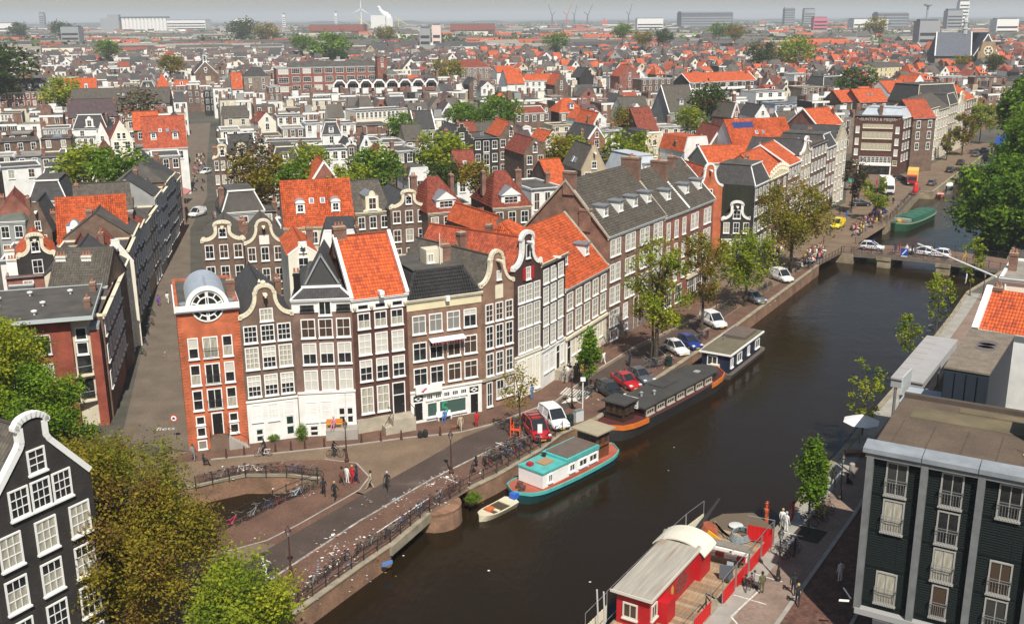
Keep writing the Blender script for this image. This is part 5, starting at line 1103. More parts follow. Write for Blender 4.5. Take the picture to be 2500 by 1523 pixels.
h10c=make_house(A,B,13.6,11,'side',5.6,'rbk','gtl',0,0,0,'white,tiles,dormer2','red brick end block with two arched dormers and shop beneath',FG,detail=2,
winspec=pairs(wb,2,1.2,.3,10.3,2.3)+pairs(wb,2,1.2,.3,7.2,2.3)+pairs(wb,2,1.2,.3,4.1,2.3)+[(c,.5,2.4,2.6,3,2,'dim')for c in(2.0,5.0,8.0)])
mb=MB();mb.box(.1,wb-.1,-.35,-.001,3.3,3.9);mb.build('shop_fascia',CREAM,h10c)
chimney(h10c,wb*.5,5.0,18.6,1.6,1.0,.8,CHIM,2)
# ----- houses behind, measured one by one
for(xa,ya,xb,yb,h,d,st,rise,wall,roof,cols,rows,att,ex,lb)in MID:
 det=1 if ya<260 else 0
 nm='canal_house' if st in('neck','bell','spout','step')else 'town_house'
 if 'school' in lb:nm='school_building'
 if 'church' in lb and 'gable' in lb:nm='church'
 if 'warehouse' in lb and st in('step','flat'):nm='warehouse'
 make_house((xa,ya),(xb,yb),h,d,st,rise,wall,roof,cols,rows,att,ex,lb,'houses in the old town',nm,det,{'school_building':'school','church':'church','warehouse':'warehouse'}.get(nm,'house'))
E_=Vector((math.cos(math.radians(8)),math.sin(math.radians(8)),0))
a0=at(540+.2266*1215,60+.2266*840,470);ar=tag(empty('apartment_row',a0[0],a0[1],0,math.radians(8)),'row of white octagonal arched balcony bays under dark roofs beside the school','apartment row','houses in the old town')
mb=MB();NB,PW_=8,5.75;mb.box(0,NB*PW_,1.6,10,0,12.5);mb.build('wall',WALL['brk2'],ar)
for k in range(NB):
 x=k*PW_;mb=MB()
 ot=[(.0,10.2),(.0,12.0),(1.6,13.9),(PW_-1.6,13.9),(PW_-.0,12.0),(PW_,10.2)];it=[(.55,10.2),(.55,11.7),(1.8,13.2),(PW_-1.8,13.2),(PW_-.55,11.7),(PW_-.55,10.2)]
 for i in range(5):mb.prism([(x+ot[i][0],ot[i][1]),(x+ot[i+1][0],ot[i+1][1]),(x+it[i+1][0],it[i+1][1]),(x+it[i][0],it[i][1])],0,.5,'y')
 b=mb.build('arched_bay',WHITE,ar)
 mb=MB();mb.box(x+.6,x+PW_-.6,.1,.3,9.3,10.3);mb.build('balcony_front',WALL['rbk' if k%3 else 'wht'],b)
 mb=MB();mb.prism([(x+.02,12.1),(x+1.65,14.0),(x+PW_-1.65,14.0),(x+PW_-.02,12.1)],.2,9,'y');mb.build('roof',ROOF['slt'],b)
 add_window(ar,x+PW_/2,10.2,2.4,2.2,3,1,'dark',WHITE,0,y=1.59)
sm=make_house((88.9,274.2),(99.9,270.7),15.2,16,'flat',0,'dbr','gfl',0,0,0,'','tall dark brick warehouse lettered along its top edge with seven windows per row','houses in the old town','warehouse',1,'warehouse')
SMW=math.hypot(11,3.5)
for z,hh in((11.9,1.0),(9.2,1.75),(6.3,1.75)):
 for k in range(7):add_window(sm,2.6+k*(SMW-5.2)/6,z,.98,hh,2,2 if hh<1.5 else 3,'curt',CREAM,1)
for z in(10.6,7.6,4.9):
 for x in(.9,SMW-.9):add_window(sm,x,z,.95,1.7,1,1,'white',WHITE,1)
for x in(.9,SMW-.9):add_window(sm,x,2.4,1.1,1.3,3,3,'dim',CREAM,1)
for k in range(8):add_window(sm,2.3+k*(SMW-4.6)/7,3.0,.95,1.6,2,3,'dim',WHITE,1,y=-.03)
mb=MB();mb.box(1.7,SMW-1.7,-.25,-.001,2.3,2.9);mb.box(1.7,2.0,-.1,-.001,0,2.29);mb.box(SMW-2,SMW-1.7,-.1,-.001,0,2.29);mb.build('shop_canopy',WHITE,sm)
mb=MB();mb.box(2.0,SMW-2.0,-.05,-.002,0,2.2);mb.build('shop_glass',PD,sm)
wall_text(sm,'" \u2022SUNTERS & MEIJER\u2022 "',SMW/2,13.75,1.05,-.03,mat('bone_lettering',(.50,.46,.40),.6),'lettering',.02)
mb=MB();mb.box(SMW*.55,SMW*.75,6,9,14.9,16.9);q=mb.build('roof_cabin',WALL['gry'],sm);add_window(sm,SMW*.65,15.3,.9,1.1,1,1,'dark',WHITE,1,y=5.99)
FR2='canal houses beyond the side street'
make_house((31.2,175.9),(35.9,177.2),12.1,16,'bell',4.0,'red','rdo',1,4,0,'white','orange red bell gable house with four stacked windows at the side street',FR2,detail=1)
nk=make_house((36.0,177.0),(41.0,176.6),6.3,6,'neck',3.3,'blk','slt',3,1,0,'white','little black neck gable house with white shoulders and glazed ground floor',FR2,detail=1,gf=(2.9,WALL['wht']))
add_window(nk,2.5,6.6,1.3,1.5,2,2,'dark',WHITE,1)
for k in range(3):add_window(nk,.9+k*1.6,.4,1.35,2.2,2,2,'dark',WHITE,1,y=-.052)
bl=make_house((41.2,176.2),(45.4,183.6),12.3,8,'mansard',3.2,'blk','slt',4,4,0,'white','tall black canal house with weatherboarded flank and four white windows per storey',FR2,detail=1)
fw=7.0;mb=MB();mb.box(0,.06,0,fw,0,.27);bme=mb.mesh('board',mat('dark_green_boards',(.035,.038,.024),.75,.3,1.0,fine=.2))
for k in range(19):put('board',bme,bl,(-.09+(.012 if k%2 else 0),.6,6.7+k*.295))
mb=MB();mb.tube((-.12,-.1,0),(-.12,-.1,12.2),.09,n=6);mb.build('drainpipe',mat('grey_pipe',(.25,.26,.27),.5),bl)
RB=[((45.4,183.6),(51.3,194.0),12.2,'side',4.2,'brk2','org',3,4,'cream','red brown canal house under orange roof with carved white cresting'),
((51.3,194.0),(55.6,201.4),13.2,'side',3.5,'brk2','org',4,4,'white','brown canal house with white cornice and four tall cream windows'),
((55.6,201.4),(59.4,208.0),14.2,'neck',3.2,'bei','slt',3,5,'white','narrow canal house with white pilasters and small scroll gable'),
((59.4,208.0),(65.6,218.7),15.2,'flat',0,'brn','flt',5,5,'','tall plain brown canal house with blank upper side wall'),
((65.6,218.7),(69.6,225.6),13.4,'mansard',2.6,'brk2','slt',3,4,'white','reddish canal house with slate mansard near the yellow van'),
((69.6,225.6),(74.5,233.8),14.0,'step',3.6,'crm','slt',3,5,'white','cream and red banded corner house with stepped gable')]
for i,(a,b,h,st,rs,wl,rf,c,r,ex,lb)in enumerate(RB):
 o=make_house(a,b,h,11,st,rs,wl,rf,c,r,0,ex,lb,FR2,detail=1)
 if i==0:
  mb=MB()
  for k in range(9):mb.lathe([(.1,0),(.3,.3),(.22,.8),(.3,1.1),(.05,1.6)],7,(.6+k*1.3,-.1,12.2+.8*math.sin(k/8*math.pi)))
  mb.box(.2,11.7,-.2,.1,12.0,13.0);mb.build('cresting',CREAM,o)
RC=[((100.2,270.6),(104.6,277.0),14.5,'mansard',2.4,'dbr','zin',3,4,'cream','dark brown corner house with white rounded top storey beside lettered warehouse'),
((104.6,277.0),(109.4,284.0),12.5,'side',3.2,'brk2','gtl',3,4,'cream','brown canal house with yellow blinds next to the corner house'),
((109.4,284.0),(114.6,291.5),12.0,'mansard',2.8,'crm','slt',4,4,'cream','cream canal house with slate mansard before the white side wall'),
((114.6,291.5),(121.0,300.6),15.0,'side',3.0,'crw','gtl',4,5,'cream','tall cream canal house with white side wall above the pink awning'),
((121.0,300.6),(128.0,310.6),14.0,'side',4.0,'crm','gtl',4,5,'cream','wide cream canal house beyond the pink awning'),
((128.0,310.6),(134.2,319.6),14.5,'mansard',3.0,'bei','slt',4,5,'cream','beige canal house with slate mansard half behind spring trees'),
((134.2,319.6),(140.0,328.0),13.5,'bell',4.0,'crm','slt',3,5,'cream','cream bell gable house far along the canal'),
((140.0,328.0),(147.4,338.6),14.5,'side',3.6,'brk2','org',4,5,'cream','last brown canal house before the big green trees')]
for a,b,h,st,rs,wl,rf,c,r,ex,lb in RC:make_house(a,b,h,11,st,rs,wl,rf,c,r,0,ex,lb,'canal houses far along the quay',detail=1)
p=Vector((-41.6,102.5));dv=Vector((-.245,.97)).normalized();k=0
SL=['brown','red brick','dark brick','cream','narrow brown','wide brown','black','beige','light brown','grey','plain brown','tall brown','low brown','reddish']
SW=['brn','rbk','dbr','crm','brn','brn','blk','bei','brk2','gry','brn','brn','brn','rbk']
ORD=['nearest','second','third','fourth','fifth','sixth','seventh','eighth','ninth','tenth','eleventh','twelfth','thirteenth','last']
k0=0
while k0<14:
 wd=RNG.uniform(5.5,8.5);q=p+dv*wd;hgt=RNG.uniform(11.2,13.2)
 make_house(tuple(p),tuple(q),hgt if k0>2 else 11.3,8.5 if k0>2 else 3.0,RNG.choice(['flat','side','side','hip'])if k0>2 else 'flat',3.2,SW[k0],RNG.choice(['gtl','slt','flt','rdt']),3,4,0,'cream','%s house in shade on the narrow street, %s beyond the modern block'%(SL[k0],ORD[k0]),'houses along the narrow shopping street','town_house',1 if p.y<200 else 0)
 p=q;k0+=1
 if p.y>150:dv=Vector((-.19,.98)).normalized()
 if p.y>244:dv=Vector((-.27,.96)).normalized()
A,B=Vector((-54.5,96.2)),Vector((-41.2,100.2));ang=math.atan2(B.y-A.y,B.x-A.x);w=(B-A).length
mdn=tag(empty('apartment_block',A.x,A.y,0,ang),'modern red brick corner block with overhanging flat grey roof and white vents','apartment block','houses in the old town')
mb=MB();mb.box(0,w-2.6,0,11,0,11.4);mb.build('wall',brick('modern_red_brick',(.30,.065,.035),(.25,.1,.07),.12),mdn)
mb=MB();mb.box(w-2.599,w-.9,.6,11,0,11.3);mb.build('bay_wall',WALL['crm'],mdn)
mb=MB();mb.box(w-.899,w,.3,11.2,0,10.2);sd=mb.build('side_wall',MATS['modern_red_brick'],mdn)
dm=MB();dm.add([(0,0,0),(0,.55,.9),(0,0,1.8),(0,-.55,.9)]);dm.add([(.03,0,0),(.03,.55,.9),(.03,0,1.8),(.03,-.55,.9)]);dme=dm.mesh('slate_panel',mat('slate_hanging',(.13,.135,.15),.7,.2,2))
for i in range(8):
 for j in range(5):put('slate_panel',dme,sd,(w+.004+.002*(i%2),1.2+i*1.2,.6+j*1.95+(.9 if i%2 else 0)))
mb=MB();mb.box(w-.9,w+.02,.25,11.2,10.21,10.6);mb.build('side_coping',ZINC,mdn)
mb=MB();mb.box(-.8,w-.4,-.9,12.6,11.7,11.95);rf=mb.build('roof',ROOF['flt'],mdn)
mb=MB();mb.box(-.9,w-.3,-1.0,-.901,11.62,12.02);mb.box(w-.399,w-.3,-.9,12.7,11.62,12.02);mb.box(-.9,-.801,-.9,12.7,11.62,12.02);mb.box(-.8,w-.4,12.601,12.7,11.62,12.02);mb.build('roof_edge',mat('pale_metal_edge',(.45,.50,.50),.4),rf)
for x,y in((3.5,1.6),(8,1.4),(4.2,4.6),(8.4,4.8),(3.8,8),(6.6,9.6),(10.6,9.2)):
 mb=MB();mb.lathe([(.12,0),(.12,.25),(.28,.3),(.3,.42),(.06,.5)],9,(x,y,11.95));mb.build('roof_vent',WHITE,rf)
for z in(8.2,5.2,2.2,-.4):
 if z>0:
  for c in(6.3,8.5):add_window(mdn,c,z,1.75,2.0,1,1,'dark' if z>6 else 'curt',mat('grey_white_frame',(.6,.6,.57),.5),1)
  for c in(1.6,3.6):add_window(mdn,c,z,1.75,2.0,1,1,'dark',MATS['grey_white_frame'],1)
for z in(9.2,7.7):add_window(mdn,w-1.75,z,1.1,1.3,1,1,'dark',WHITE,1,y=.59)
for z in(5.6,2.9):
 mb=MB();mb.prism([(w-2.6,-.3),(w-.9,.2),(w-.9,.59),(w-2.6,.59)],z-.1,z,'z');b=mb.build('balcony',WALL['crm'],mdn);mb=MB();mb.tube((w-2.6,-.3,z+1),(w-.9,.2,z+1),.03);mb.tube((w-2.6,-.3,z),(w-2.6,-.3,z+1),.025);mb.tube((w-.9,.2,z),(w-.9,.2,z+1),.025);mb.build('balcony_rail',STEEL,b)
 mb=MB();mb.box(w-2.4,w-1.1,.55,.599,z+.1,z+2.2);mb.build('balcony_door',PD,mdn)
nb=make_house((-28.7,52.0),(-25.3,57.9),14.2,11,'diagneck',4.6,'blk','gtl',0,0,0,'white','black gable house with white coping and sash windows behind the near tree',FG,detail=2,
winspec=[(3.4,15.3,1.15,1.45,2,3,'dark')]+[(c,13.1,1.25,1.75,3,3,'dark')for c in(2.0,3.4,4.8)]+[(c,z,1.4,2.0,3,3,m)for c in(1.1,3.4,5.7)for z,m in((10.4,'curt'),(7.7,'low'),(5.0,'dark'),(2.2,'low'))])
# ----- buildings on the right-hand quay
RG='buildings on the near right bank'
A,B=Vector((22.36,61.2)),Vector((39.7,51.05));ang=math.atan2(B.y-A.y,B.x-A.x);w=(B-A).length
bk=tag(empty('office_building',A.x,A.y,0,ang),'dark green black clad building with grey steel columns and balcony windows','building',RG)
CLAD=mat('dark_green_cladding',(.006,.011,.0105),.75,.15,.6,spec=.2);GREYC=mat('grey_steel_column',(.17,.175,.175),.6,.2,1.5,fine=.1);ZP=mat('zinc_parapet',(.25,.27,.29),.5,.2,.9,fine=.08)
mb=MB();mb.box(.3,w,.35,11.2,2.6,13.4);mb.box(1.2,w,1.2,11.2,0,2.6);mb.build('wall',CLAD,bk)
mb=MB();mb.box(.1,.299,.36,11.2,2.6,13.6);mb.build('side_wall',mat('brown_side_cladding',(.10,.062,.042),.7,.1,1),bk)
mb=MB();mb.box(.15,w,.36,11.3,13.401,13.62);mb.build('roof',mat('brown_roofing_sheets',(.115,.083,.058),.95,.22,.5,fine=.16,fscale=6),bk)
for k in range(9):
 mb=MB();mb.box(1.0+k*2.05,1.06+k*2.05,.9,6.5,13.621,13.64);mb.build('roofing_joint',mat('roof_joint',(.08,.06,.045),.9),bk)
mb=MB();mb.box(1.2,14,7.2,9.4,13.621,13.66);mb.box(4,12,9.7,10.6,13.621,13.68);mb.build('roof_patch',mat('olive_roof_patch',(.15,.12,.07),.95,.25,.6,fine=.15),bk)
mb=MB();mb.box(.15,w,11.0,11.4,13.621,13.95);mb.build('roof_upstand',mat('dark_brown_upstand',(.085,.065,.05),.85,.15,1),bk)
bay=3.25;cols_=[.0,bay,2*bay,3*bay,4*bay,5*bay]
for i,x in enumerate(cols_):
 mb=MB();mb.box(x,x+.42,-.12,.349,2.5,13.75);mb.build('column',GREYC,bk)
 if i<5:
  mb=MB();mb.prism([(-.25,13.55),(-.25,13.85),(.95,14.05),(1.0,13.7)],x+.02 if i else-.25,x+bay-.03,'x');mb.build('parapet_panel',ZP,bk)
mb=MB();mb.box(-.1,w,-.1,.34,13.2,13.54);mb.build('roof_beam',GREYC,bk)
def louvre(wd,ht):
 m_=MB();n=int(ht/.16)
 m_.box(-wd/2,wd/2,-.02,.0,0,ht)
 for k in range(n):z=k*ht/n;m_.prism([(-.02,z+.02),(-.075,z+.02),(-.03,z+.13),(-.02,z+.13)],-wd/2,wd/2,'x')
 return m_.mesh('cladding_panel',CLAD)
L1,L2=louvre(1.0,2.35),louvre(.82,2.35)
WF=mat('dull_grey_frame',(.34,.33,.30),.6)
lay=[(2,0,0),(2,2,2),(2,0,1),(2,1,0),(2,0,2)]
for i in range(5):
 x0=cols_[i]+.42
 for f in range(4):
  z0=3.15+f*2.55;xw=x0+1.42
  win=[(1,1,0,1),(1,1,1,1),(1,0,1,1),(0,1,1,1),(1,1,0,1)][i][3-f]if f else[1,1,1,0,1][i]
  put('cladding_panel',L1,bk,(x0+.5,.33,z0));put('cladding_panel',L1,bk,(x0+2.35,.33,z0))
  if not win:put('cladding_panel',L2,bk,(xw,.325,z0));continue
  small=(i==1 and f==0)
  ww=1.0 if small else 1.32
  o=add_window(bk,xw,z0-.0,ww,2.25,2 if not small else 1,1,['curt','dark','brown','dark','dim'][(i*2+f*3+(1 if i==0 and f==2 else 0))%5]if not(i==0 and f==2)else 'curt',WF,2,y=.29)
  mb=MB()
  for z in(.95,1.12):mb.box(-ww/2-.02,ww/2+.02,-.30,-.27,z,z+.035)
  for k in range(9):x=-ww/2+ww*k/8;mb.box(x-.012,x+.012,-.292,-.275,.1,.95)
  for x in(-ww/2-.02,ww/2-.01):mb.box(x,x+.03,-.30,-.05,.95,1.155)
  mb.build('balcony_rail',STEEL,o)
 for f in range(5):
  mb=MB();mb.box(x0,x0+bay-.44,.27,.329,3.0+f*2.55,3.13+f*2.55);mb.build('floor_band',CLAD,bk)
mb=MB();mb.box(.1,w,-.2,.34,2.2,2.6);mb.build('soffit_beam',mat('pale_grey_fascia',(.33,.33,.32),.6),bk)
mb=MB();mb.box(1.1,w,1.05,1.19,.1,2.1);mb.build('tiled_base',mat('grey_white_tiles',(.45,.45,.47),.3,.1,6),bk)
mb=MB();mb.tube((-.25,.3,2.9),(-.9,.9,3.2),.05);mb.obox((-.6,-.1,2.85),(.3,.12,0),(0,.06,0),(0,0,.05));mb.build('street_light_arm',WHITE,bk)
def local(root,x,y):c,s=math.cos(root.rotation_euler.z),math.sin(root.rotation_euler.z);return root.location.x+x*c-y*s,root.location.y+x*s+y*c
px_,py_=local(bk,8.4,6.4);ac=tag(empty('cooling_unit',px_,py_,13.64,ang),'big cream rooftop cooling unit on legs with two round fans','cooling unit')
ACM=mat('cream_metal',(.70,.68,.58),.45,.08,1)
mb=MB();mb.box(0,4.2,0,2.2,1.0,1.9);mb.build('casing',ACM,ac)
for x in(.1,2.0,3.9):
 mb=MB()
 for y in(.02,2.0):mb.prism([(x-.1,0),(x+.22,0),(x+.35,.999),(x-.1,.999)],y,y+.16,'y')
 mb.build('leg',ACM,ac)
for x in(.95,2.5):
 for y in(.6,1.6):
  mb=MB();mb.lathe([(.48,1.9),(.48,2.02),(.42,2.02)],18,(x,y,0));f=mb.build('fan_ring',ACM,ac);mb=MB();mb.lathe([(.41,2.021),(.08,2.05)],16,(x,y,0));mb.build('fan',mat('fan_dark',(.06,.06,.06),.5),f)
mb=MB();mb.box(.3,.7,-.02,-.001,1.3,1.5);mb.build('warning_plate',mat('faded_red_plate',(.4,.12,.1),.6),ac)
px_,py_=local(bk,8.9,3.9);ds=tag(empty('roof_dish',px_,py_,13.64),'small white dish on thin pole standing on brown roof','dish');mb=MB();mb.tube((0,0,0),(0,0,1.6),.03);mb.build('pole',STEEL,ds);mb=MB();mb.lathe([(.3,.0),(.36,.05),(.1,.12)],14);mb.build('base',ACM,ds)
def quad_building(name,label,base,z0,z1,m,mtop,cat='building'):
 c=Vector((sum(p[0]for p in base)/len(base),sum(p[1]for p in base)/len(base),0));r=tag(empty(name,c.x,c.y),label,cat,RG)
 L=[(p[0]-c.x,p[1]-c.y)for p in base]
 mb=MB();mb.prism(L,z0,z1,'z');mb.build('wall',m,r);L2=[(x*1.015,y*1.015)for x,y in L];mb=MB();mb.prism(L2,z1+.001,z1+.14,'z');mb.build('roof',mtop,r);return r,c
NAVY=mat('dark_navy_panel',(.022,.03,.042),.55,.1,.8)
cb,cc=quad_building('rooftop_store','dark navy panelled box building with flat mottled brown roof',[(32.0,73.6),(38.0,83.2),(40.8,81.4),(34.6,71.9)],0,14.8,NAVY,mat('mottled_gravel_roof',(.20,.162,.122),.95,.22,1.2,fine=.2,fscale=8))
for i in range(4):
 a,b=Vector((32.0,73.6,0)),Vector((34.6,71.9,0));p=a+(b-a)*((i+.5)/4);u=(b-a).normalized();mb=MB();mb.obox(p-cc+u.cross(Vector((0,0,1)))*.06+Vector((0,0,12.6)),u*.34,u.cross(Vector((0,0,1)))*.05,(0,0,2.0));mb.build('panel',NAVY,cb)
for i,(du,dv)in enumerate(((.55,.55),(.62,.5),(.69,.45))):
 p=Vector((32.0,73.6,0))+Vector((6.0,9.6,0))*du+Vector((2.6,-1.7,0))*.6;mb=MB();mb.lathe([(.75,0),(.75,.012)],14,tuple(p-cc+Vector((0,0,14.942))));q=mb.build('damp_patch',mat('damp_roof',(.12,.105,.10),.9),cb)
tr_,tc_=quad_building('canopy_roof','long pale grey canopy roof above the quay terrace',[(31.5,82.4),(38.9,94.0),(41.2,92.6),(33.6,80.9)],10.2,10.9,mat('canopy_grey',(.36,.36,.36),.6,.08,1),mat('pale_canopy',(.36,.35,.34),.6,.08,.8,fine=.08),'canopy')
for i in range(4):
 for p in((31.9,82.5),(38.7,93.4),(35.3,88.0),(33.6,81.3)):
  pass
mb=MB()
for p in((31.9,82.3),(38.8,93.5),(35.3,87.8),(33.7,81.2),(37.4,87.2),(40.9,92.6)):mb.tube((p[0]-tc_.x,p[1]-tc_.y,0),(p[0]-tc_.x,p[1]-tc_.y,10.2),.12)
mb.build('post',STEEL,tr_)
for i in range(8):
 p=Vector((31.7,82.45,9.15))+Vector((7.3,11.6,0))*((i+.5)/8)-tc_+Vector((0,0,1.9));mb=MB();mb.obox(p+Vector((.5,-.25,0)),Vector((.5,-.32,0)),Vector((.03,.04,0)),(0,0,.01));mb.build('rust_mark',mat('canopy_rust',(.36,.27,.19),.8),tr_)
quad_building('low_gutter_roof','mossy brown low roof sunk between the pale canopy and the dark store',[(33.9,80.6),(41.0,92.0),(42.6,90.8),(35.4,79.6)],0,9.6,WALL['brn'],mat('mossy_roof',(.09,.07,.035),.95,.35,1.0,fine=.2))
quad_building('narrow_link_roof','pale blue grey link roof in front of the dark store',[(29.6,75.4),(31.6,78.6),(34.2,77.0),(32.0,73.7)],0,11.4,WALL['gry'],mat('pale_blue_roof',(.33,.37,.40),.6,.1,1))
mb=MB();mb.obox((0,0,11.9),(.75,1.1,0),(.05,-.03,0),(0,0,.7));gsn=tag(empty('glass_screen',31.4,78.9),'upright frosted glass screen at the canopy end','screen');mb.build('pane',mat('frosted_glass',(.5,.53,.53),.3),gsn)
A,B=(43.25,93.2),(50.9,87.3)
ho=make_house(A,B,12.0,7,'side',2.9,'wht','org',2,1,0,'','bright orange tiled roof with white verge at the right picture edge',RG,'town_house',1)
ww_=dist(A,B);s0,s1=Vector((.1,-.25,11.93)),Vector((.1,3.5,14.95));v_=(s1-s0).normalized();u_=Vector((1,0,0))
lay_tiles(ho,s0,u_,v_,u_.cross(v_),min(int((ww_-.2)/tw),26),int((s1-s0).length/th))
mb=MB();mb.obox((-.15,1.6,13.5),(.28,0,0),(0,2.0,1.6),(0,-.3,.3));mb.build('verge_wall',WHITE,ho)
cw=make_house((48.2,100.6),(57.5,95.0),15.0,10,'flat',0,'crw','grv',0,0,0,'','plain cream side wall with flat roof beside the orange tiles',RG,'town_house',1)
mb=MB();mb.tube((.6,-.12,2),(.6,-.12,14.4),.08);mb.build('drainpipe',WHITE,cw)
mb=MB();mb.box(3.6,4.7,-.8,-.01,8.6,9.8);q=mb.build('air_conditioner',ACM,cw);mb=MB();mb.lathe([(.35,0),(.3,.03)],12);f=mb.build('fan',MATS['fan_dark'],q);f.location=(4.15,-.81,9.2);f.rotation_euler=(math.pi/2,0,0)
mb=MB();mb.tube((-.3,.3,14.9),(-9.5,9.5,15.6),.09,n=7);fp=tag(mb.build('flag_staff',WHITE,None),'long white pole sticking out from cream building over the water','pole',None);fp.location=cw.location;fp.rotation_euler=cw.rotation_euler
ch=tag(empty('church',270,640,0,math.radians(-8)),'great grey church with crossing slate roofs, small lantern and round windowed front','church')
BLUE=tile_mat('blue_grey_slates',(.115,.125,.15),.65);BL2=tile_mat('navy_slates',(.05,.055,.085),.65)
mb=MB();mb.box(-17,17,0,20,0,16.4);mb.build('wall',WALL['bry'],ch)
rb=MB();sheet(rb,[(-17.5,-1,16),(2.5,-1,16),(5,10,29.5),(-15,10,29.5)]);sheet(rb,[(17.5,21,16),(-17.5,21,16),(-15,10,29.5),(15,10,29.5)]);sheet(rb,[(-17.5,21,16),(-17.5,-1,16),(-15,10,29.5)]);rb.build('roof',BLUE,ch)
rb=MB();sheet(rb,[(3,10,16),(3,-6,16),(10,-6,28.5),(10,10,29.5)]);sheet(rb,[(3,-6.3,16),(17,-6.3,16),(10,-6,28.5)],th=.1);rb.build('roof',BL2,ch)
rb=MB();sheet(rb,[(17.6,-6,16),(20,12,16),(13,11,29),(10,-6,28.5)]);rb.build('roof',BLUE,ch)
mb=MB()
for p,q in(((3,-6,16.1),(10,-6,28.7)),((17.4,-6,16.1),(10,-6,28.7)),((3,-1,16.2),(5,10,29.7)),((-17.5,-1,16.2),(-15,10,29.7)),((20,12,16),(13,11,29))):mb.tube(p,q,.35,n=5)
mb.build('white_verge',WHITE,ch)
mb=MB();mb.box(4.5,15.5,-9.5,-6.4,0,19.0);mb.prism([(5.5,19.0),(14.5,19.0),(13.5,24.5),(6.5,24.5)],-9.3,-6.41,'y');fr_=mb.build('front_bay',mat('church_sandstone',(.32,.22,.12),.9,.2,.4),ch)
mb=MB();mb.prism(arc(10,19.4,2.7,2.7,0,360,20)[:-1],-9.7,-9.51,'y');q=mb.build('rose_window',CREAM,fr_)
for k in range(6):t=k*math.pi/3;mb=MB();mb.lathe([(.62,0),(.6,.04)],8);f=mb.build('pane',PD2,q);f.rotation_euler=(math.pi/2,0,0);f.location=(10+1.5*math.cos(t),-9.71,19.4+1.5*math.sin(t))
for x in(6.2,10,13.8):add_window(ch,x,9.5,1.8,5,2,4,'dim',CREAM,0,y=-9.52)
mb=MB();mb.lathe([(1.5,28.5),(1.5,31.5),(1.9,31.6),(1.2,32.2),(1.2,35),(1.6,35.2),(1.3,36.6),(.5,37.6),(.5,39),(.1,40),(.06,45)],8,(1,10,0));mb.build('lantern_turret',mat('lead_white_turret',(.42,.43,.42),.6),ch)
# ----- the rest of the old town: rows of houses
FOOT=[]
for o in scn.objects:
 if o.parent is None and o.type=='EMPTY' and o.get('category')in('house','school','church','warehouse','apartment block','building','apartment row'):
  xs,ys=[],[]
  for ch in o.children:
   if ch.name.startswith(('wall','bay','side_wall')):
    for v in ch.data.vertices:xs.append(v.co.x);ys.append(v.co.y)
  if xs:FOOT.append((o.location.x,o.location.y,math.cos(o.rotation_euler.z),math.sin(o.rotation_euler.z),min(xs),max(xs),min(ys),max(ys)))
FA=np.array(FOOT)
def hits(x,y,pad):
 dx,dy=x-FA[:,0],y-FA[:,1];lx=dx*FA[:,2]+dy*FA[:,3];ly=-dx*FA[:,3]+dy*FA[:,2]
 return bool(np.any((lx>FA[:,4]-pad)&(lx<FA[:,5]+pad)&(ly>FA[:,6]-pad)&(ly<FA[:,7]+pad)))
_R=np.array(((_r.x,_r.y,_r.z),(_u.x,_u.y,_u.z),(-_b0.x,-_b0.y,-_b0.z)))
def pix(x,y,z):
 p=_R@np.array((x,y,z-CAMH));return 1250+CAMF*p[0]/p[2],761.5-CAMF*p[1]/p[2]
STREET=[((-31,88),(-42,118),9),((-42,118),(-51,150),8),((-51,150),(-65.5,204),6.5),((-65.5,204),(-73,243),5),((-73,243),(-90,303),4.2),((-90,303),(-123,424),4)]
def near_street(x,y):
 for(x0,y0),(x1,y1),wd in STREET:
  dx,dy=x1-x0,y1-y0;t=max(0,min(1,((x-x0)*dx+(y-y0)*dy)/(dx*dx+dy*dy)))
  if math.hypot(x-x0-dx*t,y-y0-dy*t)<wd:return True
 return False
def canal_side(x,y):return(x-58.2)*.84-(y-179.6)*.54
TH=math.radians(18);EX,EY=(math.cos(TH),math.sin(TH)),(-math.sin(TH),math.cos(TH))
rg=random.Random(21);CAND=[]
ty=120.0;row=0
while ty<1050:
 pitch=13 if row%2 else(18 if ty<240 else 25)
 tx=-520.0
 while tx<900:
  wd=rg.uniform(4.4,6.8)if ty<700 else rg.uniform(5,10)
  x,y=EX[0]*tx+EY[0]*ty,EX[1]*tx+EY[1]*ty;tx+=wd
  if rg.random()<.06:tx+=rg.uniform(3,9);continue
  if y<118:continue
  u_,v_=pix(x,y,10)
  if not(-90<u_<2560 and v_>20):continue
  d=rg.uniform(7.5,10);cs=canal_side(x,y)
  if y<380 and cs>-15.5:continue
  if 218<y<276 and x>56 and cs>-42:continue
  if y>=380 and-16<cs<30 and y<430:continue
  ok=True
  for a in(0.02,.5,.98):
   for b in(0,.5,1):
    px_,py_=x+EX[0]*wd*a+EY[0]*d*b,y+EX[1]*wd*a+EY[1]*d*b
    if near_street(px_,py_)or hits(px_,py_,.15):ok=False;break
   if not ok:break
  if not ok:continue
  CAND.append((x,y,wd,d,u_,v_))
 ty+=pitch;row+=1
CAND.sort(key=lambda c:c[1])
SEEN=[]
for(xa,ya,xb,yb,h,d,st,rise,wl,rf,cols,rows,att,ex,lb)in MID:
 if ya>150:zb_=max(2.5,h-.9-(4.2 if 'bigw' in ex else 2.85)*max(1,min(rows,3)));SEEN.append((pix(xa,ya,h)[0]-2,pix(xb,yb,h)[0]+2,pix((xa+xb)/2,(ya+yb)/2,zb_)[1],min(ya,yb)))
SEEN.append((pix(*a0[:2],9)[0],pix(a0[0]+46,a0[1]+6,9)[0],pix(*a0[:2],8.6)[1],a0[1]))
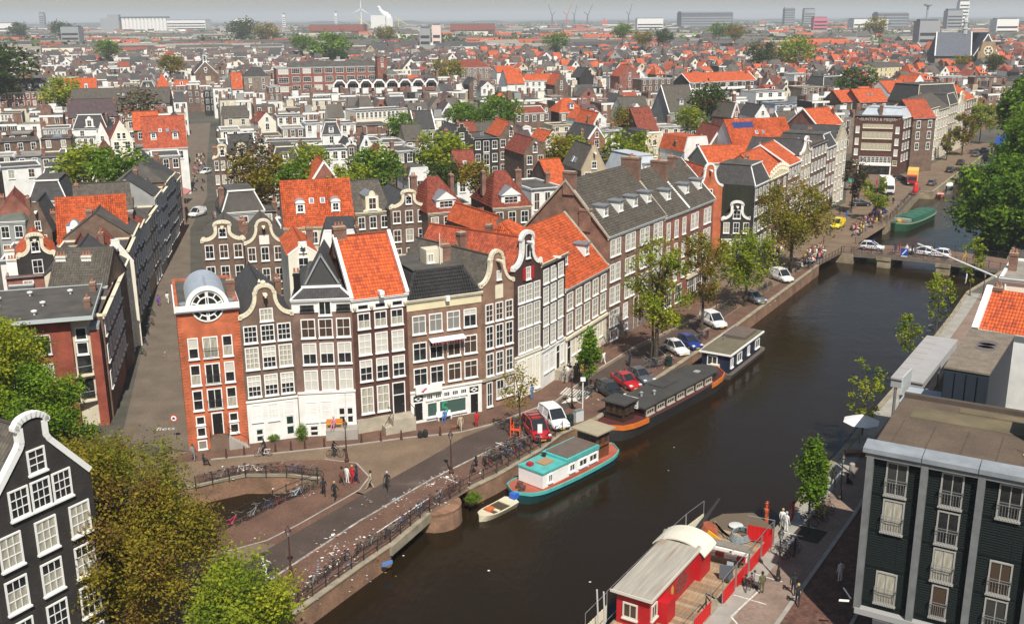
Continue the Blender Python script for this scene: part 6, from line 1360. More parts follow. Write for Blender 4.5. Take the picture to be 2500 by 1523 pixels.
def cap(x,y,wd):
 ua,ub=pix(x,y,9)[0],pix(x+EX[0]*wd,y+EX[1]*wd,9)[0];m=99.0
 for(u0,u1,vb,ym)in SEEN:
  if ym>y+1 and ub>u0 and ua<u1:m=min(m,at((ua+ub)/2,vb,y)[2])
 return m
def right_bias(x,y):return max(0.0,min(1.0,(x/max(y,1)+.22)/.5))
def pick(x,y):
 b=right_bias(x,y);r=rg.random()
 if r<.04+.22*b:roof=rg.choice(['org','org','rdo','rdt'])
 elif r<.34+.24*b:roof=rg.choice(['gtl','slt','gtl','slt','prp'])
 else:roof=rg.choice(['flt','grv','flt','grv','gfl'])
 wall=rg.choices(['brn','brk2','wht','crw','crm','gry','rbk','bry','bei','blk'],(18,14,22-6*b,12,10,8,7+4*b,9,6,3))[0]
 if roof in('flt','grv','gfl'):st='flat'
 else:st=rg.choices(['side','point','spout','neck','bell','mansard','hip'],(44,15,8,5,3,16,9))[0]
 return st,wall,roof
LANDMARK=[((-122,535),'the long brick school'),((-18,222),'the black stepped warehouse'),((55,228),'the solar panel roof'),((70,450),'the white balcony block'),((95,272),'the lettered warehouse'),((-145,532),'the bell turret gable'),
((-100,329),'the purple roof'),((150,577),'the pale yellow house'),((-88,245),'the big red street roof'),((-15,156),'the twin red hipped roofs'),((-205,424),'the black tiled terrace'),((-40,574),'the grand grey house'),
((-40,300),'the black dormer between white wings'),((20,190),'the beige spout gable'),((-55,149),'the broad orange roof'),((20,330),'the steep grey verge roof'),((118,312),'the slate corner mansard'),((-60,346),'the cream twelve window block')]
used={}
GABLE={'side':'','point':'pointed gable ','spout':'spout gable ','neck':'neck gable ','bell':'bell gable ','mansard':'mansard ','hip':'hipped ','flat':'','pyr':''}
NTH=['','nearer ','farther ','third ','fourth ','fifth ','sixth ','seventh ','eighth ']
NI=0;rest=[]
INDIV=[]
for c in CAND:
 x,y,wd,d,u_,v_=c
 if y<640 and cap(x,y,wd)<4.2:continue
 if NI<128 and-40<u_<2510 and v_<1000:INDIV.append(c);NI+=1
 else:rest.append(c)
for(x,y,wd,d,u_,v_)in INDIV:
 st,wl,rf=pick(x,y)
 if y<230:h=rg.uniform(7.0,9.0);st,rf=('flat',rg.choice(['flt','grv','flt']))if rg.random()<.7 else(st,rf)
 elif y<300:h=rg.uniform(8.5,11)
 else:h=rg.uniform(9,13.5)
 hc=cap(x,y,wd)
 if h+3>hc:st,h='flat',min(h,hc-.2);rf=rg.choice(['flt','grv','flt'])if rf not in('flt','grv','gfl')else rf
 rise={'side':rg.uniform(3,5),'point':rg.uniform(3,4.5),'spout':3.6,'neck':3,'bell':3,'mansard':2.8,'hip':3.2}.get(st,0)
 (lx,ly),ln=min(LANDMARK,key=lambda q:math.hypot(q[0][0]-x,(q[0][1]-y)*.6));lu=pix(lx,ly,12)[0]
 rel=('beyond' if y>ly+22 else('before' if y<ly-22 else 'beside'));side='left of' if u_<lu-40 else('right of' if u_>lu+40 else '')
 where=(side+' ' if side else '')+ln if rel=='beside' and side else rel+(' and '+side if side else '')+' '+ln
 base='%s %shouse with %s %s'%(WNAME[wl],GABLE[st],RNAME[rf],where)
 n=used.get(base,0);used[base]=n+1
 lab=base if not n else['','farther ','third ','fourth ','fifth '][min(n,4)]+base
 make_house((x,y),(x+EX[0]*wd,y+EX[1]*wd),h,d,st,rise,wl,rf,max(2,int(wd/2.1)),3 if h>9.6 else(2 if h>6.6 else 1),1 if st in('point','spout')else 0,rg.choice(['','white','white','cream']),' '.join(lab.split()[:16]),'houses in the old town','town_house',0)
keys=['brn','brk2','wht','crw','crm','gry','rbk','bry','bei','blk'];rkeys=['org','rdo','rdt','gtl','slt','prp','flt','grv','gfl']
far_mats=[WALL[k]for k in keys]+[mat('far_'+k,c,.85,.2,.3)for k,c in(('org',(.46,.10,.035)),('rdo',(.42,.085,.035)),('rdt',(.27,.065,.035)),('gtl',(.105,.09,.075)),('slt',(.065,.062,.062)),('prp',(.09,.062,.064)),('flt',(.10,.09,.08)),('grv',(.25,.225,.19)),('gfl',(.11,.12,.10)))]+[WHITE,PD,CHIM]
KI={k:i for i,k in enumerate(keys)};RI={k:10+i for i,k in enumerate(rkeys)}
def mass_house(mb,x,y,wd,d,h,st,wl,rf,win=True):
 def P(a,b,z):return(x+EX[0]*a+EY[0]*b,y+EX[1]*a+EY[1]*b,z)
 w_,r_=KI[wl],RI[rf]
 F=lambda pts,m:mb.add([P(*p)for p in pts],m)
 F([(0,0,0),(wd,0,0),(wd,0,h),(0,0,h)],w_);F([(0,d,0),(0,0,0),(0,0,h),(0,d,h)],w_);F([(wd,0,0),(wd,d,0),(wd,d,h),(wd,0,h)],w_);F([(wd,d,0),(0,d,0),(0,d,h),(wd,d,h)],w_)
 rs=rg.uniform(2.2,3.8)
 if st=='flat':
  F([(0,0,h),(wd,0,h),(wd,d,h),(0,d,h)],r_)
  if rg.random()<.55:F([(-.1,-.15,h-.5),(wd+.1,-.15,h-.5),(wd+.1,-.15,h+.1),(-.1,-.15,h+.1)],19);F([(-.1,-.15,h+.1),(wd+.1,-.15,h+.1),(wd+.1,.2,h+.1),(-.1,.2,h+.1)],19)
  if rg.random()<.3:
   a,b=wd*rg.uniform(.1,.5),d*rg.uniform(.2,.5);m_=rg.choice([w_,KI['wht'],KI['gry']])
   F([(a,b,h),(a+2.4,b,h),(a+2.4,b,h+2.2),(a,b,h+2.2)],m_);F([(a,b,h+2.2),(a+2.4,b,h+2.2),(a+2.4,b+2.5,h+2.2),(a,b+2.5,h+2.2)],r_);F([(a+2.4,b,h),(a+2.4,b+2.5,h),(a+2.4,b+2.5,h+2.2),(a+2.4,b,h+2.2)],m_);F([(a,b+2.5,h),(a,b,h),(a,b,h+2.2),(a,b+2.5,h+2.2)],m_)
 elif st in('side','mansard','hip'):
  i={'side':0,'mansard':.8,'hip':wd*.3}[st]
  F([(0,-.2,h),(wd,-.2,h),(wd-i,d/2,h+rs),(i,d/2,h+rs)],r_);F([(wd,d,h),(0,d,h),(i,d/2,h+rs),(wd-i,d/2,h+rs)],r_)
  sm_=w_ if st=='side' else r_
  F([(0,d,h),(0,0,h),(i,d/2,h+rs)],sm_);F([(wd,0,h),(wd,d,h),(wd-i,d/2,h+rs)],sm_)
  if rg.random()<.35:
   a=wd*.5;F([(a-.7,.5,h+.2),(a+.7,.5,h+.2),(a+.7,.5,h+1.7),(a-.7,.5,h+1.7)],19);F([(a-.8,.4,h+1.7),(a+.8,.4,h+1.7),(a+.8,2.5,h+1.8),(a-.8,2.5,h+1.8)],r_);F([(a-.35,.47,h+.4),(a+.35,.47,h+.4),(a+.35,.47,h+1.4),(a-.35,.47,h+1.4)],20)
  if rg.random()<.4:F([(0,-.25,h-.4),(wd,-.25,h-.4),(wd,-.25,h),(0,-.25,h)],19)
 else:
  F([(0,0,h),(wd,0,h),(wd/2,0,h+rs)],w_);F([(wd,d,h),(0,d,h),(wd/2,d,h+rs)],w_);F([(0,d,h),(0,0,h),(wd/2,0,h+rs),(wd/2,d,h+rs)],r_);F([(wd,0,h),(wd,d,h),(wd/2,d,h+rs),(wd/2,0,h+rs)],r_)
  F([(wd/2-.5,-.04,h+.3),(wd/2+.5,-.04,h+.3),(wd/2+.5,-.04,h+1.6),(wd/2-.5,-.04,h+1.6)],20)
 if rg.random()<.6:
  a,b=wd*rg.choice([.08,.9]),d*rg.uniform(.3,.7);z0,z1=h-.5,h+rg.uniform(1.3,3.2)+(rs*.6 if st=='side' else 0);s=.5
  F([(a-s,b-s,z0),(a+s,b-s,z0),(a+s,b-s,z1),(a-s,b-s,z1)],21);F([(a+s,b-s,z0),(a+s,b+s,z0),(a+s,b+s,z1),(a+s,b-s,z1)],21);F([(a-s,b+s,z0),(a-s,b-s,z0),(a-s,b-s,z1),(a-s,b+s,z1)],21);F([(a-s,b-s,z1),(a+s,b-s,z1),(a+s,b+s,z1),(a-s,b+s,z1)],19 if rg.random()<.3 else 21)
 if win:
  n=max(2,int(wd/2.3))
  for r in range(3 if y<520 and h>9.4 else 2 if h>6.4 else 1):
   for c in range(n):
    a,z=wd*(c+.5)/n,h-2.3-r*2.9;F([(a-.62,-.05,z-.1),(a+.62,-.05,z-.1),(a+.62,-.05,z+1.8),(a-.62,-.05,z+1.8)],19)
    for q in(-1,1):F([(a+(.05 if q>0 else-.5),-.09,z),(a+(.5 if q>0 else-.05),-.09,z),(a+(.5 if q>0 else-.05),-.09,z+1.65),(a+(.05 if q>0 else-.5),-.09,z+1.65)],20 if rg.random()<.75 else KI['crm'])
mb=MB()
for(x,y,wd,d,u_,v_)in rest:
 st,wl,rf=pick(x,y);h=rg.uniform(9,13);hc=cap(x,y,wd)if y<640 else 99
 if h+3>hc:st,h,rf='flat',min(h,hc-.2),rg.choice(['flt','grv','flt'])
 mass_house(mb,x,y,wd,d,h,st,wl,rf if rf not in('org','rdo')or right_bias(x,y)>.35 or rg.random()<.45 else rg.choice(['flt','grv','gtl']),y<720)
tag(mb.build('distant_houses',far_mats),'mass of distant brown, white and orange roofs filling the old town','houses',None,'stuff')
mb=MB()
for k in range(2600):
 y=1000+3200*rg.random()**1.5;x=rg.uniform(-.54,.54)*y
 if 1350<y<1700 and-.3<x/y<.0 and rg.random()<.8:continue
 L=rg.uniform(14,60);st=rg.choice(['flat','side','side']);b=right_bias(x,y)
 rf=rg.choices(rkeys,(1.5+9*b,2+6*b,7,14,14,8,24,24,10))[0]
 mass_house(mb,x,y,L,rg.uniform(9,16),rg.uniform(8,15),st,rg.choices(keys,(18,14,18,10,9,10,10,9,6,2))[0],rf,False)
tag(mb.build('distant_blocks',far_mats),'far city blocks fading into haze towards the horizon','houses',None,'stuff')
# ----- things on the horizon
def hthing(name,label,cat,u,vb,y,group=None):
 d=ray(u,761);x=d.x/d.y*y;return tag(empty(name,x,y),label,cat,group)
def zat(v,u,y):return at(u,v,y)[2]
HW=mat('hazy_white',(.78,.76,.72),.7);HG=mat('hazy_grey',(.30,.31,.32),.7);HD=mat('hazy_dark',(.10,.11,.13),.7);HR=mat('harbour_red',(.55,.10,.06),.6);HP=mat('pale_pink_render',(.70,.55,.50),.8)
Y=2600.;s=hthing('silo_works','pale concrete silo works with dark conveyor roofs on the left skyline','silo',400,60,Y)
mb=MB()
for k in range(12):mb.lathe([(4.6,0),(4.6,zat(46,400,Y)),(4.4,zat(46,400,Y)+.4)],10,(-8+k*9.0-20,0,0))
mb.build('silo',HW,s);mb=MB();mb.box(-62,-36,-8,8,0,zat(36,370,Y));mb.box(-80,-62,-8,8,0,zat(45,350,Y));mb.build('tower',HG,s);mb=MB();mb.box(-40,82,-4,4,zat(46,400,Y)+1,zat(41,400,Y));mb.build('conveyor',HD,s)
Y=3200.;s=hthing('wind_turbine','white three bladed wind turbine on the skyline beside a steam plume','wind turbine',913,50,Y);zh=zat(22,913,Y);mb=MB();mb.tube((0,0,0),(0,0,zh),2.6,1.5,8);mb.box(-1.6,1.6,-4,3,zh-1.5,zh+1.8);mb.build('tower',HW,s)
for a in(88,208,328):
 t=math.radians(a);mb=MB();mb.prism([(math.cos(t)*2-math.sin(t)*1.6,zh+math.sin(t)*2+math.cos(t)*1.6),(math.cos(t)*33,zh+math.sin(t)*33),(math.cos(t)*2+math.sin(t)*1.6,zh+math.sin(t)*2-math.cos(t)*1.6)],-5.2,-4.4,'y');mb.build('blade',HW,s)
s=hthing('power_plant','white plant buildings with yellow cranes below a drifting steam plume','plant',960,55,3000.);mb=MB();mb.box(-30,10,-10,10,0,zat(38,960,3000));mb.box(12,30,-10,10,0,zat(44,960,3000));mb.build('wall',HW,s)
for x in(-60,45):
 mb=MB();mb.tube((x,0,0),(x,0,34),1.6);mb.tube((x,0,34),(x+26,0,20),1.2);mb.tube((x,0,34),(x-12,0,42),1.2);mb.build('crane',mat('crane_yellow',(.62,.48,.16),.6),s)
rp=random.Random(4);mb=MB()
for k in range(26):
 t=k/25;c=at(952-28*t,44-24*t+rp.uniform(-3,3),3010.);r0=rp.uniform(4.5,8)*(1-.35*t)
 n=len(mb.v);mb.lathe([(r0*.3,-r0*.8),(r0*.8,-r0*.4),(r0,0),(r0*.75,r0*.5),(r0*.25,r0*.8)],8,c)
tag(mb.build('steam_plume',mat('steam_white',(.86,.86,.86),1.0),smooth=True),kind='stuff')
for nm,lb,cat,u,v,y,wpx,m in[('tower_block','grey brown tower block alone on the left skyline','tower',191,33,3400,15,HG),('tower_block','pale tower block with white upper floors on the right skyline','tower',2272,5,2100,28,HW),('tower_block','dark grey tower base beside the pale tower on the right','tower',2252,27,2060,44,HG),
('tower_block','dark slab at the extreme right of the skyline','tower',2494,24,1900,14,HD),('tower_block','small white tower beyond the red roof rows','tower',856,32,3300,7,HW),('tower_block','white and grey twin block on the skyline left of the masts','tower',738,36,3500,9,HW),('office_block','pale office building with two light chimneys on the skyline','office',1880,22,2900,30,HD),
('office_block','light grey slab office beside the two chimneys','office',1925,24,2950,32,HG),('office_block','long dark shed building on the right skyline','shed',1690,32,2700,150,HD),('office_block','low dark long hall on the right skyline','shed',2110,34,2400,90,HD),('office_block','long white hall before the harbour cranes','shed',1565,46,2300,76,HW),('office_block','white roofed long hall right of centre','shed',2060,48,2000,100,HW),
('office_block','pink hoarding building below the skyline','shed',1950,44,1900,40,mat('pink_hall',(.60,.14,.2),.6)),('office_block','white stacked building near the great church','office',2370,48,1500,64,HW),('office_block','grey office slab with glazed front on the left','office',255,66,1400,52,HG),('office_block','pinkish white apartment block with grey balconies in midfield','apartment block',1083,62,1050,26,HP),('office_block','grey balcony part of the pinkish apartment block','apartment block',1057,70,1055,32,HG),
('office_block','long red tiled housing row behind the tree belt','housing row',1165,60,2000,130,far_mats[12]),('office_block','long red housing row left of the turbine','housing row',860,62,2000,160,far_mats[12]),('office_block','scaffolded grey building near the great church','office',2195,52,1000,60,HG),('office_block','white long low hall left of the silos','shed',95,57,2200,90,HW),('office_block','white storage hall behind the tree belt','shed',520,50,2700,120,HW),('office_block','white factory hall in the middle distance','shed',645,46,2900,50,HW)]:
 s=hthing(nm,lb,cat,u,0,y,'buildings on the skyline');ww=wpx*.8*y/CAMF;z=zat(v,u,y);mb=MB();mb.box(-ww/2,ww/2,-ww*.25-3,ww*.25+3,0,z);mb.build('wall',m,s)
 mb=MB();mb.box(-ww/2+.8,ww/2-.8,-ww*.2,ww*.2,z+.01,z+1.4+(2 if z>40 else 0));mb.build('roof',HD if m is not HD else HG,s)
 if z>20:
  for k in range(max(2,int(z/7))):
   mb=MB();mb.box(-ww/2+1,ww/2-1,-ww*.25-3.3,-ww*.25-3.01,4+k*7*(z-6)/max(7,z),6.4+k*7*(z-6)/max(7,z));mb.build('window_band',PD2 if m is not HD else HG,s)
for i,(u,v,y,lean)in enumerate([(1345,10,3600,-6),(1378,9,3650,8),(1425,10,3700,8),(1395,12,3800,4),(1518,10,3700,5),(2193,12,2600,0)]):
 s=hthing('harbour_crane',['tall harbour crane leaning left, first of the crane group','reddish harbour crane with raised jib','slim harbour crane with jib to the right','small harbour crane between the taller ones','lone slim crane right of the red ship','mushroom shaped tower mast on the right skyline'][i],'crane',u,0,y,'cranes on the harbour skyline')
 z=zat(v,u,y);mb=MB()
 if i<5:mb.tube((-3,0,0),(0,0,z*.55),1.6);mb.tube((3,0,0),(0,0,z*.55),1.6);mb.build('mast',HD if i!=1 else HR,s);mb=MB();mb.tube((0,0,z*.5),(lean*2.2,0,z),1.5,.8);mb.tube((0,0,z*.55),(-lean*1.6,0,z*.68),1.2);mb.build('jib',HD if i!=1 else HR,s)
 else:mb.tube((0,0,0),(0,0,z),2.2);mb.build('mast',HG,s);mb=MB();mb.lathe([(2,z-6),(10,z-2),(10,z+1),(2,z+2)],12);mb.build('cap',HG,s)
s=hthing('ship','orange red ship with white bridge lying far off in the harbour','ship',1472,0,3300);mb=MB();mb.prism([(-38,2),(40,2),(46,12),(-42,12)],-7,7,'y');mb.build('hull',HR,s);mb=MB();mb.box(-20,-2,-5,5,12.01,27);mb.box(-14,-10,-2,2,27.01,34);mb.build('bridge_house',HR,s);mb=MB();mb.box(-18,30,-5.5,-5.01,13,16);mb.build('deck_house',HW,s)
for i,(u,wpx)in enumerate([(70,46),(118,40),(480,22),(507,24),(535,22),(30,26)]):
 s=hthing('storage_tank',['low white round storage tank at the left edge of the skyline','wide white storage tank beside the first','white tank right of the silo works','middle white tank right of the silo works','last white tank right of the silo works','small white tank at the left border'][i],'tank',u,0,2500,'storage tanks on the skyline');r0=wpx*2500/CAMF/2;mb=MB();mb.lathe([(r0,0),(r0,13),(r0*.3,16)],18);mb.build('tank_shell',HW,s)
 # ----- trees
LEAF={'olive':[leaf_mat('leaf_olive',(0.320,0.262,0.032)),leaf_mat('leaf_olive_green',(0.218,0.232,0.029)),leaf_mat('leaf_russet',(0.256,0.159,0.042))],
'spring':[leaf_mat('leaf_spring',(0.294,0.354,0.032)),leaf_mat('leaf_lime',(0.384,0.403,0.037)),leaf_mat('leaf_spring_deep',(0.166,0.244,0.029))],
'green':[leaf_mat('leaf_green',(0.154,0.262,0.027)),leaf_mat('leaf_bright',(0.230,0.354,0.032)),leaf_mat('leaf_mid',(0.096,0.183,0.023))],
'dark':[leaf_mat('leaf_dark',(0.077,0.122,0.025)),leaf_mat('leaf_dark_olive',(0.128,0.146,0.032)),leaf_mat('leaf_deep',(0.064,0.098,0.025))],
'brown':[leaf_mat('twig_brown',(.10,.075,.045),.1),leaf_mat('twig_olive',(.10,.095,.04),.1),leaf_mat('twig_dark',(.06,.045,.03),.1)]}
BARK=mat('tree_bark',(.075,.06,.043),.95,.25,3.0,fine=.2)
def leaves(cl,n,s,seed,spread,mats):
 """Leaf sprays: small bent quads scattered round cluster centres."""
 g=np.random.default_rng(seed);cl=np.array(cl);k=g.integers(0,len(cl),n)
 c=cl[k,:3]+g.normal(0,1,(n,3))*cl[k,3:4]*spread
 a=g.normal(0,1,(n,3));a[:,2]*=.6;a/=np.linalg.norm(a,axis=1)[:,None];b=np.cross(a,g.normal(0,1,(n,3)));b/=np.linalg.norm(b,axis=1)[:,None]+1e-6
 sz=s*g.uniform(.55,1.35,(n,1));V=np.empty((n,4,3));V[:,0]=c-a*sz;V[:,1]=c+b*sz*.55;V[:,2]=c+a*sz;V[:,3]=c-b*sz*.55
 F=np.arange(n*4).reshape(n,4);cm=g.integers(0,100,len(cl));mi=np.where(cm[k]<55,0,np.where(cm[k]<80,1,2));j=g.random(n)<.2;mi=np.where(j,g.integers(0,3,n),mi)
 return np_mesh('crown',V.reshape(-1,3),F,mats,mi)
def make_tree(x,y,H,r,rz,zc,label,tint='green',n=2500,s=.28,seed=1,trunk=.25,ncl=40,spread=.45,cr=.32,group='trees',fork=1,lean=0.0,z0=0.0,hollow=.35,crown=None,name='tree',flat=1.0):
 t=tag(empty(name,x,y,z0),label,'tree',group);g=random.Random(seed)
 mb=MB();pts=[];cl=[]
 for i in range(ncl):
  while True:
   p=Vector((g.uniform(-1,1),g.uniform(-1,1),g.uniform(-1,1)))
   if hollow<p.length<1:break
  q=Vector((p.x*r+lean*0,p.y*r*flat,zc+p.z*rz));cl.append((q.x,q.y,q.z,r*cr*g.uniform(.6,1.3)))
 split=min(zc-rz*.55,H*.5)if fork else zc
 stems=[(Vector((0,0,-.2)),Vector((lean*.3,0,max(.8,split))),trunk,trunk*.72)]
 tops=[]
 for i in range(fork+1 if fork else 1):
  a=2*math.pi*i/(fork+1)+g.uniform(0,1);e=Vector((math.cos(a)*r*.28,math.sin(a)*r*.28,zc+rz*.55));stems.append((stems[0][1],e,trunk*.6,trunk*.2));tops.append((stems[0][1],e))
 for p,q,a,b in stems:
  m1=(p+q)/2+Vector((g.uniform(-.12,.12),g.uniform(-.12,.12),0));mb.tube(p,m1,a,(a+b)/2,7,cap=False);mb.tube(m1,q,(a+b)/2,b,7)
 for c in cl[:min(ncl,46)]:
  p,e=g.choice(tops);f=min(.95,max(.0,(c[2]-p.z-rz*.25)/max(.1,(e.z-p.z))));o=p+(e-p)*f;q=Vector(c[:3]);m1=(o+q)/2+Vector((0,0,.12*r*.2));mb.tube(o,m1,trunk*.24,trunk*.14,5,cap=False);mb.tube(m1,q,trunk*.14,trunk*.04,4,cap=False)
  for j in range(2):w=q+Vector((g.uniform(-1,1),g.uniform(-1,1),g.uniform(-.2,1)))*c[3];mb.tube(q,w,trunk*.05,trunk*.015,3,cap=False)
 mb.build('trunk',BARK,t)
 me=crown or leaves(cl,n,s,seed,spread,LEAF[tint]);put('crown',me,t)
 return t
TG='trees in the courtyards'
make_tree(*(-27.0,62.5),13.2,7.0,5.9,7.3,'big olive green spring tree in the bottom corner, black gable house behind','olive',84000,.118,11,.34,130,.5,.19,'large trees by the near bridge',3,hollow=.15,z0=-0.2)
make_tree(-17.0,58.2,8.0,3.9,2.6,4.6,'low yellow green tree spilling over the railing at the bottom edge','spring',17000,.135,12,.16,50,.5,.28,'large trees by the near bridge',2,hollow=.1)
make_tree(-33.5,60.0,8.0,5.6,3.4,4.2,'dense dark green undergrowth tree beneath the big olive tree','green',18000,.17,14,.2,60,.5,.28,'large trees by the near bridge',2,hollow=.1)
make_tree(-46.2,85.5,17.5,6.2,6.4,10.2,'big bright green tree at the left edge before the modern block','spring',46000,.155,13,.32,110,.5,.2,'large trees by the near bridge',3,hollow=.12)
make_tree(-40.5,83.8,12.5,4.2,4.6,7.2,'lower green tree right of the big bright one by the canal mouth','green',19000,.15,15,.22,60,.5,.27,'large trees by the near bridge',2,hollow=.12)
make_tree(92.0,188.0,17,11.0,7.2,7.4,'huge green tree spreading over the water right of the distant bridge','green',26000,.42,16,.5,110,.45,.2,'large trees on the right bank',3,hollow=.2)
make_tree(104.5,205.0,24,8.5,7.5,13.5,'tall bright green tree at the right picture edge','green',20000,.42,17,.5,90,.45,.22,'large trees on the right bank',3,hollow=.2)
make_tree(131.0,262.0,27,9.5,10.0,17.0,'very tall green tree upper right beside the cream canal fronts','green',20000,.5,18,.5,90,.45,.22,'large trees on the right bank',3,hollow=.2)
make_tree(150.0,300.0,25,10,9,15.0,'dark green tall tree behind the upper right one','dark',15000,.55,19,.5,80,.45,.22,'large trees on the right bank',3,hollow=.2)
make_tree(118.0,232.0,18,9,6.5,8.5,'round green tree low on the far right bank','green',16000,.45,20,.45,80,.45,.22,'large trees on the right bank',3,hollow=.2)
QT='young trees along the quay'
def qt(u,v,*a,**k):return make_tree(*G(u,v),*a,**k)
qt(1601,884,15.5,3.9,5.6,9.4,'tall sparse spring tree with forked trunk beside the parked white car','spring',5200,.18,31,.30,46,.5,.26,QT,2,hollow=.2)
qt(1590,880,13,2.4,4.6,8.4,'second thin stem growing against the tall sparse spring tree','olive',1800,.17,41,.17,24,.5,.28,QT,1)
qt(1712,818,15.0,2.9,5.4,9.6,'slender yellow green tree behind the white van on the quay','olive',3600,.19,32,.20,36,.5,.28,QT,1,hollow=.15)
qt(1818,748,11.5,4.2,3.9,7.0,'round topped spring tree by the silver grey car','spring',5600,.2,33,.22,56,.5,.26,QT,2,hollow=.15)
qt(1928,664,15.0,6.0,5.4,9.2,'broad olive tree above the cafe terrace near the distant bridge','olive',9500,.22,34,.32,80,.5,.24,QT,3,hollow=.15)
qt(1268,1066,7.4,1.9,2.2,5.2,'bare young tree wrapped with orange tape beside the red van','olive',700,.14,35,.11,22,.5,.3,QT,1)
qt(1437,950,7.0,1.15,2.6,4.4,'narrow bright green young tree on the quay','green',3600,.17,36,.09,26,.5,.5,QT,0,hollow=.0)
qt(2078,520,11,3.0,3.6,7.0,'bare brownish tree in the far square','brown',2200,.26,37,.18,30,.5,.28,QT,2)
qt(2134,540,9.5,2.5,3.4,5.6,'light green young tree before the white truck','spring',2400,.24,38,.15,28,.5,.28,QT,1)
qt(2348,380,13,3.4,4.4,8.0,'olive young tree in front of the cream canal fronts','olive',3000,.32,39,.2,30,.5,.28,QT,2)
qt(2390,352,14,4.4,4.6,8.6,'pale spring tree farther along the cream canal fronts','spring',4200,.34,40,.2,34,.5,.28,QT,2)
qt(2310,392,9,2.0,3.0,5.4,'small green tree beside the pink awning','olive',1300,.3,46,.14,20,.5,.28,QT,1)
RT='young trees on the right quay'
qt(1973,1302,8.2,.95,2.9,5.2,'narrow green columnar tree standing in the square tree pit','green',5200,.15,42,.09,34,.5,.55,RT,0,hollow=.0)
qt(2105,1062,8.4,1.5,3.3,5.0,'thin sparse young tree behind the white parasol','spring',900,.15,43,.07,22,.5,.3,RT,1)
qt(2215,918,8.0,1.5,2.9,4.9,'sparse young tree leaning over the water by the pale canopy','spring',1100,.16,44,.07,22,.5,.3,RT,1)
qt(2285,812,8.8,1.8,3.2,5.2,'sparse young tree beyond the pale canopy','spring',1100,.18,45,.08,22,.5,.3,RT,1)
qt(2368,722,9.0,1.7,3.2,5.4,'thin young tree close to the distant bridge on the right','spring',900,.2,47,.08,20,.5,.3,RT,1)
PROTO={k:[leaves([(p[0],p[1],p[2],.34*random.Random(sd*100+i).uniform(.7,1.3))for i,p in enumerate([q for q in[(random.Random(sd*50+j).uniform(-1,1),random.Random(sd*60+j).uniform(-1,1),random.Random(sd*70+j).uniform(-1,1))for j in range(150)]if .2<math.sqrt(q[0]**2+q[1]**2+q[2]**2)<.85][:40])],700 if k=='brown' else 2100,.078,sd,.5,LEAF[k])for sd in(1,2)]for k in LEAF}
CT=[(200,405,185,5.0,'spring','left garden tree of the pair behind the broad orange roof'),(290,412,183,5.2,'green','right garden tree of the pair behind the broad orange roof'),(5,165,430,13,'dark','dark green tree mass at the left border'),(153,228,395,8.5,'spring','light green tree in front of the orange end house'),
(342,264,330,8,'brown','bare brown tree beside the long grey roofs'),(632,430,187,5.6,'olive','olive bare branched tree hiding the third neck gable'),(610,380,188,4.4,'brown','thin bare tree against the twin neck gables'),(728,440,186,4.6,'green','deep green tree left of the narrow red gable'),(760,395,192,4.2,'spring','light green tree behind the narrow red gable'),(855,440,182,4.0,'spring','yellow green low tree right of the red gable'),
(920,412,198,5.4,'green','bright green round tree below the brown bell gable'),(1075,372,212,5.6,'spring','light green tree left of the black stepped warehouse'),(1090,428,188,3.4,'dark','dark green tree on the white house by the skylight'),(977,306,288,4.6,'green','green tree beside the long cream flat block'),(1125,279,305,4.6,'green','left of three green roof side trees'),(1168,281,305,4.2,'green','middle of three green roof side trees'),
(1226,271,308,6,'green','right and largest of three green roof side trees'),(1362,372,225,5.2,'olive','olive tree right of the brown spout gable'),(1400,368,228,4.2,'spring','pale tree beside the beige gable'),(1532,368,210,5.4,'spring','lime green tree in the yard by the slate gambrel gable'),(1728,246,325,6.5,'dark','dark round tree above the grey dormer roof'),(2095,207,415,9,'dark','dark round tree right of the ivy house'),
(1527,292,280,4.0,'olive','left planted roof garden bush'),(1560,295,280,3.6,'dark','right planted roof garden bush'),(1688,290,285,4.5,'spring','flat green shrubbery on a roof'),(1092,178,540,9,'olive','olive tree beside the grand grey house'),(1357,102,860,17,'green','broad green tree in the middle distance'),(1620,88,900,15,'dark','tall dark tree in the distance'),(1520,76,980,16,'green','long green tree group in the distance'),(1570,92,880,14,'olive','olive tree group left of the tall dark tree'),
(737,104,860,15,'green','green distant tree left of the pair'),(808,114,800,17,'green','larger green distant tree right of the pair'),(263,119,780,10,'green','lone green tree on the left distance'),(1860,132,640,10,'dark','dark tree between far orange roofs'),(1940,128,640,12,'spring','spring tree row among far orange roofs'),(1756,72,1050,16,'green','distant green tree right of centre'),(1795,78,1000,17,'olive','distant bare olive tree'),(2140,62,1150,22,'olive','distant tall olive tree left of the scaffolded building'),
(420,158,560,7,'olive','olive bush among white terraces'),(940,80,1100,17,'olive','olive distant tree below the turbine'),(590,72,1300,30,'dark','big dark tree belt clump left of centre'),(650,78,1250,26,'olive','brownish tree belt clump'),(2428,152,520,5,'dark','dark tree before the great church'),(2350,150,560,4.5,'olive','olive tree at the church front'),(150,72,1500,26,'dark','dark tree belt at the left'),(45,72,1500,24,'dark','dark tree belt at the far left'),
(1160,430,186,3.6,'olive','olive tree before the tall brown spout gable'),(1460,420,200,2.6,'brown','bare twiggy tree beside the beige gable'),(610,690,121,1.4,'olive','small yellow green shrub on the roof edge')]
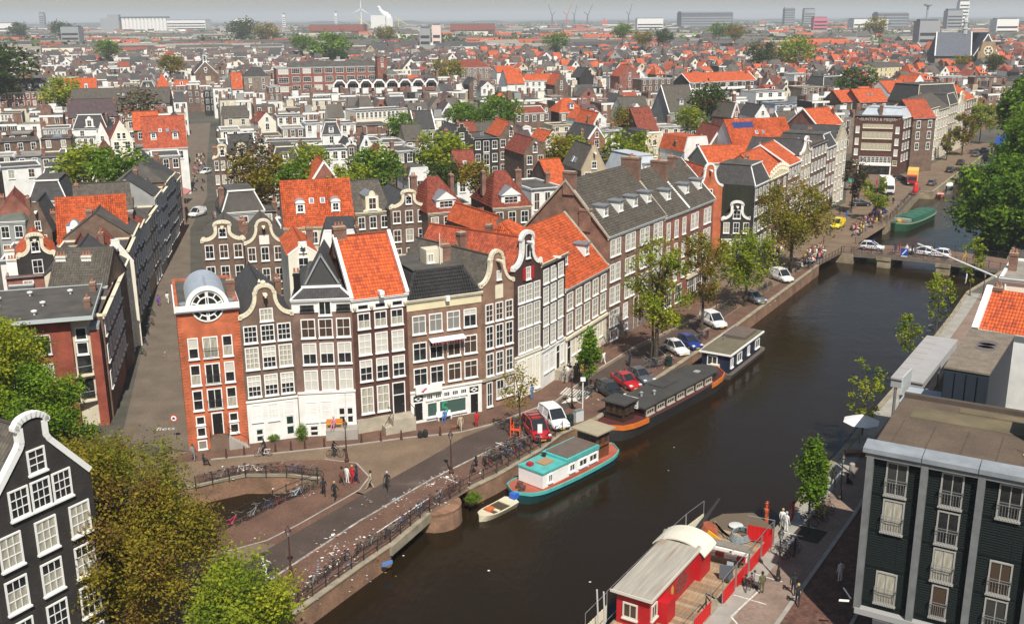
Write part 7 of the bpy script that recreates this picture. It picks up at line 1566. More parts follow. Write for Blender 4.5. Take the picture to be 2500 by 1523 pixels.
for i,(u,v,y,r,tint,lb)in enumerate(CT):
 r=r*(.62 if y>800 else 1);p=at(u,v,y);zc=max(p[2],r*.55);t=tag(empty('tree',p[0],y),lb,'tree',TG);mb=MB();mb.tube((0,0,-.1),(0,0,zc),max(.12,r*.05),max(.05,r*.02),6)
 for k in range(6):a=k*1.05+i;mb.tube((0,0,zc-r*.3),(math.cos(a)*r*.6,math.sin(a)*r*.6,zc+r*.3*math.sin(i+k)),r*.02,r*.006,4,cap=False)
 mb.build('trunk',BARK,t);put('crown',PROTO[tint][i%2],t,(0,0,zc),i*.9,(r,r,r*(.82 if y<700 else .7)))
g=np.random.default_rng(5);n=1900;yy=1100+3600*g.random(n)**1.2;xx=g.uniform(-.55,.55,n)*yy;belt=g.random(n)<.62;yy=np.where(belt&(np.abs(xx/yy+.15)<.3),1120+600*g.random(n),yy)
N=46;C=np.repeat(np.stack([xx,yy,np.full(n,7.5)],1),N,0);rr=np.repeat(g.uniform(6,11,n),N)[:,None];off_=g.normal(0,.48,(n*N,3))*rr*np.array([1.5,1.0,.75]);C=C+off_;C[:,2]=np.maximum(C[:,2],1)
a=g.normal(0,1,(n*N,3));a/=np.linalg.norm(a,axis=1)[:,None];b=np.cross(a,g.normal(0,1,(n*N,3)));b/=np.linalg.norm(b,axis=1)[:,None];sz=g.uniform(1.2,2.6,(n*N,1))*(1+yy.repeat(N)[:,None]/3000)
V=np.stack([C-a*sz,C+b*sz*.7,C+a*sz,C-b*sz*.7],1).reshape(-1,3);F=np.arange(n*N*4).reshape(-1,4);mi=np.repeat(g.integers(0,3,n),N)
tag(put('distant_trees',np_mesh('distant_trees',V,F,LEAF['dark'][:2]+LEAF['green'][:1],mi)),'belts of dark trees between the far blocks','trees',None,'stuff')
hb=MB()
for k in range(90):
 a0,a1=-.62+1.24*k/90,-.62+1.24*(k+1)/90;y=6500;z0,z1=14+9*math.sin(k*1.7)*math.sin(k*.53),14+9*math.sin((k+1)*1.7)*math.sin((k+1)*.53)
 hb.add([(a0*y,y,0),(a1*y,y,0),(a1*y,y+60,z1),(a0*y,y+60,z0)]);hb.add([(a0*y,y+60,z0),(a1*y,y+60,z1),(a1*y,y+400,z1),(a0*y,y+400,z0)]);hb.add([(a0*y,y+400,z0),(a1*y,y+400,z1),(a1*y,y+460,0),(a0*y,y+460,0)])
tag(hb.build('distant_woodland',mat('woodland',(.035,.05,.03),1.0,.3,.004)),'dark wooded rise along the horizon','woodland',None,'stuff')
# ----- boats
QA=math.atan2(.84,.54)
def hull_rings(L,W,z0,zt,bow=.22,stern=.16,sheer=.25,n=18,flare=.86):
 R=[]
 for i in range(n+1):
  t=i/n;k=1.0
  if t>1-bow:k=math.sqrt(max(0.0,1-((t-(1-bow))/bow)**2))**.9
  if t<stern:k=math.sqrt(max(0.0,1-((stern-t)/stern)**2))**.8
  k=max(k,.04);h=zt+sheer*(2*t-1)**2;w_=W/2*k;x=(t-.5)*L
  R.append([(x,-w_*flare,z0),(x,-w_,h),(x,w_,h),(x,w_*flare,z0)])
 return R
def hull(root,L,W,z0,zt,m,band=None,deck=None,bow=.22,stern=.16,sheer=.25,bandw=.28,ends=False,flare=.86):
 R=hull_rings(L,W,z0,zt,bow,stern,sheer,flare=flare);mb=MB();mb.loft(R,0);mb.build('hull',m,root)
 db=MB()
 for a,b in zip(R,R[1:]):db.add([(a[1][0],a[1][1]*.97,a[1][2]+.012),(b[1][0],b[1][1]*.97,b[1][2]+.012),(b[2][0],b[2][1]*.97,b[2][2]+.012),(a[2][0],a[2][1]*.97,a[2][2]+.012)])
 db.build('deck',deck or m,root)
 for part in((0,1)if ends else(2,))if band else():
  bb=MB()
  for i,(a,b)in enumerate(zip(R,R[1:])):
   t=(i+.5)/(len(R)-1)
   if ends and(.22<t<.78 or(t>.5)!=bool(part)):continue
   for s in(1,2):
    p,q=Vector(a[s]),Vector(b[s]);o=Vector((0,-.05 if s==1 else .05,0));P=[p+o-Vector((0,0,bandw)),q+o-Vector((0,0,bandw)),q+o+Vector((0,0,.12)),p+o+Vector((0,0,.12))];I=[v-o*2.4 for v in P]
    bb.add(P if s==1 else P[::-1]);bb.add(I[::-1]if s==1 else I);bb.add([P[3],P[2],I[2],I[3]])
  bb.build('rubbing_strake',band,root)
def boat(name,label,x,y,rot,z=0.0):return tag(empty(name,x,y,z,rot),label,'boat')
TEAL=mat('teal_paint',(.085,.40,.37),.5,.16,1.4);DKRED=mat('red_deck',(.36,.095,.06),.7,.15,1.0);BRDECK=mat('brown_deck_felt',(.13,.10,.082),.9,.15,1.0);VARN=mat('varnished_wood',(.17,.06,.028),.4,.2,3.0)
def boxpart(root,name,m,x0,x1,y0,y1,z0,z1):mb=MB();mb.box(x0,x1,y0,y1,z0,z1);return mb.build(name,m,root)
def sidewin(root,x,y,z,w,h,s,fr=WHITE,nx=2,ny=1):return add_window(root,x,z,w,h,nx,ny,'dim',fr,1,y=y,rot=0 if s<0 else math.pi)
b=boat('houseboat','white and turquoise houseboat with red decks and beige wheelhouse roof',4.9,90.8,math.atan2(10.0,9.2));hull(b,14.6,3.9,WZ-.3,-.95,mat('dark_teal_hull',(.012,.05,.055),.4),TEAL,DKRED,.2,.2,.35,.2)
boxpart(b,'cabin',WHITE,-4.9,3.19,-1.45,1.45,-.89,.62);boxpart(b,'fore_roof',TEAL,-4.95,-1.6,-1.52,1.52,.621,.80);boxpart(b,'roof',TEAL,-1.599,3.19,-1.55,1.55,.621,1.02);boxpart(b,'roof_deck',BRDECK,-1.3,3.1,-1.3,1.3,1.021,1.10)
boxpart(b,'hatch',mat('tan_hatch',(.36,.22,.12),.6),-3.6,-2.2,-.55,.55,.801,.93);boxpart(b,'skirting',DKRED,-4.95,5.25,-1.6,1.6,-.935,-.72)
wh=boxpart(b,'wheelhouse',VARN,3.2,5.2,-1.15,1.15,-.86,1.95);boxpart(b,'wheelhouse_roof',mat('beige_roof',(.34,.29,.20),.8,.1,1),2.8,5.7,-1.6,1.6,1.951,2.08)
for s in(-1,1):
 for x,w_ in((-3.9,.55),(-.8,.8),(.8,1.2),(2.3,1.2)):sidewin(b,x,s*1.46,-.35,w_,.75,s)
 for x in(3.7,4.6):sidewin(b,x,s*1.16,.7,.75,.9,s,VARN,1)
mb=MB()
for y in(-.75,0,.75):mb.box(3.17,3.199,y-.3,y+.3,.9,1.8)
mb.build('front_glass',PD,b);mb=MB();mb.lathe([(.16,0),(.2,.3),(.28,.34),(.05,.42)],8,(-2.0,.9,.8));mb.build('stove_pipe',IRON,b)
for x,y in((-6.4,-.4),(-6.0,.3)):mb=MB();mb.lathe([(.22,-.75),(.22,-.4),(.3,-.36),(.3,-.2)],9,(x,y,0));mb.box(x-.5,x-.2,y-.1,y+.1,-.75,-.35);mb.build('winch',mat('rusty_brown',(.11,.05,.035),.8),b)
boxpart(b,'chair',REDP,-4.6,-4.1,.3,.8,.801,1.1)
b=boat('barge','long dark barge with orange bow band and flat black roof',16.6,108.7,math.atan2(18.4,15.2));OR=mat('orange_band',(.60,.16,.025),.5,.1,1);hull(b,23.8,4.7,WZ-.3,-.45,mat('sooty_hull',(.035,.034,.034),.5,.2,.6),OR,mat('wine_deck',(.09,.022,.02),.6),.16,.16,.45,.42,True)
RF=mat('black_felt',(.05,.047,.043),.9,.2,.8);boxpart(b,'cabin',mat('wine_cabin',(.045,.016,.014),.5),-6.6,8.0,-1.8,1.8,-.43,.62);boxpart(b,'roof',RF,-6.9,8.3,-2.0,2.0,.621,.80);boxpart(b,'roof_hatch',RF,-.5,2.4,-.3,1.7,.801,.93)
mb=MB();mb.prism(arc(8.35,0,2.2,1.9,-90,90,10),-.3,.55,'z');mb.build('after_roof',RF,b)
boxpart(b,'skylight',mat('grey_skylight',(.34,.34,.34),.4),-6.4,-5.0,.3,1.9,.801,.95);boxpart(b,'skylight',MATS['grey_skylight'],6.4,7.1,-.6,0,.801,.9)
wh=boxpart(b,'wheelhouse',mat('dark_wood',(.05,.028,.018),.5,.2,3),-9.6,-7.6,-1.15,1.15,-.4,1.75);boxpart(b,'wheelhouse_roof',RF,-9.9,-7.3,-1.45,1.45,1.751,1.9)
for y in(-.75,0,.75):add_window(b,-9.61,.75,.55,.8,1,1,'brown',MATS['dark_wood'],1,y=y,rot=-math.pi/2)
for s in(-1,1):
 for x in(-9.1,-8.2):sidewin(b,x,s*1.16,.75,.6,.8,s,MATS['dark_wood'],1)
 for k in range(7):sidewin(b,-5.6+k*2.05,s*1.81,-.2,1.5,.6,s,mat('bone_frame',(.42,.38,.32),.6),3)
sg=boxpart(b,'sale_sign',WHITE,-7.25,-7.2,-1.35,-.6,.7,1.9);boxpart(sg,'sign_line',BLACKP,-7.256,-7.251,-1.2,-.75,1.5,1.62);boxpart(sg,'sign_line',BLACKP,-7.256,-7.251,-1.2,-.75,1.15,1.27);boxpart(sg,'sign_line',BLACKP,-7.256,-7.251,-1.2,-.75,.85,.92)
for x,y in((-4,.3),(-2.7,-.5)):mb=MB();mb.lathe([(.12,.8),(.12,1.2),(.22,1.25),(.05,1.35)],8,(x,y,0));mb.build('roof_vent',ZINC,b)
b=boat('houseboat','navy blue box houseboat with white window frames and white roof edge',27.5,124.4,math.atan2(10.4,6.5));hull(b,14.2,4.6,WZ-.3,-1.15,mat('brown_hull',(.085,.07,.06),.8,.2,1),None,mat('brown_walk',(.11,.09,.075),.8),.12,.06,.05)
NV=mat('navy_wall',(.014,.019,.045),.5,.1,1);boxpart(b,'cabin',NV,-5.9,5.2,-1.75,1.75,-1.14,1.1);boxpart(b,'roof_edge',WHITE,-6.25,5.55,-2.05,2.05,1.101,1.3);boxpart(b,'roof',mat('khaki_felt',(.145,.125,.082),.95,.2,1.2),-6.1,5.4,-1.9,1.9,1.301,1.36);boxpart(b,'raised_roof',BRDECK,.2,4.4,-1.4,1.5,1.361,1.75)
for x,w_ in((-5.2,.8),(-2.6,1.5),(.6,.7),(3.8,1.5)):
 for s in(-1,1):sidewin(b,x,s*1.76,-.5,w_,1.15,s)
add_window(b,-5.91,-.4,1.3,1.2,2,1,'dim',WHITE,1,y=.4,rot=-math.pi/2);boxpart(b,'air_conditioner',ACM,-6.5,-6.0,-.6,.5,-1.1,-.1);mb=MB();mb.lathe([(.1,1.36),(.1,1.7),(.18,1.75)],8,(-.8,.9,0));mb.build('stove_pipe',STEEL,b)
def dinghy(label,x,y,rot,L,W,m,inner,group='small open boats'):
 b=tag(empty('rowing_boat',x,y,0,rot),label,'boat',group);R=hull_rings(L,W,WZ-.15,WZ+.5,.42,.1,.12,12,.6);mb=MB();mb.loft(R,0)
 mb.build('hull',m,b);ib=MB()
 for a,c in zip(R[1:-1],R[2:-1]):ib.add([(a[1][0],a[1][1]*.82,WZ+.53),(c[1][0],c[1][1]*.82,WZ+.53),(c[2][0],c[2][1]*.82,WZ+.53),(a[2][0],a[2][1]*.82,WZ+.53)])
 ib.build('floor',inner,b)
 for x in(-L*.22,L*.12):boxpart(b,'thwart',m,x-.15,x+.15,-W*.42,W*.42,WZ+.535,WZ+.62)
 boxpart(b,'outboard_motor',IRON,-L/2-.35,-L/2-.05,-.14,.14,WZ-.1,WZ+.8);return b
b=dinghy('small cream rowing boat with blue bundle at its stern',-1.4,83.6,math.atan2(-3.6,-3.2),4.6,1.75,mat('cream_hull',(.62,.56,.40),.5,.1,1),mat('wet_boat_floor',(.07,.05,.03),.5));boxpart(b,'blue_bundle',mat('blue_tarp',(.03,.12,.5),.6),-2.5,-1.9,-.3,.35,WZ+.6,WZ+1.1);boxpart(b,'orange_bag',mat('orange_bag',(.5,.12,.04),.7),.5,1.2,-.4,.2,WZ+.54,WZ+.75)
p=G(2295,478,WZ);dinghy('red and white small boat moored beyond the green barge',p[0],p[1],QA+.2,5.5,1.9,mat('brick_hull',(.36,.10,.07),.5),WHITE)
p=G(2316,458,WZ);b=dinghy('small boat under a rounded white cover',p[0],p[1],QA,5.5,2.2,HD,WHITE);mb=MB();mb.lathe([(1.0,WZ+.5),(1.05,WZ+.8),(.7,WZ+1.15),(.1,WZ+1.25)],12);q=mb.build('cover',WHITE,b);q.scale=(2.2,1,1)
p=G(2350,440,WZ);dinghy('dark open boat before the far jetty',p[0],p[1],QA,9,2.6,IRON,mat('grey_boat_floor',(.12,.12,.12),.7))
b=boat('barge','green cargo barge with green cover sheets beyond the distant bridge',83.0,214.0,math.atan2(16,13.2));GB=mat('barge_green',(.03,.12,.075),.5,.15,.8);hull(b,20,4.9,WZ-.3,-.55,mat('deep_green_hull',(.018,.075,.04),.5),mat('barge_rim',(.25,.28,.2),.6),GB,.2,.12,.5,.1)
mb=MB();mb.prism([(-1.9,-.5),(1.9,-.5),(1.8,.3),(0,.55),(-1.8,.3)],-4.5,8.6,'x');q=mb.build('hatch_cover',GB,b)
for x in(-1.6,2.0,5.2):boxpart(b,'cover_strut',mat('strut_grey_green',(.11,.20,.14),.6),x,x+.2,-1.5,1.5,.5,.62)
boxpart(b,'tarpaulin',mat('grey_tarpaulin',(.22,.25,.22),.8),-6.6,-4.6,-1.4,1.5,-.5,.2);mb=MB();mb.lathe([(.5,-.5),(.6,.2),(.2,.5)],8,(-8,0,0));mb.build('windlass',mat('ochre_windlass',(.4,.3,.06),.6),b);boxpart(b,'crate',mat('orange_bag',(.5,.12,.04),.7),-7.3,-6.8,-.8,.2,-.5,.1)
p=G(2420,590,WZ);b=boat('sailing_barge','old dark sailing barge with bare mast behind the distant bridge',p[0],p[1],QA);hull(b,15,4.2,WZ-.3,-.6,mat('tarred_hull',(.04,.035,.03),.6),mat('grey_rim',(.2,.19,.18),.6),BRDECK,.2,.2,.6,.15);mb=MB();mb.tube((-1,0,-.5),(-1,0,9.5),.14,.07);mb.tube((-1,0,1.2),(5,0,1.6),.09);mb.build('mast',VARN,b);boxpart(b,'cabin',VARN,2.5,6,-1.3,1.3,-.55,.6)
for i,(u,v,L,m,lb)in enumerate([(2450,410,17,mat('pale_houseboat_roof',(.45,.43,.38),.8),'houseboat with pale flat roof half behind the tall trees'),(2470,385,16,BRDECK,'dark roofed houseboat moored behind the pale one'),(2490,362,15,mat('grey_green_roof',(.2,.23,.2),.8),'grey green roofed houseboat farthest along the canal'),(2400,424,13,mat('rusty_deck',(.2,.07,.05),.7),'reddish boat with folded white parasols on deck')]):
 p=G(u,v,0);b=boat('houseboat',lb,p[0],p[1],QA+.05);hull(b,L,4.4,WZ-.3,-.8,HD,None,BRDECK,.15,.1,.1);boxpart(b,'cabin',mat('dull_cabin',(.10,.09,.085),.6),-L*.38,L*.36,-1.8,1.8,-.79,1.0);boxpart(b,'roof',m,-L*.4,L*.38,-2.0,2.0,1.001,1.15)
 if i==3:
  for x,y in((-4,-1),(-2.5,1),(2.4,-1),(4,.8)):mb=MB();mb.lathe([(.12,1.15),(.3,1.6),(.22,2.8),(.03,3.3)],8,(x,y,0));mb.build('folded_parasol',WHITE,b)
p=G(2452,345,1);t=tag(empty('tarpaulin_shelter',p[0],p[1],0,QA),'bright blue tarpaulin shelter by the far houseboats','shelter');mb=MB();mb.prism([(-2.2,0),(2.2,0),(2.2,2.2),(0,3.0),(-2.2,2.2)],-2.5,2.5,'x');mb.build('cover',mat('blue_tarp',(.03,.12,.5),.6),t)
wb=boat('work_barge','wooden decked work barge with red cabin, corrugated roof and scattered gear',13.3,69.3,math.atan2(8.3,5.0)-.02)
PLK=[mat('deck_plank_%d'%i,c,.85,.25,3.0,fine=.2,stretch=(.4,4,4))for i,c in enumerate([(.34,.235,.14),(.29,.19,.11),(.37,.27,.17),(.25,.175,.11)])]
hull(wb,25.5,5.4,WZ-.3,-.25,mat('weathered_barge_wood',(.15,.11,.065),.85,.25,2),None,mat('barge_under_deck',(.12,.09,.06),.9),.16,.05,.12)
for k in range(44):
 x=-11.6+k*.46;mb=MB();w_=2.55*(1 if x<7.2 else max(.35,math.sqrt(max(0,1-((x-7.2)/5.6)**2))));mb.box(x,x+.44,-w_+RNG.uniform(-.06,.06),w_,-.22,-.13+RNG.uniform(0,.03));mb.build('plank',RNG.choice(PLK),wb)
RC_=mat('cabin_red',(.46,.012,.018),.5,.15,.8);CORR=mat('corrugated_sheet',(.36,.33,.28),.6,.2,1.2,stretch=(.3,3,1),stain=((.24,.17,.11),.5,.6))
mb=MB();mb.box(-8.0,.0,-.1,2.35,-.12,2.25);cab=mb.build('cabin',RC_,wb);mb=MB();mb.box(-6.6,-5.2,-.8,-.101,-.12,1.5);mb.build('cabin_side',RC_,wb)
mb=MB();n=44
for k in range(n):
 y0,y1=-.35+3.0*k/n,-.35+3.0*(k+1)/n;za,zb_=2.42+.045*(k%2),2.42+.045*((k+1)%2)
 mb.add([(-8.3,y0,za),(.3,y0,za+.16),(.3,y1,zb_+.16),(-8.3,y1,zb_)]);mb.add([(-8.3,y1,zb_-.05),(.3,y1,zb_+.11),(.3,y0,za+.11),(-8.3,y0,za-.05)])
mb.build('corrugated_roof',CORR,wb)
mb=MB();mb.box(-8.36,-8.301,-.4,2.7,2.3,2.5);mb.box(-8.3,.3,-.43,-.36,2.3,2.52);mb.build('roof_trim',mat('trim_offwhite',(.60,.56,.48),.6),wb)
mb=MB();mb.box(.01,2.0,-.5,2.9,-.12,2.1);c2=mb.build('rear_cabin',RC_,wb);mb=MB();A_=arc(1.25,1.3,2.35,1.6,28,152,12);mb.prism([(p[0],p[1])for p in A_]+[(p[0],p[1]-.12)for p in reversed(A_)],-.1,2.3,'x');q=mb.build('curved_roof',mat('cream_roof_sheet',(.70,.66,.54),.6,.1,.8),wb)
add_window(wb,-8.01,.5,1.1,1.15,2,1,'brown',mat('trim_offwhite',(.6,.56,.48),.6),2,y=1.3,rot=-math.pi/2);add_window(wb,-7.3,.6,.9,1.1,2,1,'dim',MATS['trim_offwhite'],2,y=-.11)
GR=mat('graffiti_dull_red',(.26,.05,.045),.7,.5,6,fine=.4);mb=MB();mb.prism([(p[0],p[1])for p in arc(-2.6,.95,1.1,.75,0,360,16)[:-1]],-.12,-.101,'y');mb.build('graffiti',GR,wb);mb=MB();mb.prism([(-4.4,.5),(-4.05,.4),(-3.95,1.2),(-4.15,1.55),(-4.4,1.3)],-.121,-.1015,'y');mb.build('graffiti',mat('graffiti_yellow',(.6,.35,.05),.7,.4,8),wb)
def junk(name,m,x,y,z,dx,dy,dz,rot=0.0,tilt=0.0):mb=MB();mb.box(-dx/2,dx/2,-dy/2,dy/2,0,dz);o=mb.build(name,m,wb);o.location=(x,y,z);o.rotation_euler=(tilt,0,rot);return o
for k in range(6):junk('scaffold_plank',mat('grey_board',(.23,.20,.165),.85,.2,3),2.15+.26*(k%4),-.1+.05*k,1.95+.07*(k//4),.22,6.6,.06,.05)
junk('yellow_board',mat('road_yellow',(.72,.36,.02),.5),5.3,.3,.1,.1,2.4,.75,.05,.5);junk('white_beam',WHITE,4.5,-.1,.35,.22,5.0,.2,.06)
o=junk('barrier_beam',WHITE,3.7,-.4,.3,.25,4.6,.3,.03)
for y in(-1.9,-.2,1.6):mb=MB();mb.box(-.135,.135,y-.35,y+.35,-.01,.31);mb.build('red_band',REDP,o)
for y in(-1.5,1.5):junk('barrier_stand',WHITE,4.1,y,-.1,.1,.12,1.2)
mb=MB()
for k in range(5):
 P=[Vector((8.0+(1.15-.05*k)*math.cos(a*.393),-.7+(.85-.05*k)*math.sin(a*.393),.0+.1*k))for a in range(17)]
 for p,q in zip(P,P[1:]):mb.tube(p,q,.05,n=5,cap=False)
mb.build('hose_coil',mat('blue_grey_hose',(.22,.27,.29),.6),wb)
mb=MB();mb.lathe([(.55,0),(.6,.15),(.3,.22)],12,(9.6,.3,-.1));mb.build('tub',mat('pale_tub',(.55,.56,.54),.5),wb)
junk('rust_sheet',mat('rust_sheet',(.33,.085,.04),.8,.3,3),7.4,1.9,.1,1.2,1.3,.5,.4,.5);junk('white_sack',WHITE,5.6,1.9,-.1,1.0,1.3,.45,.5);junk('grey_box',ZINC,2.7,-1.8,-.1,.7,.5,.55,.3);junk('dark_panel',HD,1.2,-2.05,0,.1,1.0,1.1,.3);junk('gang_plank',mat('wet_plank',(.07,.058,.045),.9),1.4,-3.2,-.05,1.0,2.6,.08,.05)
for k in range(5):junk('plank_pile',PLK[3],8.4-k*.2,1.2-k*.25,-.08,2.8,.22,.1,.7+.1*k)
for k in range(4):junk('loose_bar',IRON,-3.2+k*.5,-2.0-.1*k,-.08,1.6,.07,.06,.4*k)
mb=MB();mb.tube((5.5,2.45,.2),(10.6,2.2,1.5),.28,.12,7);mb.build('furled_net',mat('black_net',(.02,.02,.02),.8),wb)
mb=MB()
for s in(-.25,.25):mb.tube((-10.4,2.2+s,-.1),(-10.6,2.3+s,3.6),.06);mb.tube((-10.4,2.45,-.1+1),(-10.6,2.05,1.5),.03)
mb.build('lattice_mast',mat('pale_alu',(.5,.5,.48),.4),wb)
def fence_panel(root,p,q,h,label_m,solid=.45,z=-.1):
 mb=MB();p,q=Vector((*p,z)),Vector((*q,z));U=Vector((0,0,1))
 for a in(p,q):mb.tube(a,a+U*h,.035,n=5)
 for k in(.02,h):mb.tube(p+U*k,q+U*k,.025,n=5)
 o=mb.build('mesh_panel',STEEL,root)
 if solid:
  n=max(2,int((q-p).length/.16));d=(q-p).normalized();nn=d.cross(U);s=MB()
  for k in range(n):c=p+(q-p)*((k+.5)/n)+U*(h*solid/2+.05)+nn*(.03 if k%2 else .0);s.obox(c,d*((q-p).length/n/2),nn*.015,U*(h*solid/2))
  s.build('sheet_panel',label_m,o)
 return o
CRW=mat('cream_sheet',(.66,.61,.48),.6,.08,1)
for(p,q,s)in(((-11.5,2.9),(-8.4,2.9),.55),((-8.3,2.95),(-5.2,2.95),0),((-5.1,2.95),(-2.0,2.95),0),((-1.9,2.95),(1.2,2.95),0),((1.9,3.0),(5.2,2.9),.5),((5.3,2.9),(8.2,2.6),.5)):fence_panel(wb,p,q,2.3,CRW,s)
fence_panel(wb,(-11.6,1.2),(-9.9,-2.6),2.0,RC_,.3)
RP=mat('red_fence_sheet',(.56,.012,.014),.45,.06,1)
for i in range(4):
 a,c=Vector((14.6,65.4)),Vector((20.3,74.2));p,q=a+(c-a)*(i/4+.01),a+(c-a)*((i+1)/4-.01)
 r=tag(empty('fence_panel',p.x,p.y),['red sheeted fence panel nearest the bottom edge beside the barge','red fence panel second from the bottom along the barge','red fence panel beside the dark gangway','last long red fence panel before the corner'][i],'fence','red construction fence panels');fence_panel(r,(0,0),tuple(q-p),2.1,RP,.52,0.02)
 mb=MB();mb.box(-.35,.35,-.12,.12,.02,.16);mb.build('foot',M_KERB,r)
r=tag(empty('fence_panel',18.5,75.2),'short red fence panel set across the barge corner','fence','red construction fence panels');fence_panel(r,(0,0),(1.9,-.9),2.1,RP,.6,0.02)
r=tag(empty('fence_panel',12.0,61.9),'red fence panel cut by the bottom picture edge','fence','red construction fence panels');fence_panel(r,(0,0),(1.6,2.4),2.0,RP,.52,0.02)
mb=MB();mb.lathe([(.2,-1.9),(.2,-.3),(.26,-.25),(.26,0),(.17,.05),(.17,.5),(.22,.55),(.05,.7)],8);bo=tag(mb.build('mooring_pile',mat('orange_pile',(.5,.10,.04),.7),None),'orange mooring pile by the work barge bow','mooring pile');bo.location=(21.4,80.6,0)
# ----- vehicles (local +x is forward)
TYRE=mat('tyre_rubber',(.02,.02,.02),.8);RIM=mat('alloy_rim',(.4,.4,.41),.35,metal=.6);PLT=mat('yellow_plate',(.72,.50,.04),.5);HLM=mat('headlight',(.7,.72,.74),.15,spec=.8);TLM=mat('tail_light',(.4,.02,.02),.3);CGL=glass('car_glass',(.02,.024,.028),.06);TRIM=mat('black_plastic',(.025,.025,.026),.6)
def wheel_mesh():
 mb=MB()
 mb.loft([[(r*math.cos(a*.524),y,r*math.sin(a*.524))for a in range(12)]for r,y in((.2,-.1),(.3,-.1),(.31,-.06),(.31,.06),(.3,.1),(.2,.1))],0,caps=True)
 return mb.mesh('tyre',TYRE)
WM=wheel_mesh();_mb=MB();_mb.loft([[(r*math.cos(a*.628),y,r*math.sin(a*.628))for a in range(10)]for r,y in((.2,-.105),(.2,.105))],0);
for a in range(5):_mb.obox((.1*math.cos(a*1.257),0,.1*math.sin(a*1.257)),(.09*math.cos(a*1.257),0,.09*math.sin(a*1.257)),(0,.115,0),(-.02*math.sin(a*1.257),0,.02*math.cos(a*1.257)))
RM=_mb.mesh('rim',RIM)
CARS={'hatch':dict(L=3.95,W=1.68,body=[(0,.42,.62),(.03,.3,.86),(.25,.24,.93),(.5,.22,.93),(.72,.22,.90),(.9,.26,.76),(.98,.3,.62),(1,.36,.55)],cab=[(.03,.9,.74),(.10,1.38,.60),(.28,1.46,.58),(.50,1.44,.58),(.72,.93,.72)]),
'estate':dict(L=4.5,W=1.78,body=[(0,.42,.66),(.02,.3,.92),(.25,.24,.96),(.5,.22,.95),(.70,.22,.93),(.9,.26,.80),(.98,.3,.66),(1,.36,.58)],cab=[(.015,.94,.78),(.07,1.40,.64),(.3,1.50,.61),(.50,1.48,.60),(.70,.96,.74)]),
'sedan':dict(L=4.4,W=1.7,body=[(0,.42,.66),(.02,.3,.92),(.2,.24,.95),(.5,.22,.93),(.72,.22,.90),(.92,.26,.78),(.98,.3,.64),(1,.36,.56)],cab=[(.14,.94,.74),(.25,1.36,.60),(.4,1.42,.58),(.54,1.40,.58),(.72,.92,.72)]),
'van':dict(L=4.35,W=1.82,body=[(0,.42,.8),(.01,.3,1.05),(.3,.24,1.05),(.6,.22,1.05),(.78,.22,1.02),(.93,.26,.86),(.985,.3,.7),(1,.36,.6)],cab=[(.005,1.05,.86),(.03,1.76,.74),(.3,1.86,.72),(.58,1.82,.70),(.78,1.04,.80)])}
_cars={}
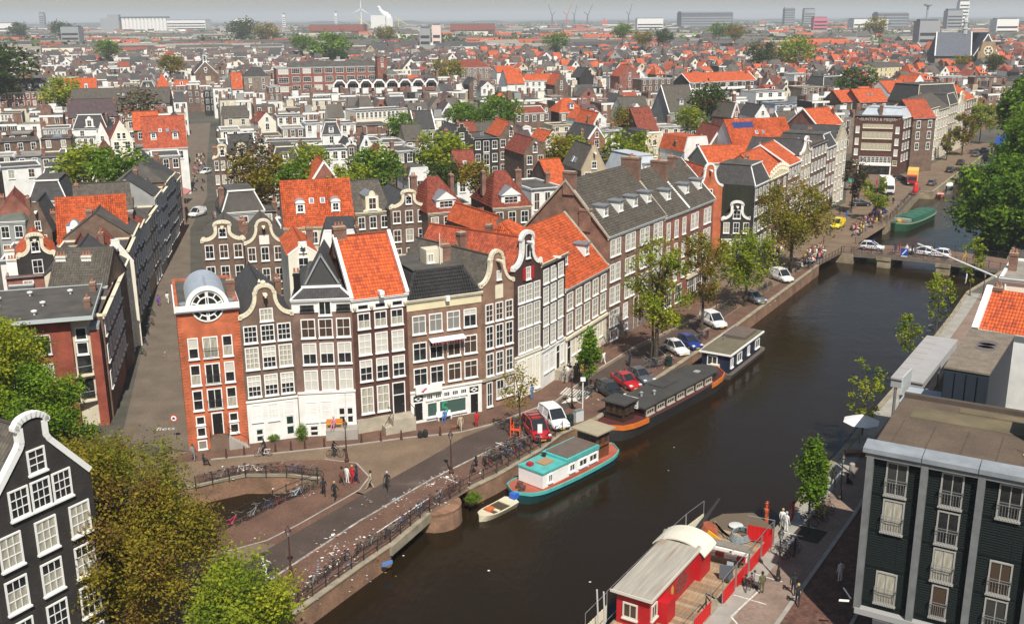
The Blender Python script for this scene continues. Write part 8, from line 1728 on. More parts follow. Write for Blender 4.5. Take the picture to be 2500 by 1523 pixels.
def car(label,x,y,rot,kind,col,z=0.0,group='vehicles parked along the quay',name='parked_car',solid=0.0,cat='car',police=False,rack=False):
 k=CARS[kind];L,W=k['L'],k['W'];t=tag(empty(name,x,y,z+.02,rot),label,cat,group);key=(kind,col.name,solid)
 if key not in _cars:
  rings=[]
  for f,zb_,zt in k['body']:
   X=(f-.5)*L;w_=W/2*(.86 if f in(0,1)else(.94 if f<.05 or f>.97 else 1));c=.1
   rings.append([(X,-w_*.94,zb_),(X,-w_,zb_+.12),(X,-w_,zt-.14),(X,-w_*.9,zt-.02),(X,0,zt+.015),(X,w_*.9,zt-.02),(X,w_,zt-.14),(X,w_,zb_+.12),(X,w_*.94,zb_)])
  mb=MB();mb.loft(rings,0,closed=True);bm_=mb.mesh('body',[col],True)
  cr=[]
  for f,zt,w_ in k['cab']:
   X=(f-.5)*L;cr.append([(X,-w_*W/1.78,zt),(X,w_*W/1.78,zt)])
  base=[(cr[0][0][0],0),(cr[-1][0][0],0)];zb_=k['cab'][0][1]-.04;g=MB();rf=pl=MB()
  x0,x1=cr[0][0][0],cr[-1][0][0];wb_=W*.47
  for i in range(len(cr)-1):
   a,b_=cr[i],cr[i+1]
   for s in(0,1):
    fa=wb_*(-1 if s==0 else 1);P=[(a[s][0],fa,zb_),(b_[s][0],fa,zb_),b_[s],a[s]];P=P if s==0 else P[::-1]
    tgt=rf if(solid and(a[s][0]+b_[s][0])/2<(solid-.5)*L)else g
    tgt.add(P)
   tp=[a[0],b_[0],b_[1],a[1]]
   if 0<i<len(cr)-2:rf.add([(p[0],p[1],p[2]+.01)for p in tp])
   else:(rf if(i==0 and solid)else g).add(tp)
  for i in(1,len(cr)-2):
   for s in(0,1):j=0 if i==1 else len(cr)-1;pl.tube(cr[i][s],(cr[j][s][0],cr[j][s][1],cr[j][s][2]),.05,n=5)
  for s in(0,1):
   for a,b_ in zip(cr[1:-1],cr[2:-1]):pl.tube(a[s],b_[s],.045,n=5)
   m_=cr[2][s];pl.tube(m_,(m_[0]-.05,wb_*(-1 if s==0 else 1),zb_),.045,n=5)
  li=MB();zf=k['body'][-2][2]-.05
  for s in(-1,1):li.obox((L/2-.16,s*W*.36,zf+.06),(.13,s*-.03,-.02),(.02,.17,0),(.03,0,.08))
  tl=MB()
  for s in(-1,1):tl.obox((-L/2+.02,s*W*.42,.8),(.04,0,0),(0,.09,0),(0,0,.16))
  bp=MB();bp.box(L/2-.1,L/2+.03,-W*.42,W*.42,.24,.42);bp.box(-L/2-.03,-L/2+.1,-W*.42,W*.42,.26,.45)
  pt=MB();pt.box(L/2+.031,L/2+.045,-.26,.26,.3,.41);pt.box(-L/2-.045,-L/2-.031,-.26,.26,.5,.61)
  mi=MB()
  for s in(-1,1):mi.obox((L*.19,s*(W/2+.08),k['cab'][-1][1]+.08),(.05,0,0),(0,.09,0),(0,0,.06))
  _cars[key]=[('body',bm_),('windows',g.mesh('windows',CGL)),('roof',rf.mesh('roof',col)),('tail_light',tl.mesh('tail_light',TLM)),('bumper',bp.mesh('bumper',TRIM if kind=='van' else col)),('number_plate',pt.mesh('number_plate',PLT)),('wing_mirror',mi.mesh('wing_mirror',TRIM))]
 for n,me in _cars[key]:put(n,me,t)
 zf=k['body'][-2][2]
 lm=MB();lm.obox((0,0,0),(.13,0,-.03),(.02,.17,0),(.04,0,.07));lme=lm.mesh('headlight',HLM)if 'hl' not in _cars else _cars['hl'];_cars['hl']=lme
 for s in(-1,1):put('headlight',lme,t,(L/2-.15,s*W*.35,zf+.02))
 for X in(-.31,.31):
  for s in(-1,1):w_=put('tyre',WM,t,(X*L,s*(W/2-.06),.31));put('rim',RM,w_)
 if rack:
  mb=MB()
  for X in(-1.2,-.4,.4):mb.box(X-.04,X+.04,-.7,.7,1.93,1.99)
  for y_ in(-.6,.6):mb.box(-1.3,.5,y_-.03,y_+.03,1.96,2.02)
  mb.build('roof_rack',TRIM,t)
 if police:
  for s in(-1,1):
   for i in range(5):mb=MB();c=MATS['police_red']if i%2 else MATS['police_blue'];X=-.9+i*.38;mb.prism([(X,.5),(X+.2,.5),(X+.45,.82),(X+.25,.82)],s*(W/2+.004)-.004,s*(W/2+.004)+.004,'y');mb.build('stripe',c,t)
  mb=MB();mb.box(-.1,.15,-.5,.5,1.5,1.6);mb.build('light_bar',MATS['police_blue'],t)
 return t
mat('police_red',(.6,.03,.03),.4);mat('police_blue',(.03,.07,.4),.4)
def paint_(n,c):return mat('car_paint_'+n,c,.3,spec=.5,coat=.6)
CB,CR,CGY,CWH,CBL,CSV=paint_('black',(.018,.02,.024)),paint_('red',(.42,.012,.02)),paint_('grey',(.085,.09,.105)),paint_('white',(.76,.76,.75)),paint_('blue',(.014,.035,.20)),paint_('silver',(.12,.13,.15))
HD_=math.radians(-68)
def park(u,v,label,kind,col,da=0.0,**k):return car(label,*G(u,v),HD_+da,kind,col,**k)
park(1310,1063,'bright red small van with roof rack parked by the railing','van',CR,-.08,name='parked_van',cat='van',rack=True)
park(1352,1036,'white delivery van with black bumper beside the red van','van',CWH,0,name='parked_van',cat='van',solid=.52)
park(1490,965,'black estate car, nearest of the three angled cars by the dark barge','estate',CB,.05)
park(1528,941,'red saloon between the black and the grey car','sedan',CR,.05)
park(1562,928,'dark grey saloon parked right of the red one','sedan',CGY,.05)
park(1651,860,'white hatchback parked beside the blue car','hatch',CWH,.0)
park(1683,846,'dark blue hatchback next to the navy houseboat','hatch',CBL,.02)
park(1741,795,'white panel van behind the navy houseboat','van',CWH,.0,name='parked_van',cat='van',solid=.52)
park(1842,737,'silver grey hatchback under the round topped tree','hatch',CSV,.02)
park(1907,685,'white panel van beside the crowded cafe terrace','van',CWH,.0,name='parked_van',cat='van',solid=.52)
p=G(482,528);car('white van in the narrow street by the red striped awning',p[0],p[1],math.radians(-110),'van',CWH,name='parked_van',cat='van',solid=.6)
p=G(503,424);car('small white car farther up the narrow street',p[0],p[1],math.radians(-105),'hatch',CWH)
sp=lambda s,y,r:(tuple((FB0+fu*s+fv*y)[:2]),fbz(s)+.02,math.atan2(fu.y,fu.x)+r)
for s,y,r,lb in((4.2,4.2,0.03,'white police car with striped side at the left end of the distant bridge'),(15.4,3.0,math.pi+.05,'white police car with striped side in the middle of the distant bridge'),(12.6,3.2,math.pi,'white police car just ahead of the middle one on the bridge')):
 (x,y),z,r=sp(s,y,r);car(lb,x,y,r,'hatch',CWH,z,'police cars on the bridge','police_car',police=True)
for u,v,kd,c,lb,da in[(2148,522,'hatch',CBL,'dark blue hatchback by the far bicycle railing',1.9),(2100,503,'sedan',CB,'black car under the bare square tree',1.2),(2195,441,'sedan',CB,'black car half behind the white truck',1.5),(2320,420,'estate',CB,'black estate on the quay past the red truck',2.2),(2275,452,'hatch',CGY,'grey hatchback near the red parasol',2.2),(2345,402,'sedan',CB,'dark saloon next along the far quay',2.2),(2382,382,'estate',CGY,'dark grey estate far along the quay',2.2),(2402,372,'sedan',CBL,'blue saloon farthest along the quay',2.2),(2424,360,'sedan',CB,'black saloon by the far houseboats',2.2)]:
 p=G(u,v);car(lb,p[0],p[1],HD_+da,kd,c)
def truck(label,u,v,rot,cabm,boxm,L=6.5):
 p=G(u,v);t=tag(empty('truck',p[0],p[1],.02,rot),label,'truck','trucks in the far square');mb=MB();mb.prism([(0,.5),(1.7,.5),(1.75,1.3),(1.35,2.5),(0,2.55)],-1.1,1.1,'y');mb.build('cab',cabm,t);mb=MB();mb.obox((1.585,0,1.85),(.02,0,.0),(0,.95,0),(-.2,0,.45));mb.box(.3,1.2,-1.115,-1.101,1.4,2.2);mb.box(.3,1.2,1.101,1.115,1.4,2.2);mb.build('windows',CGL,t)
 boxpart(t,'cargo_box',boxm,-L,-.05,-1.25,1.25,.95,3.5);boxpart(t,'chassis',TRIM,-L,0,-.9,.9,.5,.94);boxpart(t,'bumper',TRIM,1.7,1.85,-1.1,1.1,.35,.75)
 for s in(-.8,.8):boxpart(t,'headlight',HLM,1.851,1.87,s-.18,s+.18,.55,.72)
 for X in(.8,-L+1.4,-L+2.4):
  for s in(-1,1):o=put('tyre',WM,t,(X,s*.98,.48),scale=(1.5,1.5,1.5));put('rim',RM,o)
truck('white box truck in the far square',2168,474,math.radians(-100),paint_('truck_white',(.72,.72,.72)),WHITE);truck('red cab truck with yellow cargo box in the far square',2226,452,math.radians(-112),CR,mat('truck_yellow',(.74,.50,.12),.5))
p=G(2044,556);t=car('bright yellow van with white front at the left of the distant bridge',p[0],p[1],math.radians(-125),'van',paint_('yellow',(.80,.60,.02)),name='parked_van',cat='van',solid=.6)
# ----- bicycles
def wheel():
 mb=MB();n=16
 for r,k,q in((.33,.022,4),):
  P=[(r*math.cos(2*math.pi*i/n),0,r*math.sin(2*math.pi*i/n))for i in range(n)]
  for i in range(n):mb.tube(P[i],P[(i+1)%n],k,n=q,cap=False)
 for i in range(0,n,2):mb.tube((0,0,0),P[i],.006,n=3,cap=False)
 return mb.mesh('wheel',mat('bike_tyre',(.03,.03,.03),.7))
BW=wheel();fb_=MB()
for p,q,r in(((-.45,0,.33),(-.02,0,.30),.02),((-.02,0,.30),(-.16,0,.86),.022),((-.45,0,.33),(-.13,0,.74),.016),((-.02,0,.30),(.40,0,.80),.025),((-.12,0,.66),(.40,0,.86),.022),((.36,0,.98),(.56,0,.33),.022),((-.62,0,.70),(-.2,0,.70),.03),((-.62,0,.70),(-.45,0,.33),.012)):fb_.tube(p,q,r,n=5)
fb_.lathe([(.09,-.01),(.09,.01)],8,(-.02,0,.30));BFM=fb_.mesh('frame',mat('bike_frame_black',(.02,.02,.022),.4));hb_=MB();hb_.tube((.36,0,.98),(.34,0,1.08),.016);hb_.tube((.34,-.28,1.07),(.34,.28,1.07),.016);hb_.tube((.34,-.28,1.07),(.2,-.3,1.05),.02);hb_.tube((.34,.28,1.07),(.2,.3,1.05),.02);BHM=hb_.mesh('handlebar',STEEL)
sb_=MB();sb_.prism([(-.3,.05),(-.3,-.05),(-.26,-.09),(-.18,-.08),(.0,-.02),(.0,.02),(-.18,.08),(-.26,.09)],.88,.95,'z');BSM=sb_.mesh('saddle',TRIM)
BC=[mat('bike_frame_black',(.02,.02,.022)),mat('bike_blue',(.03,.06,.16),.4),mat('bike_green',(.03,.07,.05),.4),mat('bike_maroon',(.14,.02,.025),.4),mat('bike_grey',(.2,.2,.21),.4),mat('bike_white',(.65,.65,.63),.4),mat('bike_pink',(.60,.05,.12),.4),mat('bike_yellow',(.66,.40,.02),.4),mat('bike_pale_blue',(.35,.5,.58),.4)]
BN=['black','dark blue','dark green','maroon','grey','white','pink red','yellow','pale blue']
ORD2=['first','second','third','fourth','fifth','sixth','seventh','eighth','ninth','tenth','eleventh','twelfth','thirteenth','fourteenth','fifteenth','sixteenth','seventeenth']
def bike(x,y,rot,c=None,where='',z=0.03,lean=None,label=None,nth=''):
 c=RNG.choice([0,0,0,0,1,2,3,4])if c is None else c;t=empty('bicycle',x,y,z,rot);t.rotation_euler=(RNG.uniform(-.14,.14)if lean is None else lean,0,rot)
 base=label or '%s bicycle %s, %s from left'%(BN[c],where,nth);tag(t,base,'bicycle','bicycles '+where if where else 'bicycles')
 o=put('frame',BFM,t)
 if c:o.material_slots[0].link='OBJECT';o.material_slots[0].material=BC[c]
 for X in(-.45,.56):put('wheel',BW,t,(X,0,.33))
 put('handlebar',BHM,t);put('saddle',BSM,t);return t
def bikes_on(pts,n,offs,where,cols=None,ang=0.0,j=.3):
 tot=sum(dist(a,b)for a,b in zip(pts,pts[1:]));k=0
 for i in range(n):
  s=tot*(i+.5)/n;acc=0
  for a,b in zip(pts,pts[1:]):
   L=dist(a,b)
   if acc+L>=s:
    f=(s-acc)/L;x,y=a[0]+(b[0]-a[0])*f,a[1]+(b[1]-a[1])*f;u=((b[0]-a[0])/L,(b[1]-a[1])/L);break
   acc+=L
  bike(x-u[1]*offs+RNG.uniform(-.15,.15),y+u[0]*offs,math.atan2(u[1],u[0])+ang+RNG.uniform(-j,j)+(math.pi if RNG.random()<.5 else 0),cols[i]if cols else None,where,nth=ORD2[i])
P_=lambda L:[G(*p)for p in L]
bikes_on(P_([(526,1297),(600,1264),(700,1216),(765,1190)]),11,-.45,'against the inner railing of the near bridge',[0,6,0,4,0,1,3,0,8,0,2],j=.15)
bikes_on(P_([(500,1184),(600,1160),(700,1160),(776,1170)]),10,.45,'along the railing over the curved quay wall',[0,4,0,5,5,0,3,1,0,2],j=.15)
bikes_on(P_([(700,1496),(889,1352),(954,1320),(1049,1244),(1140,1188)]),17,.45,'along the outer railing of the near bridge',j=.15)
bikes_on(P_([(1180,1146),(1240,1122),(1300,1092)]),12,.3,'packed together by the mooring of the turquoise houseboat',ang=1.3)
bikes_on(P_([(1200,1128),(1262,1098),(1290,1082)]),8,.5,'bunched at the railing before the red van',ang=1.2)
bikes_on(P_([(1580,902),(1640,892)]),7,.2,'around the foot of the tall sparse tree',ang=.6,j=.9)
bikes_on(P_([(1700,838),(1735,822)]),5,.2,'by the slender tree on the quay',ang=.3,j=.6)
bikes_on(P_([(1755,762),(1800,748)]),4,.2,'near the round topped tree',ang=.9,j=.6)
bikes_on(P_([(1855,715),(1885,700)]),6,.2,'beside the white van at the terrace',ang=1.0)
bikes_on(P_([(1420,975),(1450,965)]),3,.2,'under the narrow young tree',ang=.4,j=.7)
bikes_on(P_([(1378,935),(1400,925)]),3,.2,'at the steps of the low tan house',ang=.8)
bikes_on(P_([(2000,1275),(2030,1240)]),4,.3,'racked right behind the columnar tree',[7,7,7,0],ang=1.3,j=.1)
bikes_on(P_([(1985,1285),(2002,1262)]),3,.3,'racked close beside the columnar tree',[0,0,1],ang=1.3,j=.15)
bikes_on(P_([(1905,1365),(1945,1335)]),5,.2,'parked by the foreground lamp',[0,4,0,1,0],ang=1.2)
bikes_on(P_([(1822,1440),(1850,1425)]),3,.2,'leaning on the red fence',[0,3,4],ang=.5)
bikes_on([tuple((FB0+fu*s+fv*.7)[:2])for s in(1,20)],9,0,'on the near railing of the distant bridge',j=.15)
bikes_on([(q[0]-.9,q[1]+.4)for q in QL2[:4]],16,.2,'along the railing above the green barge',ang=.5)
bikes_on(P_([(2330,735),(2300,775),(2260,835)]),8,.2,'on the right quay beyond the canopy',ang=1.0)
bikes_on(P_([(352,880),(372,800),(385,760)]),5,.3,'in the shade of the narrow street',ang=.6)
# ----- people: one skinned body per pose, clothes as zones of it
SKIN=mat('skin',(.50,.30,.20),.6);HAIRS=[mat('hair_%d'%i,c,.7)for i,c in enumerate([(.02,.014,.01),(.10,.06,.03),(.40,.28,.13),(.42,.40,.38)])];SHOE=mat('shoe',(.05,.045,.04),.6)
POSES={
'walk':dict(kl=(.10,.24,.50),al=(.12,.38,.09),kr=(.10,-.02,.50),ar=(.11,-.24,.13),el=(.24,-.14,1.14),hl=(.25,-.02,.90),er=(.24,.10,1.14),hr=(.25,.26,.95)),
'stand':dict(kl=(.10,.03,.50),al=(.11,0,.09),kr=(.11,.02,.50),ar=(.13,.04,.09),el=(.25,-.03,1.13),hl=(.25,.06,.88),er=(.25,-.03,1.13),hr=(.24,.10,.89)),
'photo':dict(kl=(.10,.03,.50),al=(.11,0,.09),kr=(.11,.02,.50),ar=(.13,.04,.09),el=(.25,.18,1.22),hl=(.09,.34,1.50),er=(.25,.18,1.22),hr=(.09,.34,1.50)),
'sit':dict(drop=.45,kl=(.12,.42,.50),al=(.12,.46,.09),kr=(.12,.40,.50),ar=(.13,.52,.09),el=(.24,.08,.72),hl=(.14,.34,.62),er=(.24,.10,.72),hr=(.14,.36,.62)),
'cycle':dict(drop=-.08,tilt=.22,kl=(.10,.36,.74),al=(.11,.20,.34),kr=(.10,.28,.56),ar=(.11,.12,.16),el=(.26,.30,1.24),hl=(.28,.50,1.12),er=(.26,.30,1.24),hr=(.28,.50,1.12))}
_bod={}
def body(pose):
 if pose in _bod:return _bod[pose]
 k=POSES[pose];dz=-k.get('drop',0.0);ti=k.get('tilt',0.0)
 def T(x,y,z):return(x,y+ti*max(0,z-.95),z+dz)
 V=[T(0,0,.95),T(0,.0,1.14),T(0,-.01,1.36),T(0,.0,1.47),T(0,.02,1.56),T(0,.025,1.71)];Rr=[(.145,.11),(.135,.10),(.165,.11),(.055,.055),(.075,.09),(.07,.085)];E=[(0,1),(1,2),(2,3),(3,4),(4,5)];zone=[1,0,0,2,2,2]
 for s,S in(('l',-1),('r',1)):
  n=len(V);kn,an,el,ha=k['k'+s],k['a'+s],k['e'+s],k['h'+s];fx=lambda p,d=0:(S*p[0],p[1]+ti*max(0,p[2]-.95)*d,p[2])
  V+=[(S*.10,0,.90+dz),fx(kn),fx(an),(S*an[0],an[1]+.15,max(.05,an[2]-.05)),T(S*.19,0,1.40),(S*el[0],el[1],el[2]),(S*ha[0],ha[1],ha[2]),(S*ha[0]*.98,ha[1]+.05,ha[2]-.07)]
  Rr+=[(.095,.10),(.062,.065),(.042,.045),(.035,.03),(.065,.065),(.045,.045),(.032,.032),(.028,.018)];zone+=[1,1,3,3,0,0,0,2]
  E+=[(0,n),(n,n+1),(n+1,n+2),(n+2,n+3),(2,n+4),(n+4,n+5),(n+5,n+6),(n+6,n+7)]
 me=bpy.data.meshes.new('tmp');me.from_pydata(V,E,[]);o=bpy.data.objects.new('tmp',me);COL.objects.link(o);sk=o.modifiers.new('s','SKIN');sk.use_smooth_shade=True;o.modifiers.new('u','SUBSURF').levels=1
 if not me.skin_vertices:bpy.context.view_layer.objects.active=o;bpy.ops.mesh.customdata_skin_add()
 for i,sv in enumerate(me.skin_vertices[0].data):sv.radius=Rr[i];sv.use_root=i==0
 dg=bpy.context.evaluated_depsgraph_get();out=bpy.data.meshes.new_from_object(o.evaluated_get(dg));bpy.data.objects.remove(o);bpy.data.meshes.remove(me)
 VV=[Vector(v)for v in V];bm=bmesh.new();bm.from_mesh(out)
 for f in bm.faces:
  c=f.calc_center_median();best=(9,0)
  for a,b in E:
   d=VV[b]-VV[a];t=max(0,min(1,(c-VV[a]).dot(d)/d.length_squared));q=(c-VV[a]-d*t).length
   if q<best[0]:best=(q,zone[b]if(t>.5 or zone[a]==zone[b])else zone[a])
  f.material_index=best[1]
 for n in(6,14):
  h=VV[n+7]
  for j in range(5):
   r=bmesh.ops.create_cone(bm,cap_ends=True,segments=5,radius1=.009,radius2=.006,depth=.075 if j else .05)['verts'];dx=(j-2.5)*.017 if j else .045*(1 if n==6 else-1)
   bmesh.ops.translate(bm,verts=r,vec=h+Vector((dx,.015,-.05+.006*abs(j-2))))
   for v in r:
    for f in v.link_faces:f.material_index=2
 r=bmesh.ops.create_cone(bm,cap_ends=True,segments=4,radius1=.018,radius2=.006,depth=.05)['verts'];bmesh.ops.translate(bm,verts=r,vec=VV[4]+Vector((0,.10,.06)))
 for v in r:
  for f in v.link_faces:f.material_index=2
 bm.to_mesh(out);bm.free();out.name='body';out.materials.clear()
 for m in(WHITE,BLACKP,SKIN,SHOE):out.materials.append(m)
 hb=MB();c=VV[5];hb.lathe([(.098,-.10),(.112,-.03),(.10,.05),(.055,.10),(.01,.115)],9,(c.x,c.y-.022,c.z-.02));_bod[pose]=(out,hb);return _bod[pose]
_hair={}
CL={n:mat('cloth_'+n,c,.85)for n,c in dict(black=(.018,.018,.02),white=(.72,.71,.68),red=(.45,.02,.02),jeans=(.06,.09,.17),grey=(.2,.2,.21),brown=(.14,.07,.045),beige=(.42,.34,.24),navy=(.025,.035,.08),blue=(.08,.18,.42),green=(.06,.14,.07),purple=(.16,.07,.3),olive=(.10,.10,.05),pink=(.5,.2,.25),yellow=(.6,.42,.05)).items()}
def person(x,y,rot,pose,top,leg,label,hair=0,z=.03,sc=1.0):
 """rot: the way the person faces, 0 = away from the camera (+y)."""
 me,hb=body(pose);t=tag(empty('person',x,y,z,rot),label,'person','people in the streets');t.scale=(sc,sc,sc);o=put('body',me,t)
 for i,m in((0,CL[top]),(1,CL[leg])):o.material_slots[i].link='OBJECT';o.material_slots[i].material=m
 if(pose,hair)not in _hair:_hair[pose,hair]=hb.mesh('hair',HAIRS[hair],True)
 put('hair',_hair[pose,hair],t);return t
def pp(u,v,rot,pose,top,leg,label,hair=0,**k):x,y=G(u,v);return person(x,y,rot,pose,top,leg,label,hair,**k)
def rider(u,v,rot,c,top,leg,label,hair=0):
 x,y=G(u,v);bike(x,y,rot,c,label='bicycle ridden by the '+label.replace('cyclist','cyclist'),lean=0.0);d=Vector((math.cos(rot),math.sin(rot)));person(x-d.x*.16,y-d.y*.16,rot-math.pi/2,'cycle',top,leg,label,hair)
rider(645,1114,math.pi+.15,5,'black','jeans','cyclist in black top and jeans riding past the white lower fronts',1)
rider(817,1116,-.05,0,'black','beige','blond cyclist in dark jacket by the corner lamp',2)
rider(647,1405,.75,0,'white','black','cyclist in white jacket with white panniers on the dark road',0)
for i,a in enumerate([(836,1184,.4,'walk','brown','jeans','person in brown jacket at the left of the corner group',0),(848,1181,-.6,'stand','white','jeans','person in white shirt inside the corner group',1),(861,1180,2.6,'stand','red','jeans','person in red top inside the corner group',2),(871,1181,1.2,'walk','navy','jeans','person in dark jacket at the right of the corner group',0),(791,1212,.2,'walk','black','navy','person in black coat among the railing bicycles',0),(818,1221,-.4,'walk','black','jeans','blond person in black vest walking along the corner kerb',2),
(906,1194,1.4,'walk','beige','grey','person in beige coat pushing a dark bicycle',0),(946,1196,3.0,'walk','black','navy','grey haired person in black jacket and white scarf on the road',3),(473,1126,.3,'walk','grey','navy','person in grey coat beside the foot of the orange house',1),(498,1138,-1.2,'sit','black','jeans','person sitting low with bicycle near the orange house',1),(1125,1052,3.0,'walk','beige','jeans','person in pale sweater walking a brown dog',2),(1164,1043,.3,'stand','red','beige','person in red coat before the narrow tan gable',0),
(1299,975,.8,'stand','blue','jeans','person in blue jacket at the wine brick house',0),(1463,889,.6,'walk','green','black','person with green rucksack on the pavement by the big block',0),(1474,890,.6,'walk','white','pink','person in white top beside the green rucksack',1),(1412,916,-2.6,'stand','black','beige','person in black standing by the crowded stoop',0),(1422,905,2.2,'stand','yellow','black','person in yellow on the steps of the low tan house',1),(1430,908,1.0,'stand','brown','black','person in brown on the steps of the low tan house',0),(1405,922,2.8,'walk','olive','beige','person in olive coat near the steps',1),
(1537,889,1.9,'stand','purple','black','person in purple behind the grey saloon',1),(1781,702,.5,'walk','black','jeans','left of two dark walkers on the open quay',0),(1792,702,.5,'walk','navy','black','right of two dark walkers on the open quay',0),(1934,1272,.9,'photo','red','black','photographer in red jacket at the quay edge',0),(1909,1290,-.5,'stand','white','navy','person in white jacket with bag on the right quay',2),(1918,1298,-.9,'stand','white','beige','person in pale jacket behind the lamp on the right quay',3),
(2033,1186,3.0,'walk','black','black','person all in black walking on the pale quay slabs',0),(1859,1449,.2,'stand','olive','black','person in olive jacket holding a bicycle by the red fence',0),(1936,1452,-.3,'walk','black','beige','person in black sweater and pale trousers on the right street',0),(1946,1479,-.3,'walk','black','white','blond person in black coat and white trousers on the right street',2),(1939,1360,1.3,'stand','black','jeans','person bending over the parked bicycles',0),(2050,1420,.3,'stand','white','navy','person in white shirt under the dark building wall',1),
(410,742,.2,'walk','white','beige','person in white shirt in the narrow street',0),(388,748,.2,'walk','purple','navy','person in purple in the narrow street',1),(1537,895,1,'stand','black','black','person in black by the tall sparse tree',0)]):pp(*a)
for u,v,r,top,lb in[(1385,926,2.4,'white','person in white sitting on the stoop of the cornice house'),(1391,921,2.6,'black','person in black sitting on the stoop of the cornice house'),(1378,930,2.2,'grey','person in grey sitting at the foot of the stoop')]:pp(u,v,r,'sit',top,'black',lb,1,z=.5)
pp(2068,1180,-1.8,'sit','black','jeans','person sitting on the pale slabs against the stone post',0,z=-.3)
pp(1087,1028,2.9,'sit','blue','jeans','person in blue sitting on the white bench under the numeral',1,z=.08);pp(1163,1158,2.2,'sit','black','grey','person in black sitting on the railing by the houseboat',0,z=.5)
q=person(*W0[3],0,'sit','pink','white','grey haired person in pink sitting on the orange bench',3,z=1.1);q.location.x-=2.1;q.location.y-=1.3;q.rotation_euler=(0,0,3.0)
x,y=G(2358,692);person(x,y,1.0,'stand','white','black','person in white shirt on the right quay by the red post',0);(x,y),z,r=sp(19.6,3.2,0);person(x,y,1.5,'walk','yellow','black','person in pale yellow crossing the distant bridge',1,z=z)
for i,(s,o)in enumerate([(8.6,2.2),(9.2,2.6),(10.4,2.4),(11.4,1.8),(12.0,1.6)]):(x,y),z,r=sp(s,o,0);person(x,y,i*1.3,'stand',['navy','red','white','black','grey'][i],'black','person in %s standing on the distant bridge'%['navy','red','white','black','grey'][i],i%3,z=z)
for u,v,top in[(2050,525,'black'),(2068,532,'blue'),(2010,600,'brown'),(2026,575,'navy'),(2180,500,'black'),(2120,470,'white'),(2112,478,'grey'),(2140,455,'red'),(1890,618,'white'),(1882,622,'beige'),(1900,610,'red')]:pp(u,v,RNG.uniform(0,6),'stand',top,'black','person in %s %s'%(top,'under the white awning' if u<1905 else('in the far square' if u>2100 else 'near the yellow van')),RNG.randrange(3))
def crowd(name,label,quad,n):
 a,b,c,d=[Vector((*G(*p),0))for p in quad];cols=[CL[k]for k in('white','black','red','beige','navy','pink','grey','brown','jeans','yellow')]+[SKIN,HAIRS[1],VARN];mb=MB()
 for i in range(n):
  f,g_=RNG.random(),RNG.random();p=(a+(b-a)*f)*(1-g_)+(d+(c-d)*f)*g_;m=RNG.randrange(10)
  mb.lathe([(.10,.45),(.2,.55),(.22,.95),(.1,1.1)],6,(p.x,p.y,0),m);mb.lathe([(.05,1.1),(.1,1.18),(.1,1.3),(.03,1.38)],6,(p.x,p.y,0),10);mb.lathe([(.11,1.28),(.1,1.36),(.03,1.42)],6,(p.x,p.y-.02,0),11);t=RNG.uniform(0,6.3);u=Vector((math.cos(t),math.sin(t),0));mb.obox(p+u*.25+Vector((0,0,.45)),u*.25,(-u.y*.15,u.x*.15,0),(0,0,.08),RNG.choice([1,4,8,3]));mb.obox(p+u*.5+Vector((0,0,.22)),(.06,0,0),(0,.14,0),(0,0,.22),RNG.choice([1,4,8]))
  if i%3==0:mb.lathe([(.05,.03),(.05,.7),(.42,.72),(.42,.76)],8,(p.x+u.x*.7,p.y+u.y*.7,0),RNG.choice([0,12,12]))
 tag(mb.build(name,cols),label,'crowd',None,'stuff')
crowd('terrace_crowd','crowd at cafe tables on the quay terrace',[(1945,668),(2003,632),(2012,604),(1972,618)],70);crowd('terrace_crowd','crowd along the railing by the yellow van',[(2075,560),(2150,520),(2150,540),(2085,585)],60);crowd('terrace_crowd','guests beneath the white awnings',[(1870,628),(1905,600),(1925,605),(1895,635)],24);crowd('street_crowd','people filling the far shopping street',[(468,470),(480,380),(500,380),(498,470)],40)
# ----- street furniture
lp=MB();lp.lathe([(.22,0),(.22,.25),(.15,.35),(.13,.8),(.075,.95),(.06,2.4),(.085,2.45),(.05,2.55),(.045,3.3),(.12,3.36)],9);LPM=lp.mesh('post',RUSTP);LPM2=lp.mesh('post',IRON);lh=MB();lh.lathe([(.10,3.36),(.21,3.8)],6);LHM=lh.mesh('lamp_glass',mat('lamp_glass',(.30,.31,.30),.15));lc=MB();lc.lathe([(.25,3.8),(.24,3.85),(.10,4.02),(.05,4.1),(.07,4.16),(.01,4.25)],6)
for k in range(6):a=k*1.047;lc.tube((.10*math.cos(a),.10*math.sin(a),3.36),(.22*math.cos(a),.22*math.sin(a),3.8),.014,n=4)
LCM=lc.mesh('lantern_cap',RUSTP);LCM2=lc.mesh('lantern_cap',IRON)
for u,v,r,lb in[(1102,1156,1,'brown lantern post among paper litter by the near bridge road'),(711,1408,1,'brown lantern post at the lower end of the near bridge'),(847,1127,1,'brown lantern post at the rounded pavement corner'),(1396,996,1,'brown lantern post by the white hatching'),(1748,768,1,'brown lantern post near the white panel van'),(2050,1218,0,'black lantern post on the pale quay slabs'),(1899,1416,0,'black lantern post nearest the red fence'),(2398,733,1,'brown lantern post on the far right quay')]:
 x,y=G(u,v);t=tag(empty('street_lamp',x,y,.02),lb,'street lamp','old lantern street lamps');put('post',LPM if r else LPM2,t);put('lamp_glass',LHM,t);put('lantern_cap',LCM if r else LCM2,t)
bo=MB();bo.lathe([(.13,0),(.13,.18),(.085,.28),(.075,.78),(.10,.82),(.06,.9),(.075,.95),(.01,1.02)],8);BOM=bo.mesh('bollard',RUSTP)
BL=[(553,1118),(597,1112),(673,1103),(711,1099),(745,1096),(792,1091),(883,1082),(930,1077),(980,1073),(1075,1063)]
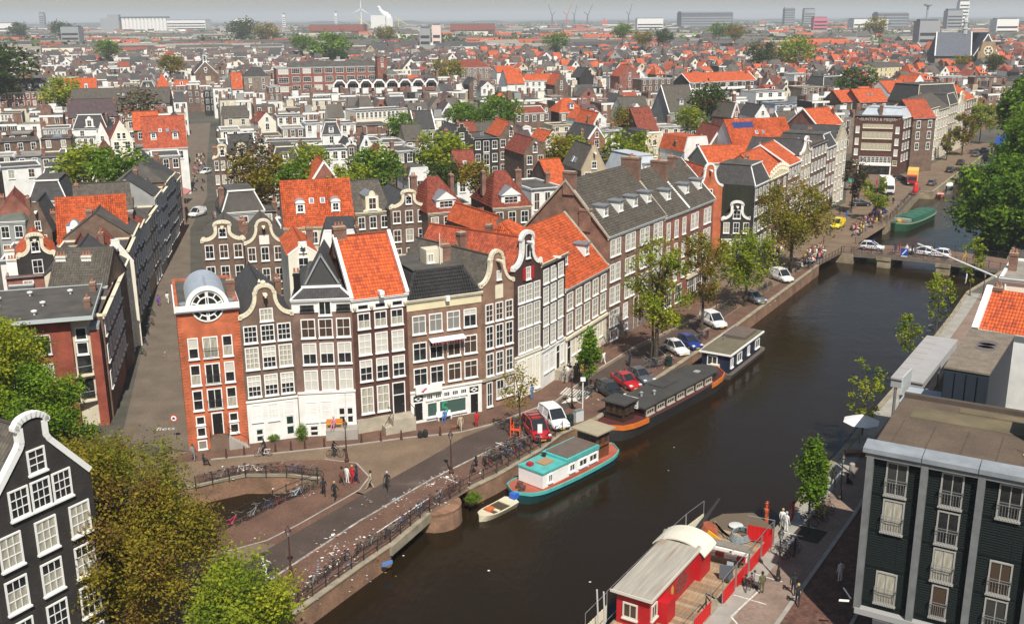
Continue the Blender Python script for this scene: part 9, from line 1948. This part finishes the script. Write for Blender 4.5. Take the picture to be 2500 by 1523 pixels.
for i,(u,v)in enumerate(BL):x,y=G(u,v);tag(put('bollard',BOM,None,(x,y,.02)),'brown iron bollard, %s from the orange house along the kerb'%ORD[i if i<9 else 13],'bollard','bollards along the kerb')
def furn(name,label,cat,u,v,rot=0.0,z=.02):x,y=G(u,v);return tag(empty(name,x,y,z,rot),label,cat)
def bench(label,x,y,z,rot,m):
 t=tag(empty('bench',x,y,z,rot),label,'bench','benches');boxpart(t,'seat',m,-.8,.8,-.22,.22,.40,.46);boxpart(t,'backrest',m,-.8,.8,.22,.27,.5,.85)
 for X in(-.7,.7):boxpart(t,'leg',m,X-.04,X+.04,-.2,.26,0,.399)
bench('white bench below the green numeral window',*G(1085,1024),.02,math.radians(27),WHITE);bench('orange bench on the stoop of the mauve house',W0[3][0]-2.1,W0[3][1]-1.0,1.06,.12,mat('orange_bench',(.55,.22,.03),.5));bench('grey bench at the slender tan gable',*G(1235,982),.02,math.radians(42),M_KERB)
t=furn('dog','small brown dog on a lead beside the walker','dog',1108,1050,.3)
dbm=MB();dbm.loft([[(x,r*.8*math.cos(a*.785),z+r*math.sin(a*.785))for a in range(8)]for x,r,z in((-.33,.02,.46),(-.28,.07,.40),(-.1,.085,.38),(.1,.10,.38),(.2,.085,.42),(.28,.06,.5),(.33,.065,.56),(.42,.05,.55),(.5,.028,.53))],0)
for x,y_ in((-.24,-.06),(-.24,.06),(.14,-.06),(.14,.06)):dbm.tube((x,y_,.36),(x+(.04 if x<0 else 0),y_,.18),.04,.025,6);dbm.tube((x+(.04 if x<0 else 0),y_,.18),(x,y_,.0),.025,.022,6)
dbm.tube((-.32,0,.45),(-.48,0,.56),.02,.01,5)
for s in(-.045,.045):dbm.tube((.33,s,.6),(.29,s*1.5,.67),.025,.008,4)
dbm.build('body',mat('dog_fur',(.22,.09,.04),.9),t,True)
t=furn('round_sign','round white road sign with red rim and car symbol','road sign',430,1075);mb=MB();mb.tube((0,0,0),(0,0,2.6),.035);mb.build('post',STEEL,t)
for r,y_,m,n in((.36,-.05,MATS['police_red'],'rim'),(.27,-.065,WHITE,'face')):mb=MB();mb.prism(arc(0,2.35,r,r,0,360,18)[:-1],y_-.012,y_,'y');mb.build(n,m,t)
mb=MB();mb.prism([(-.15,2.25),(.15,2.25),(.16,2.36),(.08,2.38),(.05,2.46),(-.06,2.46),(-.1,2.38),(-.16,2.36)],-.084,-.078,'y');mb.build('car_symbol',BLACKP,t)
(x,y),z,r=sp(10.6,-.12,0);t=tag(empty('blue_sign',x,y,z-.1,r),'blue and white canal sign on the railing of the distant bridge','sign');boxpart(t,'blue_plate',mat('sign_blue',(.02,.07,.38),.4),-.6,.6,-.06,0,.35,1.6);boxpart(t,'white_plate',WHITE,-.5,.5,-.06,0,-.2,.34);mb=MB();mb.prism([(-.4,.6),(-.25,.5),(.4,1.35),(.25,1.45)],-.072,-.061,'y');mb.build('white_bar',WHITE,t)
t=furn('camera_post','white post with small box head beside the black estate car','post',1422,1024);mb=MB();mb.tube((0,0,0),(0,0,4.2),.06);mb.build('post',WHITE,t);boxpart(t,'head',WHITE,-.25,.25,-.15,.15,4.2,4.55)
t=furn('cabinet','pale grey street cabinet at the foot of the white post','cabinet',1412,1028,.6);boxpart(t,'casing',mat('cabinet_grey',(.5,.51,.5),.6),-.5,.5,-.25,.25,0,1.2);boxpart(t,'cap',STEEL,-.53,.53,-.28,.28,1.201,1.25)
for u,v,lb in((1392,1038,'dark green waste bin beside the white van'),(1633,893,'dark green waste bin in front of the white hatchback')):
 t=furn('waste_bin',lb,'waste bin',u,v);t['group']='waste bins';mb=MB();mb.lathe([(.35,0),(.38,1.0),(.34,1.15),(.12,1.25)],10);mb.build('drum',GREENP,t);boxpart(t,'flap',IRON,-.2,.2,-.4,-.36,.8,1.0)
t=furn('parking_sign','white rectangular plate on a thin post in front of the red van','sign',1318,1092);mb=MB();mb.tube((0,0,0),(0,0,2.2),.03);mb.build('post',STEEL,t);boxpart(t,'plate',WHITE,-.22,.22,-.05,-.01,1.5,2.4)
t=furn('orange_barrier','orange plastic barrier tape around the wrapped young tree','barrier',1246,1068);mb=MB();OT=mat('orange_tape',(.75,.10,.03),.6)
for x,y_ in((0,0),(.9,-.3),(.3,.9)):mb.tube((x,y_,0),(x+.05,y_,2.1 if x==0 else 1.3),.06)
mb.build('stake',OT,t);mb=MB();mb.obox((.45,-.15,.9),(.45,-.15,0),(.01,.02,0),(0,0,.12));mb.obox((.15,.45,.95),(.15,.45,0),(.02,0,0),(0,0,.12));mb.build('tape',OT,t)
for u,v,lb,m,m2 in((2098,1082,'white square parasol beside the black building',WHITE,0),(2072,465,'green parasol in the far square',mat('parasol_green',(.03,.22,.16),.7),0),(2234,478,'red folded parasol before the red truck',MATS['police_red'],1)):
 t=furn('parasol',lb,'parasol',u,v);mb=MB();mb.tube((0,0,0),(0,0,2.7),.04);mb.build('pole',STEEL,t);mb=MB();mb.lathe([(1.75,2.25),(1.7,2.3),(.1,2.95)]if not m2 else[(.6,.6),(.7,1.2),(.5,2.6),(.1,3.2)],8);mb.build('canopy',m,t)
for(u0,v0,u1,v1,d,z,m,lb)in((1846,597,1885,590,2.6,2.9,WHITE,'small bright white awning at the corner of the tall black house'),(1872,580,1906,560,3.4,3.2,mat('awning_offwhite',(.66,.62,.54),.8,.15,1.5),'large off white awning over the cafe terrace'),(2262,398,2284,386,3.0,3.0,mat('awning_pink',(.62,.28,.22),.7),'pink awning below the white side wall'),(456,500,470,488,2.2,3.0,mat('awning_stripe',(.5,.2,.18),.8,.4,6),'red striped shop awning in the narrow street')):
 a,b=Vector((*G(u0,v0),0)),Vector((*G(u1,v1),0));t=tag(empty('awning',a.x,a.y),lb,'awning','shop awnings');n=Vector(((b-a).y,-(b-a).x,0)).normalized();e=b-a;mb=MB();P=[Vector((0,0,z))-n*d,e+Vector((0,0,z))-n*d,e+Vector((0,0,z-.7)),Vector((0,0,z-.7))];mb.add(P);mb.add([p-Vector((0,0,.05))for p in P[::-1]]);mb.add([P[3],P[2],P[2]-Vector((0,0,.25)),P[3]-Vector((0,0,.25))]);mb.build('cloth',m,t);mb=MB()
 for p in(P[2],P[3]):mb.tube(p,(p.x,p.y,0),.03)
 mb.build('pole',STEEL,t)
for u,v,r,h,lb in((737,1077,.62,1.7,'round clipped shrub at the stoop of the mauve house'),(668,1076,.6,.7,'low green bush at the white lower front'),(1155,1205,.8,.9,'green weeds hanging on the quay wall by the rowing boat')):
 x,y=G(u,v);t=tag(empty('shrub',x,y,-.9 if u==1155 else 0),lb,'shrub','shrubs');mb=MB();mb.tube((0,0,0),(0,0,h*.6),.05);mb.build('stem',BARK,t);put('crown',PROTO['green'][0],t,(0,0,h*.55),0,(r,r,h*.55))
t=furn('luggage_pile','dark rucksacks left standing on the open street','luggage',1026,1068)
for x,y_,h in((0,0,.7),(.5,.15,.8)):mb=MB();mb.lathe([(.22,0),(.27,.2),(.24,h*.8),(.1,h)],8,(x,y_,0));mb.build('rucksack',CL['black'],t)
t=furn('stone_post','grey stone drum post near the sitting person','post',2078,1165);mb=MB();mb.lathe([(.25,0),(.25,1.3),(.2,1.36)],10);mb.build('drum',M_KERB,t)
t=furn('wood_bench_stack','wooden seat with people at the building corner','seat',2088,1112);boxpart(t,'seat',VARN,-1,1,-.4,.4,.3,.45);boxpart(t,'leg',VARN,-.9,-.7,-.3,.3,0,.299);boxpart(t,'leg',VARN,.7,.9,-.3,.3,0,.299)
lm_=[mat('paper_white',(.74,.73,.70),.8),mat('paper_grey',(.45,.45,.43),.8),mat('litter_orange',(.62,.16,.03),.7),mat('litter_red',(.5,.04,.05),.7),mat('litter_blue',(.2,.28,.42),.7),mat('litter_tan',(.42,.3,.2),.8)]
mb=MB()
for(u0,v0,u1,v1,n,w_)in[(760,1420,860,1350,90,.9),(800,1370,860,1330,55,.7),(840,1340,850,1355,12,.3),(1020,1190,1110,1155,90,.55),(950,1235,1010,1205,35,.5),(640,1420,690,1404,16,.2),(780,1320,830,1300,20,.35),(900,1270,930,1255,8,.2),(700,1450,900,1300,45,1.2),(1110,1180,1200,1120,22,.8),(1440,985,1500,965,14,.6),(1560,900,1640,905,14,.5),(1700,1280,1000,1100,0,1),(1860,745,1890,735,12,.4),(400,880,412,840,14,.3),(690,1180,660,1150,0,1),(560,1170,760,1200,8,.8),(740,1215,760,1205,16,.25),(570,1330,660,1310,10,.6),(1080,1215,1010,1260,30,.6),(860,1245,960,1190,12,.8),(770,1500,960,1330,20,.9)]:
 a,b=Vector((*G(u0,v0),0)),Vector((*G(u1,v1),0))
 for i in range(int(n*.75)):
  p=a+(b-a)*RNG.random()+Vector((RNG.gauss(0,w_),RNG.gauss(0,w_),0));s=RNG.uniform(.035,.11)*(1.9 if RNG.random()<.15 else 1);t=RNG.uniform(0,6.3);m=RNG.choices(range(6),(50,16,9 if 780<u0<870 or w_>.8 else 2,6 if u0<870 else 1,8,8))[0]
  P=[p+Vector((math.cos(t+k*1.57+RNG.uniform(-.4,.4))*s,math.sin(t+k*1.57)*s*RNG.uniform(.5,1),.035+RNG.uniform(0,s*.5)))for k in range(4)];mb.add(P,m)
tag(mb.build('litter',lm_),'white paper and coloured rubbish scattered over the bridge and pavement','litter',None,'stuff')
mb=MB()
for k in range(26):
 u,v=RNG.uniform(900,2200),RNG.uniform(760,1500);x,y=G(u,v,WZ);p=Vector((x,y,WZ+.02))
 if(x-24.3)*.84-(y-81.7)*.54>-4 or(x-2.7)*.84-(y-93.1)*.54<5:continue
 s=RNG.uniform(.06,.14);mb.add([p+Vector((s,0,0)),p+Vector((0,s*.7,.02)),p+Vector((-s,0,0)),p+Vector((0,-s*.7,.01))],0)
tag(mb.build('floating_litter',[lm_[0]]),'specks of white litter floating on the dark water','litter',None,'stuff')
# ----- haze
hz=MB();hz.box(-27500,27500,-700,27500,-4.0,125.0);hm=bpy.data.materials.new('pale_haze');hm.use_nodes=True;t=hm.node_tree;t.nodes.clear()
ho_=t.nodes.new('ShaderNodeOutputMaterial');pv=t.nodes.new('ShaderNodeVolumePrincipled');pv.inputs['Color'].default_value=(.90,.95,1.0,1);pv.inputs['Density'].default_value=.00016;pv.inputs['Anisotropy'].default_value=0.0
t.links.new(pv.outputs[0],ho_.inputs['Volume']);o=hz.build('haze',hm);o['kind']='stuff'
